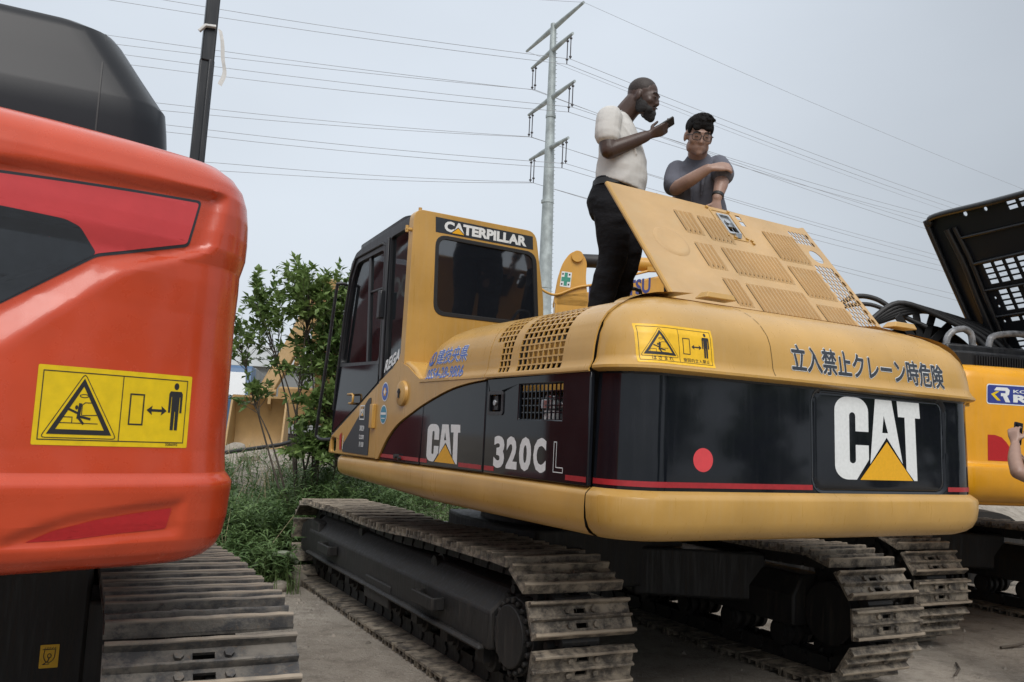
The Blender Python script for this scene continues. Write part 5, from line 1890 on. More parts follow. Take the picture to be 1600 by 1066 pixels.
# ---- the man in the grey shirt, arms crossed at the elbow, leaning on the lid
def man_grey():
    Z0 = 1.90
    r = thing('person', 'man with glasses in slate grey t-shirt leaning on the raised yellow lid', 'person', (1.165, 5.535, 1.932), radians(172))
    r.scale = (1.0535,) * 3
    zz = lambda z: z - Z0
    C = Vector((0.010, 0.168, zz(3.335)))
    R = rot_head(radians(10), radians(21), radians(-3))
    b = MB()
    head_parts(b, C, R, 1.0, 0.92)
    limb(b, [(0.0, 0.02, zz(3.17)), (0.005, 0.06, zz(3.225)), (0.008, 0.12, zz(3.28))], [0.066, 0.060, 0.060])
    b.add(*ring_sections([((0, -0.05, zz(2.80)), (0.15, 0, 0), (0, 0.10, 0)), ((0, -0.02, zz(3.0)), (0.15, 0, 0), (0, 0.11, 0)), ((0, 0.02, zz(3.14)), (0.135, 0, 0), (0, 0.10, 0)), ((0, 0.03, zz(3.20)), (0.09, 0, 0), (0, 0.07, 0))]))
    # his right arm (picture left): upper arm down, forearm across the chest to the other elbow
    sh, el, wr = Vector((0.135, 0.03, zz(3.175))), Vector((0.135, 0.140, zz(3.020))), Vector((-0.045, 0.265, zz(3.105)))
    limb(b, [sh, (0.140, 0.08, zz(3.10)), el], [0.042, 0.047, 0.045])
    limb(b, [el, (0.050, 0.220, zz(3.052)), wr], [0.045, 0.041, 0.029])
    hand(b, wr + Vector((-0.012, 0.002, 0.004)), (-0.92, -0.10, 0.14), (-0.10, -0.80, -0.45), (0.46, 0.46, 0.46, 0.48, 0.55), 1, 0.92, 0.02)
    # his left arm (picture right): straight down onto the lid's edge
    sh, el, wr = Vector((-0.128, 0.035, zz(3.215))), Vector((-0.140, 0.150, zz(3.085))), Vector((-0.104, 0.232, zz(2.935)))
    limb(b, [sh, (-0.136, 0.095, zz(3.15)), el], [0.040, 0.044, 0.046])
    limb(b, [el, (-0.126, 0.198, zz(3.02)), wr], [0.046, 0.042, 0.030])
    hand(b, wr + Vector((0.003, 0.004, -0.014)), (0.05, 0.05, -0.98), (0.1, 0.9, 0.1), (0.30, 0.30, 0.30, 0.30, 0.2), 1, 0.92)
    for q in (1, -1):
        limb(b, [(q * 0.085, -0.08, zz(2.74)), (q * 0.09, 0.0, zz(2.32)), (q * 0.10, -0.02, 0.09)], [0.080, 0.055, 0.040])
    fuse(b, 'body', MT['skin_light'], r, 0.0065, 3)
    t = MB()
    t.add(*ring_sections([((-0.045, -0.07, zz(2.74)), (0.180, 0, 0), (0, 0.125, 0)), ((-0.035, -0.045, zz(2.88)), (0.168, 0, 0), (0, 0.125, 0)), ((-0.010, -0.015, zz(3.02)), (0.156, 0, 0), (0, 0.125, 0)), ((0, 0.010, zz(3.11)), (0.152, 0, 0.004), (0, 0.120, 0)),
                          ((0, 0.022, zz(3.180)), (0.138, 0, -0.012), (0, 0.102, 0)), ((0, 0.034, zz(3.222)), (0.092, 0, -0.008), (0, 0.082, 0.012)), ((0.002, 0.045, zz(3.245)), (0.070, 0, -0.004), (0, 0.070, 0.018))], 26, 2.2))
    limb(t, [(0.095, 0.02, zz(3.175)), (0.128, 0.03, zz(3.165)), (0.145, 0.085, zz(3.085)), (0.146, 0.112, zz(3.045))], [0.052, 0.064, 0.064, 0.066])
    limb(t, [(-0.090, 0.025, zz(3.200)), (-0.125, 0.035, zz(3.200)), (-0.140, 0.110, zz(3.145)), (-0.142, 0.160, zz(3.100))], [0.052, 0.064, 0.064, 0.066])
    for P in ([(0.09, 0.12, zz(3.12)), (0.05, 0.138, zz(3.03)), (0.04, 0.115, zz(2.92))], [(-0.06, 0.122, zz(3.17)), (-0.03, 0.138, zz(3.09)), (-0.02, 0.125, zz(2.98))], [(-0.10, 0.10, zz(3.0)), (-0.15, 0.04, zz(2.9)), (-0.17, 0.02, zz(2.8))], [(0.0, 0.118, zz(3.19)), (0.03, 0.134, zz(3.12)), (0.05, 0.138, zz(3.05))]):
        limb(t, P, [0.006, 0.012, 0.006], 8)
    fuse(t, 'shirt', MT['tee_grey'], r, 0.0075, 3, folds=(0.0060, 6.0, 9.0))
    p = MB()
    p.add(*ring_sections([((0, -0.07, zz(2.80)), (0.165, 0, 0), (0, 0.125, 0)), ((0, -0.08, zz(2.66)), (0.175, 0, 0), (0, 0.14, 0)), ((0, -0.07, zz(2.58)), (0.17, 0, 0), (0, 0.13, 0))], 24, 2.3))
    for q in (1, -1):
        limb(p, [(q * 0.088, -0.06, zz(2.64)), (q * 0.095, 0.0, zz(2.32)), (q * 0.10, -0.02, 0.08)], [0.108, 0.088, 0.074])
    fuse(p, 'trousers', MT['trousers_black'], r, 0.012, 2)
    for q in (1, -1):
        s_ = MB()
        ball(s_, (q * 0.10, 0.04, 0.045), (0.05, 0.14, 0.045))
        s_.build('shoe', MT['sole'], r, smooth=180)
    T = lambda x, y, z: C + R @ Vector((x * 0.99, y * 0.99, z * 0.99))
    h = MB()
    ball(h, T(0, -0.024, 0.056), (0.0815, 0.090, 0.078), R, 24, 16)
    ball(h, T(0, 0.016, 0.088), (0.074, 0.076, 0.044), R)
    ball(h, T(0.0, 0.060, 0.074), (0.062, 0.036, 0.034), R)
    for q in (-1, 1):
        ball(h, T(q * 0.066, 0.030, 0.050), (0.014, 0.030, 0.036), R)
        ball(h, T(q * 0.034, 0.078, 0.052), (0.026, 0.016, 0.018), R)
    rh = random.Random(4)
    for k in range(150):                                  # short swept tufts
        a, e_ = rh.uniform(-pi, pi), rh.uniform(0.35, 1.45)
        d = Vector((cos(a) * cos(e_), sin(a) * cos(e_), sin(e_)))
        p0 = Vector((d.x * 0.070, 0.006 + d.y * 0.078, 0.074 + d.z * 0.052))
        p1 = p0 + Vector((d.x * 0.010 - 0.012, d.y * 0.006 + 0.016, 0.004 + d.z * 0.015))
        limb(h, [T(*p0), T(*((p0 + p1) / 2 + Vector((0, 0, 0.003)))), T(*p1)], [0.0075, 0.0065, 0.0030], 6)
    fuse(h, 'hair', MT['hair'], r, 0.0048, 1)
    for q in (-1, 1):
        ey = MB()
        ball(ey, T(q * 0.031, 0.090, 0.001), (0.0095, 0.006, 0.0038), R, 10, 8)
        ey.build('eye', MT['eye'], r, smooth=180)
        eb_ = MB()
        limb(eb_, [T(q * 0.014, 0.097, 0.026), T(q * 0.032, 0.094, 0.029), T(q * 0.050, 0.082, 0.023)], [0.0035, 0.0042, 0.0025], 8)
        eb_.build('eyebrow', MT['hair'], r, smooth=180)
    g_ = MB()
    for q in (-1, 1):
        g_.tube([T(q * 0.034 + 0.0265 * math.copysign(abs(cos(a)) ** 0.75, cos(a)), 0.108 - abs(q * 0.034 + 0.0265 * cos(a)) * 0.16, 0.001 + 0.021 * math.copysign(abs(sin(a)) ** 0.75, sin(a))) for a in [2 * pi * k / 24 for k in range(25)]], 0.0021, 6)
        g_.tube([T(q * 0.060, 0.099, 0.008), T(q * 0.078, 0.060, 0.006), T(q * 0.081, 0.0, 0.0)], 0.0024, 6)
    g_.tube([T(-0.008, 0.107, 0.004), T(0, 0.109, 0.007), T(0.008, 0.107, 0.004)], 0.0024, 6)
    gl = g_.build('spectacles', MT['rubber'], r, smooth=60)
    w_ = MB()
    wd = (Vector((-0.104, 0.232, zz(2.935))) - Vector((-0.126, 0.198, zz(3.02)))).normalized()
    pc = Vector((-0.104, 0.232, zz(2.935))) - wd * 0.020
    w_.tube([pc - wd * 0.012, pc + wd * 0.012], 0.036, 18)
    w_.build('watch', MT['rubber'], r, smooth=40, bevel=0.004)
    return r

# ---- the bystander at the right edge, only an arm and the phone show
def bystander():
    r = thing('person', 'person in black at the right edge raising a phone with one bare arm', 'person', (3.665, 5.62, 0.0), radians(20))
    b = MB()
    C = Vector((0, 0.06, 1.62))
    R = rot_head(0, 0)
    head_parts(b, C, R, 1.0)
    limb(b, [(0, 0.0, 1.40), (0, 0.02, 1.52)], [0.06, 0.058])
    b.add(*ring_sections([((0, 0, 0.92), (0.15, 0, 0), (0, 0.10, 0)), ((0, 0, 1.2), (0.16, 0, 0), (0, 0.11, 0)), ((0, 0, 1.38), (0.15, 0, 0), (0, 0.09, 0)), ((0, 0, 1.44), (0.08, 0, 0), (0, 0.06, 0))]))
    sh, el, wr = Vector((-0.20, 0.0, 1.375)), Vector((-0.395, 0.075, 1.375 - 0.02)), Vector((-0.285, 0.22, 1.545))
    el = Vector((-0.375, 0.10, 1.405)); wr = Vector((-0.275, 0.20, 1.580))
    limb(b, [sh, (-0.29, 0.06, 1.375), el], [0.050, 0.048, 0.044])
    limb(b, [el, (-0.335, 0.155, 1.49), wr], [0.046, 0.043, 0.030])
    hand(b, wr + Vector((0.004, 0.006, 0.014)), (0.30, 0.35, 0.85), (0.8, 0.3, -0.2), (0.5, 0.5, 0.5, 0.5, 0.4), -1, 0.95)
    limb(b, [(0.20, 0.0, 1.375), (0.26, 0.02, 1.24), (0.24, 0.10, 1.12)], [0.05, 0.048, 0.044])
    limb(b, [(0.24, 0.10, 1.12), (0.10, 0.22, 1.25), (-0.06, 0.28, 1.42)], [0.044, 0.042, 0.03])
    hand(b, (-0.07, 0.285, 1.43), (-0.4, 0.2, 0.8), (-0.8, 0.2, -0.3), (0.5, 0.5, 0.5, 0.5, 0.4), 1, 0.95)
    for q in (1, -1):
        limb(b, [(q * 0.085, 0, 0.90), (q * 0.09, 0.02, 0.48), (q * 0.09, -0.02, 0.09)], [0.08, 0.055, 0.04])
    fuse(b, 'body', MT['skin_light'], r, 0.008, 3)
    t = MB()
    t.add(*ring_sections([((0, 0, 0.88), (0.175, 0, 0), (0, 0.12, 0)), ((0, 0, 1.15), (0.178, 0, 0), (0, 0.125, 0)), ((0, 0, 1.36), (0.17, 0, 0), (0, 0.105, 0)), ((0, 0, 1.44), (0.09, 0, 0), (0, 0.075, 0))], 24, 2.2))
    limb(t, [(-0.14, 0, 1.37), (-0.21, 0.0, 1.375), (-0.285, 0.045, 1.375)], [0.055, 0.064, 0.064])
    limb(t, [(0.14, 0, 1.37), (0.20, 0.0, 1.36), (0.25, 0.02, 1.26)], [0.055, 0.064, 0.064])
    fuse(t, 'shirt', MT['tee_black'], r, 0.011, 2)
    p = MB()
    p.add(*ring_sections([((0, 0, 0.95), (0.165, 0, 0), (0, 0.115, 0)), ((0, 0, 0.80), (0.17, 0, 0), (0, 0.12, 0))], 24, 2.3))
    for q in (1, -1):
        limb(p, [(q * 0.088, 0, 0.82), (q * 0.09, 0.02, 0.48), (q * 0.09, -0.02, 0.08)], [0.10, 0.078, 0.066])
    fuse(p, 'trousers', MT['trousers_black'], r, 0.012, 2)
    h = MB()
    ball(h, C + Vector((0, -0.012, 0.050)), (0.082, 0.098, 0.084))
    h.build('hair', MT['hair'], r, smooth=180)
    for q in (1, -1):
        s_ = MB()
        ball(s_, (q * 0.09, 0.03, 0.045), (0.048, 0.13, 0.045))
        s_.build('shoe', MT['sole'], r, smooth=180)
    ph = thing('phone', 'black phone held up by the person at the right edge', 'phone')
    c = MB()
    c.prism(rrect(-0.036, -0.075, 0.036, 0.075, 0.008), lambda u, v, t_: (u, t_, v), -0.0045, 0.0045)
    c.build('case', MT['rubber'], ph, bevel=0.002)
    c = MB()
    c.prism(rrect(-0.033, -0.071, 0.033, 0.071, 0.006), lambda u, v, t_: (u, t_, v), -0.0056, -0.0046)
    c.build('screen', MT['cat_black'], ph, smooth=0)
    mw = Matrix.Translation((3.665, 5.62, 0.0)) @ Matrix.Rotation(radians(20), 4, 'Z')
    ph.matrix_world = mw @ Matrix.Translation((-0.160, 0.275, 1.660)) @ Matrix.Rotation(radians(8), 4, 'Y')
    return r

man_white()
man_grey()
bystander()
# ------------------------------------------------------------------ bright yellow excavator on the right with its black hood lid up
KX, KY, KR = 3.9, 9.0, radians(15)
kom = thing('excavator', 'bright yellow excavator at the right edge with a black hood lid standing open', 'excavator', (KX, KY, 0), KR)
crawler(kom, -0.38, 0.36, radians(12), 1.19, 0.58, 0.335, -1.80, 1.85, 0.443, 48, SHOE_600, MT['under'], (True, True), (0.35, 0.8))
KT_ = [(1.165, 0.16), (1.170, 0.09), (1.19, 0.045), (1.23, 0.012), (1.30, 0.0), (1.405, 0.0), (1.425, 0.006), (1.440, 0.032), (1.452, 0.040), (1.47, 0.042), (1.75, 0.044), (1.95, 0.046), (2.06, 0.050), (2.105, 0.062), (2.135, 0.085), (2.155, 0.12), (2.168, 0.18), (2.172, 0.30)]
def k_ring(d):
    a, yr, r = 1.53 - d, -2.58 + d, max(0.30 - d * 0.3, 0.08)
    P = [(-a, -1.9), (-a, -2.2), (-a, yr + r)]
    for k in range(1, 13):
        q = radians(90 * k / 12)
        P.append((-a + r - r * cos(q), yr + r - r * sin(q)))
    for k in range(1, 41):
        x = -a + r + (2 * a - 2 * r) * k / 40
        P.append((x, yr - 0.05 * (1 - (x / (a - r)) ** 2)))
    for k in range(1, 13):
        q = radians(90 * k / 12)
        P.append((a - r + r * sin(q), yr + r - r * cos(q)))
    return P + [(a, -2.2), (a, -1.9)]
_kc = {}
def k_pt(s, z, off=0.0):
    """s = distance along the skin from the left front end"""
    d = round(interp(KT_, z) - off, 4)
    if d not in _kc:
        P = k_ring(d)
        _kc[d] = (P, ring_len(P))
    P, L = _kc[d]
    s = max(0, min(L[-1], s))
    for i in range(len(P) - 1):
        if L[i + 1] >= s:
            u = (s - L[i]) / (L[i + 1] - L[i])
            return Vector((P[i][0] + (P[i + 1][0] - P[i][0]) * u, P[i][1] + (P[i + 1][1] - P[i][1]) * u, z))
m = MB()
zl = sorted(set(q[0] for q in KT_))
RR = [k_ring(interp(KT_, z)) for z in zl]
n_ = len(RR[0])
m.grid(n_, len(zl), lambda i, j: (*RR[j][i], zl[j]))
m.grid(n_, 2, lambda i, j: (*RR[-1][i], 2.172) if j == 0 else (RR[-1][i][0], -1.9, 2.175))
m.grid(n_, 2, lambda i, j: (*RR[0][i], 1.165) if j == 0 else (RR[0][i][0], -1.9, 1.165))
kcw = m.build('counterweight', MT['kom_yellow'], kom, smooth=40)
_kl = ring_len(k_ring(0.045))
def s_at(x):                                       # skin distance of a point on the rear face
    P = k_ring(0.045)
    for i in range(15, len(P) - 1):
        if P[i][0] <= x <= P[i + 1][0]:
            return _kl[i] + (_kl[i + 1] - _kl[i]) * (x - P[i][0]) / (P[i + 1][0] - P[i][0])
    return _kl[15]
sl = s_at(-1.225)
MT['sign_blue'] = plain('deep blue sign film', (0.028, 0.045, 0.24), 0.4, 0, 0.08, 40)
decal('rental_label_rim', MT['white'], [rrect(sl - 0.008, 1.876, sl + 0.978, 2.024, 0.02)], k_pt, 0.0014, kcw, 0.05)
rl_ = decal('rental_label', MT['sign_blue'], [rrect(sl, 1.884, sl + 0.970, 2.016, 0.016)], k_pt, 0.0022, kcw, 0.05)
decal('label_words', MT['white'], [text_fit('KOMATSU', sl + 0.215, 1.966, sl + 0.60, 1.990, 0.02), text_fit('RENTAL', sl + 0.215, 1.898, sl + 0.90, 1.955, 0.05)], k_pt, 0.0032, rl_, 0.05)
Rm = [[(sl + 0.075, 2.002), (sl + 0.165, 2.002), (sl + 0.185, 1.985), (sl + 0.180, 1.952), (sl + 0.165, 1.942), (sl + 0.190, 1.896), (sl + 0.150, 1.896), (sl + 0.128, 1.938), (sl + 0.112, 1.938), (sl + 0.112, 1.960), (sl + 0.150, 1.960), (sl + 0.150, 1.978), (sl + 0.055, 1.978)]]
decal('label_mark', MT['white'], Rm, k_pt, 0.0032, rl_, 0.05)
decal('label_mark', MT['label_lemon'], [[(sl + 0.030, 1.950), (sl + 0.075, 1.972), (sl + 0.100, 1.972), (sl + 0.062, 1.948), (sl + 0.110, 1.905), (sl + 0.080, 1.905)]], k_pt, 0.0032, rl_, 0.05)
s2 = s_at(-1.168)
decal('reflector', MT['reflector'], [[(s2, 1.470), (s2, 1.655), (s2 + 0.06, 1.655), (s2 + 0.115, 1.640), (s2 + 0.155, 1.605), (s2 + 0.20, 1.545), (s2 + 0.215, 1.470)]], k_pt, 0.0014, kcw, 0.04)
m = MB()
m.box((0, -0.6, 1.66), (2.96, 2.9, 0.98))
m.box((0, -0.3, 1.17), (2.7, 3.6, 0.10))
m.build('body', MT['kom_yellow'], kom, bevel=0.05)
# open engine compartment: black frames, radiator, fan shroud, hoses
m = MB()
m.box((-0.55, -1.95, 2.22), (1.75, 0.55, 0.16))
m.box((-0.62, -2.05, 2.30), (1.05, 0.20, 0.12))
m.box((0.06, -2.10, 2.22), (0.12, 0.42, 0.26))
m.box((-0.06, -2.30, 2.30), (0.26, 0.10, 0.16))
m.build('engine_frame', MT['blackmetal'], kom, bevel=0.02)
m = MB()
for k in range(40):
    m.box((-0.95 + 0.024 * k, -2.235, 2.20), (0.010, 0.02, 0.13))
m.build('radiator_fins', MT['blackmetal'], kom, smooth=0)
m = MB()
V, F = [], []
ds = []
for rr, yy in ((0.62, -1.60), (0.62, -1.52), (0.58, -1.50), (0.30, -1.44), (0.14, -1.42), (0.0, -1.42)):
    for k in range(33):
        a = pi * k / 32
        V.append((-0.86 + rr * cos(a), yy, 2.10 + rr * 0.78 * sin(a)))
for j in range(5):
    for k in range(32):
        F.append((j * 33 + k, j * 33 + k + 1, (j + 1) * 33 + k + 1, (j + 1) * 33 + k))
m.add(V, F)
m.build('fan_shroud', MT['blackmetal'], kom, smooth=40)
m = MB()
m.cyl((-0.86, -1.58, 2.36), (-0.86, -1.44, 2.36), 0.10, 20)
for k in range(6):
    a = pi * k / 6 + 0.2
    m.box((-0.86 + 0.2 * cos(a), -1.56, 2.36 + 0.2 * sin(a)), (0.36, 0.012, 0.07), ry=-a)
m.build('fan', MT['rubber'], kom, smooth=30, bevel=0.004)
def hose(name, P, r, mat='rubber'):
    q = MB()
    q.tube(arc_pts(P, 6), r, 10)
    return q.build(name, MT[mat], kom, smooth=60)
for k in range(5):
    hose('hose', [(-1.35 + 0.02 * k, -1.52, 2.58), (-1.10 + 0.06 * k, -1.56, 2.75 - 0.012 * k), (-0.80 + 0.085 * k, -1.66, 2.66 - 0.01 * k), (-0.56 + 0.085 * k, -1.80, 2.49), (-0.46 + 0.085 * k, -1.95, 2.28)], 0.024)
hose('hose', [(-1.62, -1.30, 2.62), (-1.40, -1.34, 2.80), (-1.20, -1.40, 2.80), (-1.02, -1.50, 2.66), (-0.85, -1.60, 2.56)], 0.022)
hose('hose', [(-1.66, -1.30, 2.60), (-1.45, -1.34, 2.72), (-1.25, -1.40, 2.745), (-1.08, -1.50, 2.66)], 0.018)
hose('intake_pipe', [(-0.02, -2.25, 2.30), (0.14, -2.26, 2.31), (0.30, -2.28, 2.27), (0.38, -2.30, 2.16), (0.40, -2.30, 2.05)], 0.060)
for x0, w_ in ((-0.72, 0.40), (-1.12, 0.24)):
    hose('handrail', [(x0, -2.12, 2.26), (x0 + 0.005, -2.12, 2.38), (x0 + 0.05, -2.12, 2.445), (x0 + w_ * 0.5, -2.12, 2.475), (x0 + w_ - 0.05, -2.12, 2.478), (x0 + w_, -2.12, 2.43), (x0 + w_ + 0.01, -2.12, 2.28)], 0.026, 'plastic_wrap')
m = MB()
m.box((-1.50, -1.10, 2.66), (0.14, 0.12, 0.14))
m.build('work_lamp', MT['rubber'], kom, bevel=0.012)
# the lid: hinge along the machine, opened past the left
HB, HT = Vector((-0.215, -1.60, 2.34)), Vector((-0.832, -1.60, 3.481))
lv = (HT - HB).normalized()
lu = Vector((0, -1, 0))
ln = lu.cross(lv).normalized()
if ln.x > 0:
    ln = -ln                                     # towards the viewer, the underside
kl = lambda u, v, t=0.0: HB + lu * u + lv * v + ln * t
LLk = (HT - HB).length
outer = rpoly([(0.0, -0.02), (1.45, -0.02), (1.45, LLk - 0.03), (0.10, LLk + 0.025), (0.0, LLk - 0.02)], 0.11, 6)
H_ = []
def cells(u0, v0, nu, nv, cu_, cv_, gu, gv, sh=0.0):
    for i in range(nu):
        for j in range(nv):
            a, b = u0 + i * (cu_ + gu), v0 + j * (cv_ + gv)
            H_.append([(a, b), (a + cu_, b), (a + cu_, b + cv_), (a, b + cv_)])
cells(0.345, 0.640, 9, 4, 0.085, 0.034, 0.028, 0.014)
cells(0.385, 0.400, 2, 4, 0.085, 0.034, 0.028, 0.014)
cells(0.635, 0.400, 6, 4, 0.085, 0.034, 0.028, 0.014)
cells(0.385, 0.300, 8, 1, 0.085, 0.034, 0.028, 0.014)
cells(0.355, 0.035, 9, 3, 0.085, 0.034, 0.028, 0.014)
cells(0.80, 1.190, 5, 2, 0.085, 0.030, 0.028, 0.014)
for u, v, r_ in ((0.395, 1.262, 0.022), (0.60, 1.252, 0.018), (0.33, 0.520, 0.012), (0.33, 0.445, 0.012), (0.32, 0.310, 0.012)):
    H_.append(ellipse(u, v, r_, r_, 14))
m = MB()
m.prism(outer, kl, -0.010, 0.0, H_)
kld = m.build('hood_lid', MT['darkhood'], kom, smooth=30)
m = MB()
rim = [(0.0, 0.0), (0.0, LLk - 0.10), (0.03, LLk - 0.03), (0.12, LLk + 0.022), (0.70, LLk - 0.005), (1.45, LLk - 0.03)]
m.tube([kl(u, v, 0.025) for u, v in [tuple(q) for q in arc_pts(rim, 6)]], 0.026, 10)
m.build('lid_rim', MT['blackmetal'], kld, smooth=60)
m = MB()
def rib(P, r=0.022):
    m.tube([kl(u, v, 0.012) for u, v in [tuple(q) for q in arc_pts(P, 5)]], r, 8)
rib([(0.17, 0.0), (0.17, 0.50), (0.19, 0.85), (0.17, 1.18)], 0.030)
rib([(0.25, 0.05), (0.26, 0.60), (0.27, 0.90), (0.25, 1.18)], 0.020)
rib([(0.25, 0.84), (0.9, 0.84), (1.42, 0.84)], 0.015)
rib([(0.25, 0.60), (0.9, 0.59), (1.42, 0.59)], 0.012)
rib([(0.25, 0.36), (0.9, 0.36), (1.42, 0.36)], 0.012)
rib([(0.25, 0.20), (0.9, 0.20), (1.42, 0.20)], 0.015)
rib([(0.25, 1.08), (0.9, 1.06), (1.42, 1.05)], 0.012)
m.build('lid_ribs', MT['blackmetal'], kld, smooth=60)

# ------------------------------------------------------------------ yellow boom excavator behind
bx = thing('excavator', 'yellow excavator farther back whose lettered boom and black hydraulic rod show behind the standing man', 'excavator', (4.4, 12.2, 0), radians(78))
_bi = Matrix.Translation((4.4, 12.2, 0)) @ Matrix.Rotation(radians(78), 4, 'Z')
_bi.invert()
def wb(x, z, y=0.0):
    """picture-plane coordinates of the boom (world x, height; y off the boom's own plane)"""
    return _bi @ Vector((x, 11.0 + (x - 0.5) * 0.14 + y, z))
m = MB()
bmP = [(0.52, 2.4), (0.52, 3.28), (0.95, 3.345), (1.5, 3.52), (2.0, 3.66), (3.0, 3.84), (3.9, 3.70), (4.9, 2.9), (5.0, 2.3), (4.6, 2.1), (3.8, 2.7), (3.0, 2.95), (2.0, 2.85), (1.2, 2.65)]
m.prism(bmP, lambda u, v, t: wb(u, v, t), -0.20, 0.22)
bo = m.build('boom', MT['boom_yellow'], bx, smooth=30, bevel=0.02)
m = MB()
brP = [(0.50, 3.15), (0.56, 3.58), (0.60, 3.70), (0.68, 3.82), (0.76, 3.865), (0.86, 3.82), (0.91, 3.72), (0.90, 3.52), (0.93, 3.30), (0.95, 3.15)]
m.prism(rpoly(brP, 0.06, 3), lambda u, v, t: wb(u, v, t), -0.20, -0.15)
m.prism(rpoly(brP, 0.06, 3), lambda u, v, t: wb(u, v, t), 0.16, 0.21)
m.prism([(0.74, 3.18), (0.72, 3.62), (0.79, 3.75), (0.86, 3.62), (0.86, 3.18)], lambda u, v, t: wb(u, v, t), -0.15, 0.16)
for t0 in (-0.24, 0.16):
    m.cyl(wb(0.78, 3.785, t0), wb(0.78, 3.785, t0 + 0.08), 0.075, 20)
br = m.build('cylinder_bracket', MT['boom_yellow'], bx, smooth=30, bevel=0.01)
m = MB()
m.tube([wb(0.80, 3.775), wb(0.86, 3.782), wb(1.13, 3.79)], [0.055, 0.088, 0.090], 16)
m.build('rod_sleeve', MT['rubber'], bx, smooth=50)
m = MB()
m.tube([wb(1.13, 3.79), wb(1.20, 3.79)], 0.082, 16)
m.tube([wb(1.20, 3.79), wb(2.6, 3.80)], 0.092, 18)
m.build('hydraulic_cylinder', MT['boom_yellow'], bx, smooth=50)
m = MB()
m.tube([wb(p[0], p[1], -0.22) for p in [tuple(q) for q in arc_pts([(0.30, 3.36), (0.42, 3.29), (0.55, 3.28), (0.80, 3.39), (1.10, 3.46), (1.5, 3.60), (2.1, 3.78), (2.6, 3.88)], 6)]], 0.016, 8)
for x, z in ((1.06, 3.47), (1.75, 3.69)):
    m.box(wb(x, z, -0.22), (0.08, 0.10, 0.06))
m.build('grease_pipe', MT['boom_yellow'], bx, smooth=50)
bsurf = lambda u, v, t: wb(u, v, -0.20 - t)
MT['green_cross'] = plain('green cross print', (0.04, 0.26, 0.18), 0.5, 0, 0.08, 40)
cx_, cz_ = 0.635, 3.485
lb_ = decal('cross_label', MT['white'], [[(cx_ - 0.065, cz_ - 0.095), (cx_ + 0.070, cz_ - 0.105), (cx_ + 0.085, cz_ + 0.090), (cx_ - 0.045, cz_ + 0.100)]], bsurf, 0.003, br)
decal('cross', MT['green_cross'], [[(cx_ - 0.018, cz_ - 0.085), (cx_ + 0.024, cz_ - 0.085), (cx_ + 0.034, cz_ + 0.085), (cx_ - 0.006, cz_ + 0.085)]], bsurf, 0.0045, lb_)
decal('cross', MT['green_cross'], [[(cx_ - 0.050, cz_ - 0.028), (cx_ + 0.066, cz_ - 0.032), (cx_ + 0.072, cz_ + 0.024), (cx_ - 0.044, cz_ + 0.028)]], bsurf, 0.0052, lb_)
decal('cross_words', MT['ink'], [[(cx_ - 0.040 + a, cz_ + b), (cx_ - 0.020 + a, cz_ + b), (cx_ - 0.018 + a, cz_ + b + 0.022), (cx_ - 0.038 + a, cz_ + b + 0.022)] for a, b in ((0.0, 0.055), (0.085, 0.050), (-0.012, -0.075), (0.075, -0.078))], bsurf, 0.0045, lb_)
V, F = text_fit('KOMATSU', 0.0, 0.0, 0.80, 0.20, 0.03)
MT['boom_blue'] = plain('blue boom lettering', (0.04, 0.05, 0.20), 0.5, 0, 0.1, 30)
decal('boom_lettering', MT['boom_blue'], [(V, F)], lambda u, v, t: bsurf(0.945 + u, 3.215 + v + u * 0.22, t), 0.003, bo)
m = MB()
m.box((0.2, -0.9, 1.55), (2.5, 3.0, 0.9))
m.build('body', MT['boom_yellow'], bx, bevel=0.05)
m = MB()
for s_ in (-1, 1):
    m.prism(rpoly([(-2.1, 0.0), (2.1, 0.0), (2.1, 0.85), (-2.1, 0.85)], 0.4, 6), lambda u, v, t: (s_ * 1.15 + t, u, v), -0.3, 0.3)
for s_ in (-1,):
    pass
tr_ = m
m = MB()
m.prism(rpoly([(-2.1, 0.0), (2.1, 0.0), (2.1, 0.85), (-2.1, 0.85)], 0.4, 6), lambda u, v, t: (-1.15 + t, u, v), -0.3, 0.3)
m.build('track', MT['under'], bx, smooth=30)
m = MB()
m.prism(rpoly([(-2.1, 0.0), (2.1, 0.0), (2.1, 0.85), (-2.1, 0.85)], 0.4, 6), lambda u, v, t: (1.15 + t, u, v), -0.3, 0.3)
m.box((-1.15, 0, 0.6), (1.8, 1.2, 0.4))
m.build('track', MT['under'], bx, smooth=30)

# ------------------------------------------------------------------ excavator with its bucket on the bank
bk = thing('excavator', 'beige yellow excavator behind the bush, its bucket resting on the bank', 'excavator', (-5.0, 20.6, 0.60), radians(8))
def bw(x, y, z):
    """local point from metres relative to the bucket hinge line"""
    return Vector((x, y, z))
# bucket, open towards the viewer: curved back, two cheeks, lip
BKX0, BKX1 = -1.12, 0.02
prof = [(-2.85, 0.18), (-2.62, 0.10), (-2.30, 0.12), (-2.02, 0.30), (-1.90, 0.62), (-1.95, 0.98), (-2.12, 1.28), (-2.30, 1.42)]
pp = [tuple(q) for q in arc_pts(prof, 4)]
m = MB()
m.prism([(a, b) for a, b in pp] + [(a + 0.04 if a > -2.2 else a, b + 0.045) for a, b in reversed(pp)], lambda u, v, t: (t, u, v), BKX0, BKX1)
m.build('bucket', MT['old_yellow'], bk, smooth=40)
for x in (BKX0, BKX1 - 0.04):
    m = MB()
    m.prism([(-2.95, 0.16)] + pp[1:] + [(-2.42, 1.40), (-2.62, 0.95)], lambda u, v, t: (x + t, u, v), 0.0, 0.04)
    m.build('bucket_cheek', MT['old_yellow'], bk, smooth=30, bevel=0.01)
m = MB()
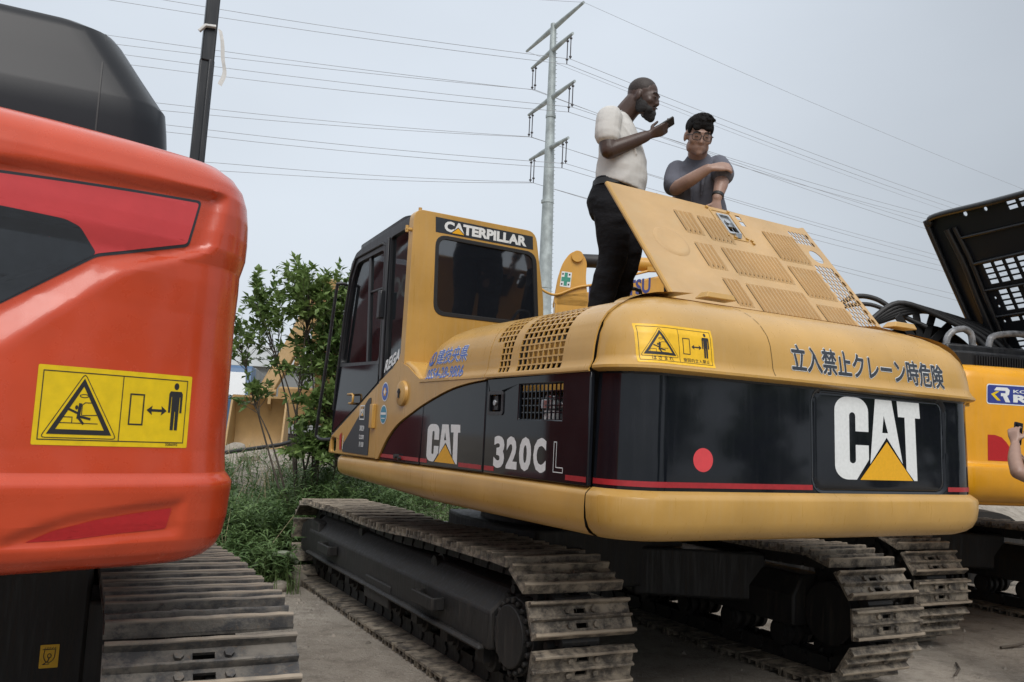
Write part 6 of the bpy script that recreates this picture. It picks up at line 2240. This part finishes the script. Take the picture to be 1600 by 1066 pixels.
m.box(((BKX0 + BKX1) / 2, -2.86, 0.165), (BKX1 - BKX0 + 0.06, 0.24, 0.05))
for k in range(4):
    m.box((BKX0 + 0.14 + 0.29 * k, -3.02, 0.16), (0.11, 0.20, 0.06))
m.build('bucket_teeth', MT['old_yellow'], bk, bevel=0.01)
m = MB()
for x in (-0.72, -0.40):
    m.prism([(-2.32, 1.30), (-2.10, 1.18), (-1.95, 1.40), (-2.10, 1.66), (-2.28, 1.62)], lambda u, v, t: (x + t, u, v), 0, 0.06)
m.cyl((-0.80, -2.16, 1.55), (-0.26, -2.16, 1.55), 0.07, 16)
m.cyl((-0.80, -2.12, 1.36), (-0.26, -2.12, 1.36), 0.06, 16)
m.build('bucket_linkage', MT['old_yellow'], bk, smooth=30)
m = MB()
m.prism([(-2.25, 1.45), (-2.05, 1.32), (-1.55, 2.05), (-1.35, 3.20), (-1.45, 3.75), (-1.75, 3.70), (-1.80, 2.60)], lambda u, v, t: (-0.56 + t + (v - 1.4) * 0.42, u, v), -0.17, 0.17)
m.build('arm', MT['old_yellow'], bk, bevel=0.02)
m = MB()
m.prism([(-1.9, 4.10), (-1.55, 4.18), (-0.6, 3.4), (1.2, 1.9), (1.2, 1.2), (0.4, 1.2), (-0.9, 2.6), (-1.75, 2.75)], lambda u, v, t: (0.62 + t, u, v), -0.26, 0.26)
m.build('boom', MT['old_yellow'], bk, bevel=0.02)
m = MB()
m.tube([(0.25, -1.2, 3.2), (0.08, -1.8, 2.2)], 0.06, 12)
m.build('bucket_cylinder', MT['old_yellow'], bk, smooth=40)
m = MB()
m.box((0.7, 2.0, 1.35), (2.5, 3.0, 0.9))
m.build('body', MT['old_yellow'], bk, bevel=0.05)
for x in (-0.45, 1.85):
    m = MB()
    m.prism(rpoly([(-0.3, -0.4), (3.6, -0.4), (3.6, 0.65), (-0.3, 0.65)], 0.35, 6), lambda u, v, t: (x + t, u, v), -0.3, 0.3)
    m.build('track', MT['under'], bk, smooth=30)

# ------------------------------------------------------------------ dark red excavator farther left, seen as a reflection in the cab glass
MT['dark_red'] = paint('dark red paint', (0.20, 0.024, 0.026), 0.35, (0.2, 0.1, 0.08), 0.2)
rd = thing('excavator', 'dark red excavator beyond the left edge, mirrored in the cab windows', 'excavator', (-7.4, 12.2, 0), radians(27))
_ri = (Matrix.Translation((-7.4, 12.2, 0)) @ Matrix.Rotation(radians(27), 4, 'Z')).inverted()
m = MB()
def rdm(u, v, t):
    """boom plane facing the yellow cab; u runs from its far end towards the viewer"""
    o = Vector((-6.6, 10.6, 0)) + Vector((0.50, -0.866, 0)) * u
    return _ri @ Vector((o.x + 0.866 * t, o.y + 0.5 * t, v))
m.prism([(-1.6, 3.2), (0.0, 3.95), (2.2, 4.35), (2.9, 4.05), (3.0, 3.4), (2.1, 3.15), (0.0, 3.00), (-1.5, 2.45)], rdm, -0.25, 0.25)
rbm = m.build('boom', MT['dark_red'], rd, bevel=0.03)
decal('boom_lettering', MT['ribbon'], [text_fit('DOOSAN', 0.25, 3.38, 1.95, 3.72, 0.03)], lambda u, v, t: rdm(u, v, 0.25 + t), 0.004, rbm)
m = MB()
m.tube([rdm(-1.2, 3.7, 0.1), rdm(0.2, 4.35, 0.1), rdm(2.0, 4.6, 0.1)], 0.10, 12)
m.build('hydraulic_cylinder', MT['dark_red'], rd, smooth=40)
m = MB()
m.box((0, 0.6, 1.35), (2.5, 2.8, 0.8))
m.build('body', MT['dark_red'], rd, bevel=0.05)
for x in (-1.15, 1.15):
    m = MB()
    m.prism(rpoly([(-2.1, 0.0), (2.1, 0.0), (2.1, 0.85), (-2.1, 0.85)], 0.4, 6), lambda u, v, t: (x + t, u, v), -0.3, 0.3)
    m.build('track', MT['under'], rd, smooth=30)

# ------------------------------------------------------------------ distant sheds and a parked truck
MT['shed_wall'] = plain('grey sheet wall', (0.20, 0.21, 0.21), 0.7, 0, 0.15, 0.6)
MT['shed_roof'] = plain('pale roof sheet', (0.34, 0.35, 0.35), 0.7, 0, 0.12, 0.8)
MT['blue_tarp'] = plain('blue truck paint', (0.045, 0.11, 0.22), 0.45, 0, 0.15, 1.5)
sh = thing('shed', 'low grey shed far behind the bush', 'shed', (-15.5, 62, 0.0), radians(10))
m = MB()
m.box((0, 0, 2.6), (22, 9, 5.2))
m.build('wall', MT['shed_wall'], sh)
m = MB()
m.prism([(-4.9, 5.2), (4.9, 5.2), (0, 7.0)], lambda u, v, t: (t, u, v), -11.4, 11.4)
m.build('roof', MT['shed_roof'], sh, smooth=0)
for k in range(6):
    m = MB()
    m.box((-9 + 3.4 * k, -4.52, 3.0), (1.8, 0.06, 1.3))
    m.build('window', MT['cat_black'], sh, smooth=0)
tk = thing('truck', 'blue truck with grey box and upright windscreen parked behind the bush', 'truck', (-9.15, 27.0, 0.62), radians(12))
m = MB()
m.prism(rpoly([(-1.1, 0.5), (0.9, 0.5), (0.9, 2.6), (-0.7, 2.6), (-1.1, 1.6)], 0.12, 4), lambda u, v, t: (t, u, v), -1.1, 1.1)
cb_ = m.build('cab', MT['blue_tarp'], tk, bevel=0.05)
m = MB()
m.add([(-0.98, -1.108, 1.66), (0.98, -1.108, 1.66), (0.92, -0.735, 2.50), (-0.92, -0.735, 2.50)], [(0, 1, 2, 3)])
MT['sky_glass'] = plain('windscreen glass', (0.15, 0.18, 0.21), 0.15, 0, 0.1, 2, 0, 0.9)
m.build('windscreen', MT['sky_glass'], cb_, smooth=0)
m = MB()
m.box((0, 3.2, 1.7), (2.2, 4.4, 1.9))
m.build('cargo_box', MT['shed_wall'], tk, bevel=0.03)
for x in (-0.95, 0.95):
    for y in (0.0, 3.9):
        m = MB()
        m.cyl((x - 0.12, y, 0.42), (x + 0.12, y, 0.42), 0.44, 22)
        m.build('wheel', MT['rubber'], tk, bevel=0.04)
    m = MB()
    m.box((x * 0.85, -1.12, 0.92), (0.28, 0.05, 0.16))
    m.build('headlight', MT['steel'], tk, bevel=0.01)
# ------------------------------------------------------------------ plants
def leaf_mat(name, col, col2, rough=0.5):
    m, t, b = new_mat(name)
    n = _noise(t, 2.2, 3, 0.6)
    n2 = _noise(t, 30.0, 2, 0.5)
    c = _mix(t, _range(t, n.outputs['Fac'], 0.35, 0.65, 0, 1), col, col2)
    c = _mix(t, _range(t, n2.outputs['Fac'], 0.4, 0.7, 0, 0.5), c, tuple(q * 1.5 for q in col2))
    t.links.new(c, b.inputs['Base Color'])
    b.inputs['Roughness'].default_value = rough
    b.inputs['Specular IOR Level'].default_value = 0.35
    tl = t.nodes.new('ShaderNodeBsdfTranslucent')
    t.links.new(c, tl.inputs[0])
    mx = t.nodes.new('ShaderNodeMixShader')
    mx.inputs[0].default_value = 0.35
    t.links.new(b.outputs[0], mx.inputs[1])
    t.links.new(tl.outputs[0], mx.inputs[2])
    t.links.new(mx.outputs[0], t.nodes['Material Output'].inputs[0])
    return m
MT['leaf'] = leaf_mat('bush leaves', (0.068, 0.128, 0.036), (0.175, 0.250, 0.075))
MT['weed'] = leaf_mat('weed leaves', (0.058, 0.112, 0.036), (0.135, 0.210, 0.075))
MT['grass'] = leaf_mat('grass blades', (0.045, 0.085, 0.022), (0.105, 0.150, 0.050), 0.6)
MT['dry'] = plain('dry stalks', (0.30, 0.25, 0.15), 0.8, 0, 0.3, 8)
MT['bark'] = plain('grey brown bark', (0.075, 0.060, 0.046), 0.85, 0, 0.35, 18, 0.4)

def add_leaf(V, F, p, d, n_, ln_, wd, fold=0.25, droop=0.15):
    """pointed leaf folded along its midrib"""
    d = d.normalized()
    s_ = d.cross(n_)
    if s_.length < 1e-4:
        s_ = d.orthogonal()
    s_.normalize()
    n_ = s_.cross(d).normalized()
    b = len(V)
    mid = p + d * ln_ * 0.45
    tip = p + d * ln_ - n_ * ln_ * droop
    V += [p, mid + s_ * wd + n_ * wd * fold, tip, mid - s_ * wd + n_ * wd * fold, mid]
    F += [(b, b + 1, b + 4), (b + 1, b + 2, b + 4), (b, b + 4, b + 3), (b + 4, b + 2, b + 3)]

def bush(root, stems, blobs, seed, leaves_per, leaf_len, mat='leaf', trunk_r=0.03, base=(0, 0, 0)):
    """stems from the base to the blob centres, side twigs, leaf sprays on the twigs"""
    rn = random.Random(seed)
    tr = MB()
    V, F = [], []
    for (c, r, dens) in blobs:
        c = Vector(c)
        st = Vector(base) + Vector((rn.uniform(-0.15, 0.15), rn.uniform(-0.12, 0.12), 0))
        mid = st.lerp(c, 0.5) + Vector((rn.uniform(-0.12, 0.12), rn.uniform(-0.1, 0.1), rn.uniform(0.05, 0.25)))
        tr.tube([tuple(q) for q in arc_pts([st, mid, c], 5)], [trunk_r * (1 - 0.7 * k / 10) for k in range(11)], 7)
        nt_ = int(26 * dens)
        for k in range(nt_):
            a, e_ = rn.uniform(-pi, pi), rn.uniform(-0.5, 1.3)
            d = Vector((cos(a) * cos(e_), sin(a) * cos(e_), sin(e_)))
            rr = rn.uniform(0.50, 1.30)
            start = c + (mid - c) * rn.uniform(0.0, 0.55) * 0.6
            end = c + Vector((d.x * r[0], d.y * r[1], d.z * r[2])) * rr
            end.z += 0.04
            m1 = start.lerp(end, 0.5) + Vector((rn.uniform(-0.05, 0.05), rn.uniform(-0.05, 0.05), rn.uniform(0.0, 0.08)))
            tw = arc_pts([start, m1, end], 4)
            tr.tube([tuple(q) for q in tw], [trunk_r * 0.30, trunk_r * 0.28, trunk_r * 0.25, trunk_r * 0.22, trunk_r * 0.18, trunk_r * 0.15, trunk_r * 0.12, trunk_r * 0.10, trunk_r * 0.08], 5, False)
            nl = int(leaves_per * rn.uniform(0.7, 1.3))
            for q in range(nl):
                u = rn.uniform(0.25, 1.0) ** 0.7
                idx = min(len(tw) - 2, int(u * (len(tw) - 1)))
                p = tw[idx].lerp(tw[idx + 1], u * (len(tw) - 1) - idx)
                ax = (tw[idx + 1] - tw[idx]).normalized()
                dd = (ax * 0.6 + Vector((rn.gauss(0, 0.7), rn.gauss(0, 0.7), rn.gauss(0.15, 0.5)))).normalized()
                nn = Vector((rn.gauss(0, 0.45), rn.gauss(0, 0.45), 1.0)).normalized()
                l_ = leaf_len * rn.uniform(0.65, 1.25)
                add_leaf(V, F, p + dd * 0.008, dd, nn, l_, l_ * 0.27, 0.3, rn.uniform(0.0, 0.35))
    tk_ = tr.build('trunk', MT['bark'], root, smooth=60)
    lm = MB()
    lm.add(V, F)
    cr_ = lm.build('crown', MT[mat], root, smooth=0)
    return root

bz = 0.50
bs = thing('bush', 'tall leafy green bush between the orange excavator and the black cab', 'bush', (-2.35, 9.7, bz))
def bo_(x, z, y=0.0):
    return (x + 2.35, y, z - bz)
blobs = [
    (bo_(-2.92, 2.80, 0.1), (0.22, 0.28, 0.40), 0.75), (bo_(-2.70, 2.45, -0.1), (0.30, 0.3, 0.40), 0.8), (bo_(-3.10, 2.30, 0.2), (0.32, 0.30, 0.40), 0.8),
    (bo_(-2.85, 1.70, 0.0), (0.36, 0.3, 0.28), 0.4), (bo_(-2.45, 3.05, 0.1), (0.18, 0.22, 0.30), 0.9), (bo_(-2.28, 2.80, -0.1), (0.36, 0.36, 0.36), 1.8), (bo_(-2.05, 2.42, 0.15), (0.42, 0.40, 0.42), 2.4), (bo_(-1.90, 2.85, 0.2), (0.32, 0.32, 0.40), 1.7),
    (bo_(-1.80, 2.05, 0.0), (0.38, 0.38, 0.42), 2.1), (bo_(-2.30, 2.08, -0.05), (0.34, 0.36, 0.34), 0.8), (bo_(-1.95, 1.62, -0.2), (0.40, 0.36, 0.36), 2.2), (bo_(-1.68, 1.50, 0.0), (0.32, 0.3, 0.36), 1.8),
    (bo_(-2.05, 1.20, -0.3), (0.36, 0.3, 0.26), 1.6), (bo_(-1.80, 1.15, -0.4), (0.30, 0.3, 0.26), 1.4)]
bush(bs, None, blobs, 11, 20, 0.094, 'leaf', 0.015, (0.10, 0, -0.15))

def on_crawler(x, y, m=0.10):
    """inside the middle machine's track area"""
    dx, dy = x - 0.438, y - 6.886
    a = radians(27.25)
    lx, ly = dx * cos(a) + dy * sin(a), -dx * sin(a) + dy * cos(a)
    return lx > -1.42 - m and ly < 2.78 + m

# weeds: tall leafy stems over the bank
def weeds():
    rn = random.Random(21)
    V, F = [], []
    SV_, SF = [], []
    st = MB()
    def stem(x, y, h, lean, dens, lw):
        z0 = ground_z(x, y) - 0.02
        a = rn.uniform(-pi, pi)
        top = Vector((x + cos(a) * lean, y + sin(a) * lean, z0 + h))
        mid = Vector((x + cos(a) * lean * 0.35, y + sin(a) * lean * 0.35, z0 + h * 0.55))
        P = arc_pts([Vector((x, y, z0)), mid, top], 4)
        st.tube([tuple(q) for q in P], [0.0048, 0.0045, 0.004, 0.0038, 0.0034, 0.003, 0.0026, 0.002, 0.0015], 4, False)
        n_ = int(h * dens)
        for k in range(n_):
            u = 0.15 + 0.85 * (k + rn.random()) / n_
            i = min(len(P) - 2, int(u * (len(P) - 1)))
            p = P[i].lerp(P[i + 1], u * (len(P) - 1) - i)
            b = k * 2.4 + rn.uniform(-0.5, 0.5)
            d = Vector((cos(b), sin(b), rn.uniform(0.1, 0.9)))
            l_ = lw * rn.uniform(0.7, 1.3) * (1.15 - 0.5 * u)
            add_leaf(V, F, p, d, Vector((rn.gauss(0, 0.2), rn.gauss(0, 0.2), 1)), l_, l_ * 0.10, 0.25, rn.uniform(0.15, 0.6))
    for k in range(2300):
        if k < 1200:
            y = rn.uniform(7.9, 12.8)
            x = rn.uniform(-4.3, 1.2)
        else:
            y = rn.uniform(8.0, 10.4)
            x = rn.uniform(-3.3, -1.25)
        s0 = 7.75 + max(0, x + 1.75) * 0.95
        if y < s0:
            continue
        # clear of the crawlers
        if on_crawler(x, y, 0.16):
            continue
        h = rn.uniform(0.30, 0.85) * (0.8 + 0.55 * noise.noise(Vector((x * 1.3, y * 1.3, 0.5)))) + 0.15
        if x < -2.0 and y < 8.6:
            h *= 0.7
        if -3.6 < x < -2.3 and 9.4 < y < 12.0:
            h *= 0.6
        if x < -2.05 - (y - 8.0) * 0.02:
            h = min(h, 1.08 - ground_z(x, y) + rn.uniform(-0.15, 0.06))
            if h < 0.2:
                continue
        stem(x, y, h, rn.uniform(0.03, 0.25), 44, 0.15)
    o = MB()
    o.add(V, F)
    a = o.build('weeds', MT['weed'], None, smooth=0)
    prop(a, 'tall green weeds with narrow leaves growing over the bank', 'weeds', None, 'stuff')
    b = st.build('weed_stems', MT['grass'], a, smooth=0)
    return a
weeds()
def stalks():
    rn = random.Random(77)
    m = MB()
    for k in range(130):
        x, y = rn.uniform(-4.0, -1.5), rn.uniform(8.0, 12.0)
        if on_crawler(x, y, 0.2):
            continue
        z0 = ground_z(x, y)
        h = min(rn.uniform(0.35, 0.95), 1.2 - z0)
        a = rn.uniform(-pi, pi)
        m.tube([(x, y, z0), (x + 0.1 * cos(a), y + 0.1 * sin(a), z0 + h * 0.6), (x + 0.3 * cos(a), y + 0.3 * sin(a), z0 + h)], [0.0045, 0.0035, 0.002], 4, False)
    prop(m.build('dry_stalks', MT['dry'], None, smooth=0), 'dry straw coloured stalks standing among the green weeds', 'stalks', None, 'stuff')
stalks()

def grass():
    rn = random.Random(5)
    V, F = [], []
    def blade(x, y, h, wd, lean):
        z0 = ground_z(x, y) - 0.01
        a = rn.uniform(-pi, pi)
        d = Vector((cos(a), sin(a), 0))
        s_ = Vector((-sin(a), cos(a), 0)) * wd
        b = len(V)
        p0 = Vector((x, y, z0))
        for k in range(4):
            u = k / 3
            p = p0 + d * lean * u * u + Vector((0, 0, h * (u - 0.25 * u * u * (lean / max(h, 0.01)))))
            w_ = (1 - u) ** 0.7
            V.append(p - s_ * w_)
            V.append(p + s_ * w_)
        for k in range(3):
            F.append((b + 2 * k, b + 2 * k + 1, b + 2 * k + 3, b + 2 * k + 2))
    for k in range(9000):
        y = 7.8 + abs(rn.gauss(0, 2.2))
        x = rn.uniform(-5.0, 3.2)
        if y < 7.7 + max(0, x + 1.75) * 0.9 or on_crawler(x, y, 0.08):
            continue
        if noise.noise(Vector((x * 0.9, y * 0.9, 4.0))) < -0.18:
            continue
        h = rn.uniform(0.10, 0.42)
        blade(x, y, h, rn.uniform(0.003, 0.007), h * rn.uniform(0.2, 0.8))
    for k in range(26):                               # long loose blades by the tracks
        x, y = rn.uniform(-2.75, -2.2), rn.uniform(7.75, 8.5)
        blade(x, y, rn.uniform(0.45, 0.85), 0.006, rn.uniform(0.2, 0.6))
    o = MB()
    o.add(V, F)
    a = o.build('grass', MT['grass'], None, smooth=0)
    prop(a, 'loose grass blades among the weeds along the bank', 'grass', None, 'stuff')
grass()

def litter():
    """small stones, clods and leaf scraps on the yard"""
    rn = random.Random(9)
    mb = MB()
    for k in range(2600):
        if k % 3 == 0:
            x, y = rn.uniform(0.8, 6.5), rn.uniform(4.2, 9.5)
        elif k % 3 == 1:
            x, y = rn.uniform(-2.6, 0.2), rn.uniform(4.5, 8.6)
        else:
            x, y = rn.uniform(-3.2, -1.4), rn.uniform(7.2, 9.5)
        r = 0.005 + 0.024 * rn.random() ** 5
        z = ground_z(x, y)
        a = rn.uniform(0, pi)
        V = []
        for (i, j, q) in ((1, 0, 0.1), (0.1, 0.9, 0), (-1, 0.1, 0.15), (-0.1, -0.8, 0.05), (0.05, 0.0, 0.8)):
            s_ = rn.uniform(0.7, 1.3) * r
            V.append((x + (i * cos(a) - j * sin(a)) * s_, y + (i * sin(a) + j * cos(a)) * s_, z - 0.002 + q * s_))
        mb.add(V, [(0, 1, 4), (1, 2, 4), (2, 3, 4), (3, 0, 4)])
    o = mb.build('gravel', MT['gravel'], None, smooth=0)
    prop(o, 'small stones and crumbs of soil scattered over the yard', 'gravel', None, 'stuff')
MT['gravel'] = plain('stones', (0.22, 0.195, 0.165), 0.9, 0, 0.45, 3)
litter()

# rocks and broken slabs at the foot of the bank
MT['rock'] = plain('pale rock', (0.27, 0.24, 0.20), 0.9, 0, 0.3, 9, 0.4)
def rock(x, y, s_, seed, label):
    rn = random.Random(seed)
    m = MB()
    ball(m, (0, 0, 0), (s_[0], s_[1], s_[2]), None, 12, 8)
    m.v = [tuple(Vector(v) * (1 + 0.35 * noise.noise(Vector(v) * 4.0 / max(s_) * 0.35 + Vector((seed, 0, 0))))) for v in m.v]
    o = m.build('rock', MT['rock'], None, smooth=30)
    o.location = (x, y, ground_z(x, y) + s_[2] * 0.35)
    o.rotation_euler = (rn.uniform(-0.3, 0.3), rn.uniform(-0.3, 0.3), rn.uniform(0, 3))
    prop(o, label, 'rock', 'rocks along the foot of the bank')
rock(-2.02, 8.02, (0.16, 0.11, 0.07), 1, 'flat pale rock nearest the front of the dark track, lowest of the rocks')
rock(-2.28, 8.10, (0.10, 0.08, 0.06), 2, 'small rock left of the flat pale rock at the foot of the weeds')
rock(-1.92, 8.35, (0.13, 0.10, 0.10), 3, 'rounded rock behind the flat pale rock beside the track front')
rock(-4.25, 13.6, (0.22, 0.16, 0.13), 4, 'rounded rock on the bank below the bucket')
rock(-3.75, 12.8, (0.15, 0.14, 0.10), 5, 'grey rock on the bare bank under the bush')
rock(-0.55, 11.6, (0.20, 0.16, 0.13), 6, 'pale rock in the grass seen under the yellow skirt')

# pale pipe lying in the weeds, iron bar leaning below the bucket
m = MB()
P = arc_pts([(-2.30, 8.22, 0.16), (-2.20, 8.26, 0.24), (-2.10, 8.30, 0.28), (-2.0, 8.32, 0.28), (-1.92, 8.34, 0.20)], 6)
m.tube(P, 0.026, 14)
o = m.build('pipe', MT['pipe'] if 'pipe' in MT else plain('pale green plastic pipe', (0.22, 0.25, 0.18), 0.5, 0, 0.12, 10), None, smooth=60)
prop(o, 'bent pale green plastic pipe lying in the weeds beside the track', 'pipe')
m = MB()
m.tube([(-4.15, 12.3, 1.02), (-3.2, 12.3, 1.20), (-2.2, 12.4, 1.52)], 0.028, 8)
o = m.build('iron_bar', MT['rubber'], None, smooth=60)
prop(o, 'dark iron bar leaning across the bank below the bucket', 'iron bar')
# scraps on the right-hand ground
def scrap(name, P, r, mat, label):
    q = MB()
    q.tube([(x, y, ground_z(x, y) + dz) for x, y, dz in P], r, 6)
    prop(q.build(name, mat, None, smooth=60), label, 'stick', 'sticks on the yard')
scrap('stick', [(2.85, 5.55, 0.012), (3.0, 5.58, 0.016), (3.16, 5.56, 0.012)], 0.009, MT['bark'], 'short thin stick flat on the dirt in the bottom right corner')
scrap('stick', [(3.10, 6.05, 0.012), (3.22, 6.22, 0.02), (3.3, 6.42, 0.012)], 0.008, MT['bark'], 'bent twig lying between the right track and the frame edge')
scrap('stick', [(3.95, 7.0, 0.012), (4.2, 7.1, 0.03), (4.36, 7.05, 0.012)], 0.012, MT['bark'], 'farther dark twig on the dirt near the far track')

# trees off to the right: they only show as reflections in the black panels
def far_tree(x, y, h, seed, label, src=None):
    r = thing('tree', label, 'tree', (x, y, 0), random.Random(seed).uniform(0, 6), 'trees off to the right of the machines')
    if src:
        for ch in src.children:
            c = ch.copy()
            COL.objects.link(c)
            c.parent = r
        r.scale = (h / 7.0,) * 3
        return r
    rn = random.Random(seed)
    bl = [((rn.uniform(-1.7, 1.7), rn.uniform(-1.7, 1.7), rn.uniform(1.6, 6.0)), (1.3, 1.3, 1.1), 1.3) for _ in range(14)]
    bush(r, None, bl, seed, 16, 0.34, 'leaf', 0.14)
    return r
T0 = far_tree(20, 4.5, 5.2, 3, 'leafy tree off to the right, mirrored in the black counterweight band')
for k, (x, y, h) in enumerate(((24.5, -2.5, 4.6), (21.0, -6.5, 6.4), (27, 1.5, 6.0), (18.0, -11.0, 5.2), (31, -10, 8))):
    far_tree(x, y, h, 30 + k, ['shorter tree off to the right of the machines', 'broad tree off to the right, between the two others', 'tree set back off to the right', 'tree off to the right, nearest the viewer', 'tallest tree off to the right, farthest back'][k], T0)
# ------------------------------------------------------------------ tubular pylon and its conductors
py = thing('pylon', 'tall galvanised tubular pylon with four slanting crossarms', 'pylon', (3.0, 90.0, 0.0))
m = MB()
m.tube([(0.30, 0, 0), (0.20, 0, 12), (0.12, 0, 26), (-0.02, 0, 38), (-0.10, 0, 46.2)], [0.98, 0.80, 0.60, 0.44, 0.32], 20)
for z, r in ((17.0, 0.80), (26.2, 0.68), (35.6, 0.55)):
    m.cyl((0.2 - z * 0.005, 0, z), (0.2 - z * 0.005, 0, z + 0.28), r, 20)
m.build('shaft', MT['galv'], py, smooth=50)
m = MB()
for k in range(90):
    z = 5 + k * 0.45
    m.box((0.30 - z * 0.008 + 0.98 - z * 0.0145, -0.1, z), (0.24, 0.05, 0.05))
pg_ = m.build('climbing_pegs', MT['galv'], py, smooth=0)
pg_['kind'] = 'stuff'
ARMS = [((-2.89, 0, 42.95), (3.08, 0, 48.85)), ((-2.25, 0, 41.05), (2.03, 0, 45.25)), ((-2.36, 0, 35.80), (2.45, 0, 39.85)), ((-2.0, 0, 30.85), (2.01, 0, 33.50))]
DROP = 2.65
def yaw_arm(P, Q, u):
    """the arms are level and run towards the viewer on the right: pull the ends onto that line"""
    return P
att = []
for k, (a, b) in enumerate(ARMS):
    zc = 0.5 * (a[2] + b[2])
    # level arm: scale each end about the camera so that its height becomes the mean height
    E = []
    for p in (a, b):
        f_ = (zc - CAM_H) / (p[2] - CAM_H)
        E.append(Vector(((p[0] + 3.0) * f_ - 3.0, 90.0 * f_ - 90.0, zc)))
    m = MB()
    mid = E[0].lerp(E[1], 0.5)
    m.tube([E[0], mid, E[1]], [0.15, 0.30, 0.15], 12)
    am = m.build('crossarm', MT['galv'], py, smooth=50)
    for side, e in ((0, E[0]), (1, E[1])):
        if k == 0:
            att.append((k, side, 0, e))
            continue
        for q in (0, 1):
            d = (E[1] - E[0]).normalized() * (0.55 if q == 0 else -0.30) * (1 if side == 0 else -1) if True else 0
            p = e + (E[1] - E[0]).normalized() * ((0.35 + 0.75 * q) * (1 if side == 0 else -1))
            DR = DROP + 0.28 * q
            s_ = MB()
            s_.cyl(p, p - Vector((0, 0, DR)), 0.055, 8)
            for z in (0.35, DROP - 0.30):
                s_.cyl(p - Vector((0, 0, z)), p - Vector((0, 0, z + 0.12)), 0.15, 10)
            s_.build('insulator_string', MT['insul'], am, smooth=40)
            att.append((k, side, q, p - Vector((0, 0, DR))))
# conductors: each its own wire, from the far left to the pylon and on to the far right
ENDS = {  # (arm, side, strand): (left end, right end)
    (0, 1, 0): ((-15.5, 88.0, 49.01), (80.92, 135.0, 44.52)), (0, 0, 0): (None, (68.55, 135.0, 40.35)),
    (1, 1, 0): ((-38.74, 88.0, 45.84), (71.12, 135.0, 41.21)), (1, 1, 1): ((-44.52, 88.0, 45.55), (70.6, 135.0, 40.55)),
    (1, 0, 0): ((-55.97, 88.0, 42.83), (65.26, 135.0, 38.1)), (1, 0, 1): ((-55.84, 88.0, 41.7), (65.26, 135.0, 37.26)),
    (2, 1, 0): ((-48.54, 88.0, 40.14), (65.27, 135.0, 39.66)), (2, 1, 1): ((-41.8, 88.0, 38.5), (65.27, 135.0, 38.93)),
    (2, 0, 0): ((-38.93, 88.0, 34.49), (66.67, 135.0, 33.17)), (2, 0, 1): ((-38.31, 88.0, 33.68), (66.66, 135.0, 32.44)),
    (3, 1, 0): ((-37.3, 88.0, 32.13), (66.66, 135.0, 31.62)), (3, 1, 1): ((-37.23, 88.0, 31.37), (66.65, 135.0, 30.79)),
    (3, 0, 0): ((-30.45, 88.0, 28.25), (69.47, 135.0, 27.01)), (3, 0, 1): ((-30.05, 88.0, 27.44), (69.46, 135.0, 26.09))}
LV_ = ['topmost', 'second', 'third', 'lowest']
for k, side, q, p in att:
    w0 = Vector(p) + Vector((3.0, 90.0, 0))
    for half, end in enumerate(ENDS[(k, side, q)]):
        if end is None:
            continue
        e = Vector(end)
        far = w0 + (e - w0) * 1.9
        sag = (1.1, 1.6)[half]
        mbw = MB()
        P = []
        for i in range(25):
            u = i / 24
            c_ = w0 + (far - w0) * u
            # parabola through the pylon and the measured point
            c_.z -= sag * 4 * (u * (1 - u)) - (sag * 4 * 0.526 * 0.474) * (u / 0.526 if u < 0.526 else 1)
            P.append(c_)
        mbw.tube(P, 0.025 if k else 0.018, 6)
        o = mbw.build('power_line', MT['wire'], None, smooth=60)
        lab = 'thin grey power line running %s from the pylon, %s crossarm, %s end%s' % (('left', 'right')[half], LV_[k], ('left', 'right')[side], '' if k == 0 else (', outer strand', ', inner strand')[q])
        prop(o, lab, 'power line', 'power lines hung from the pylon')
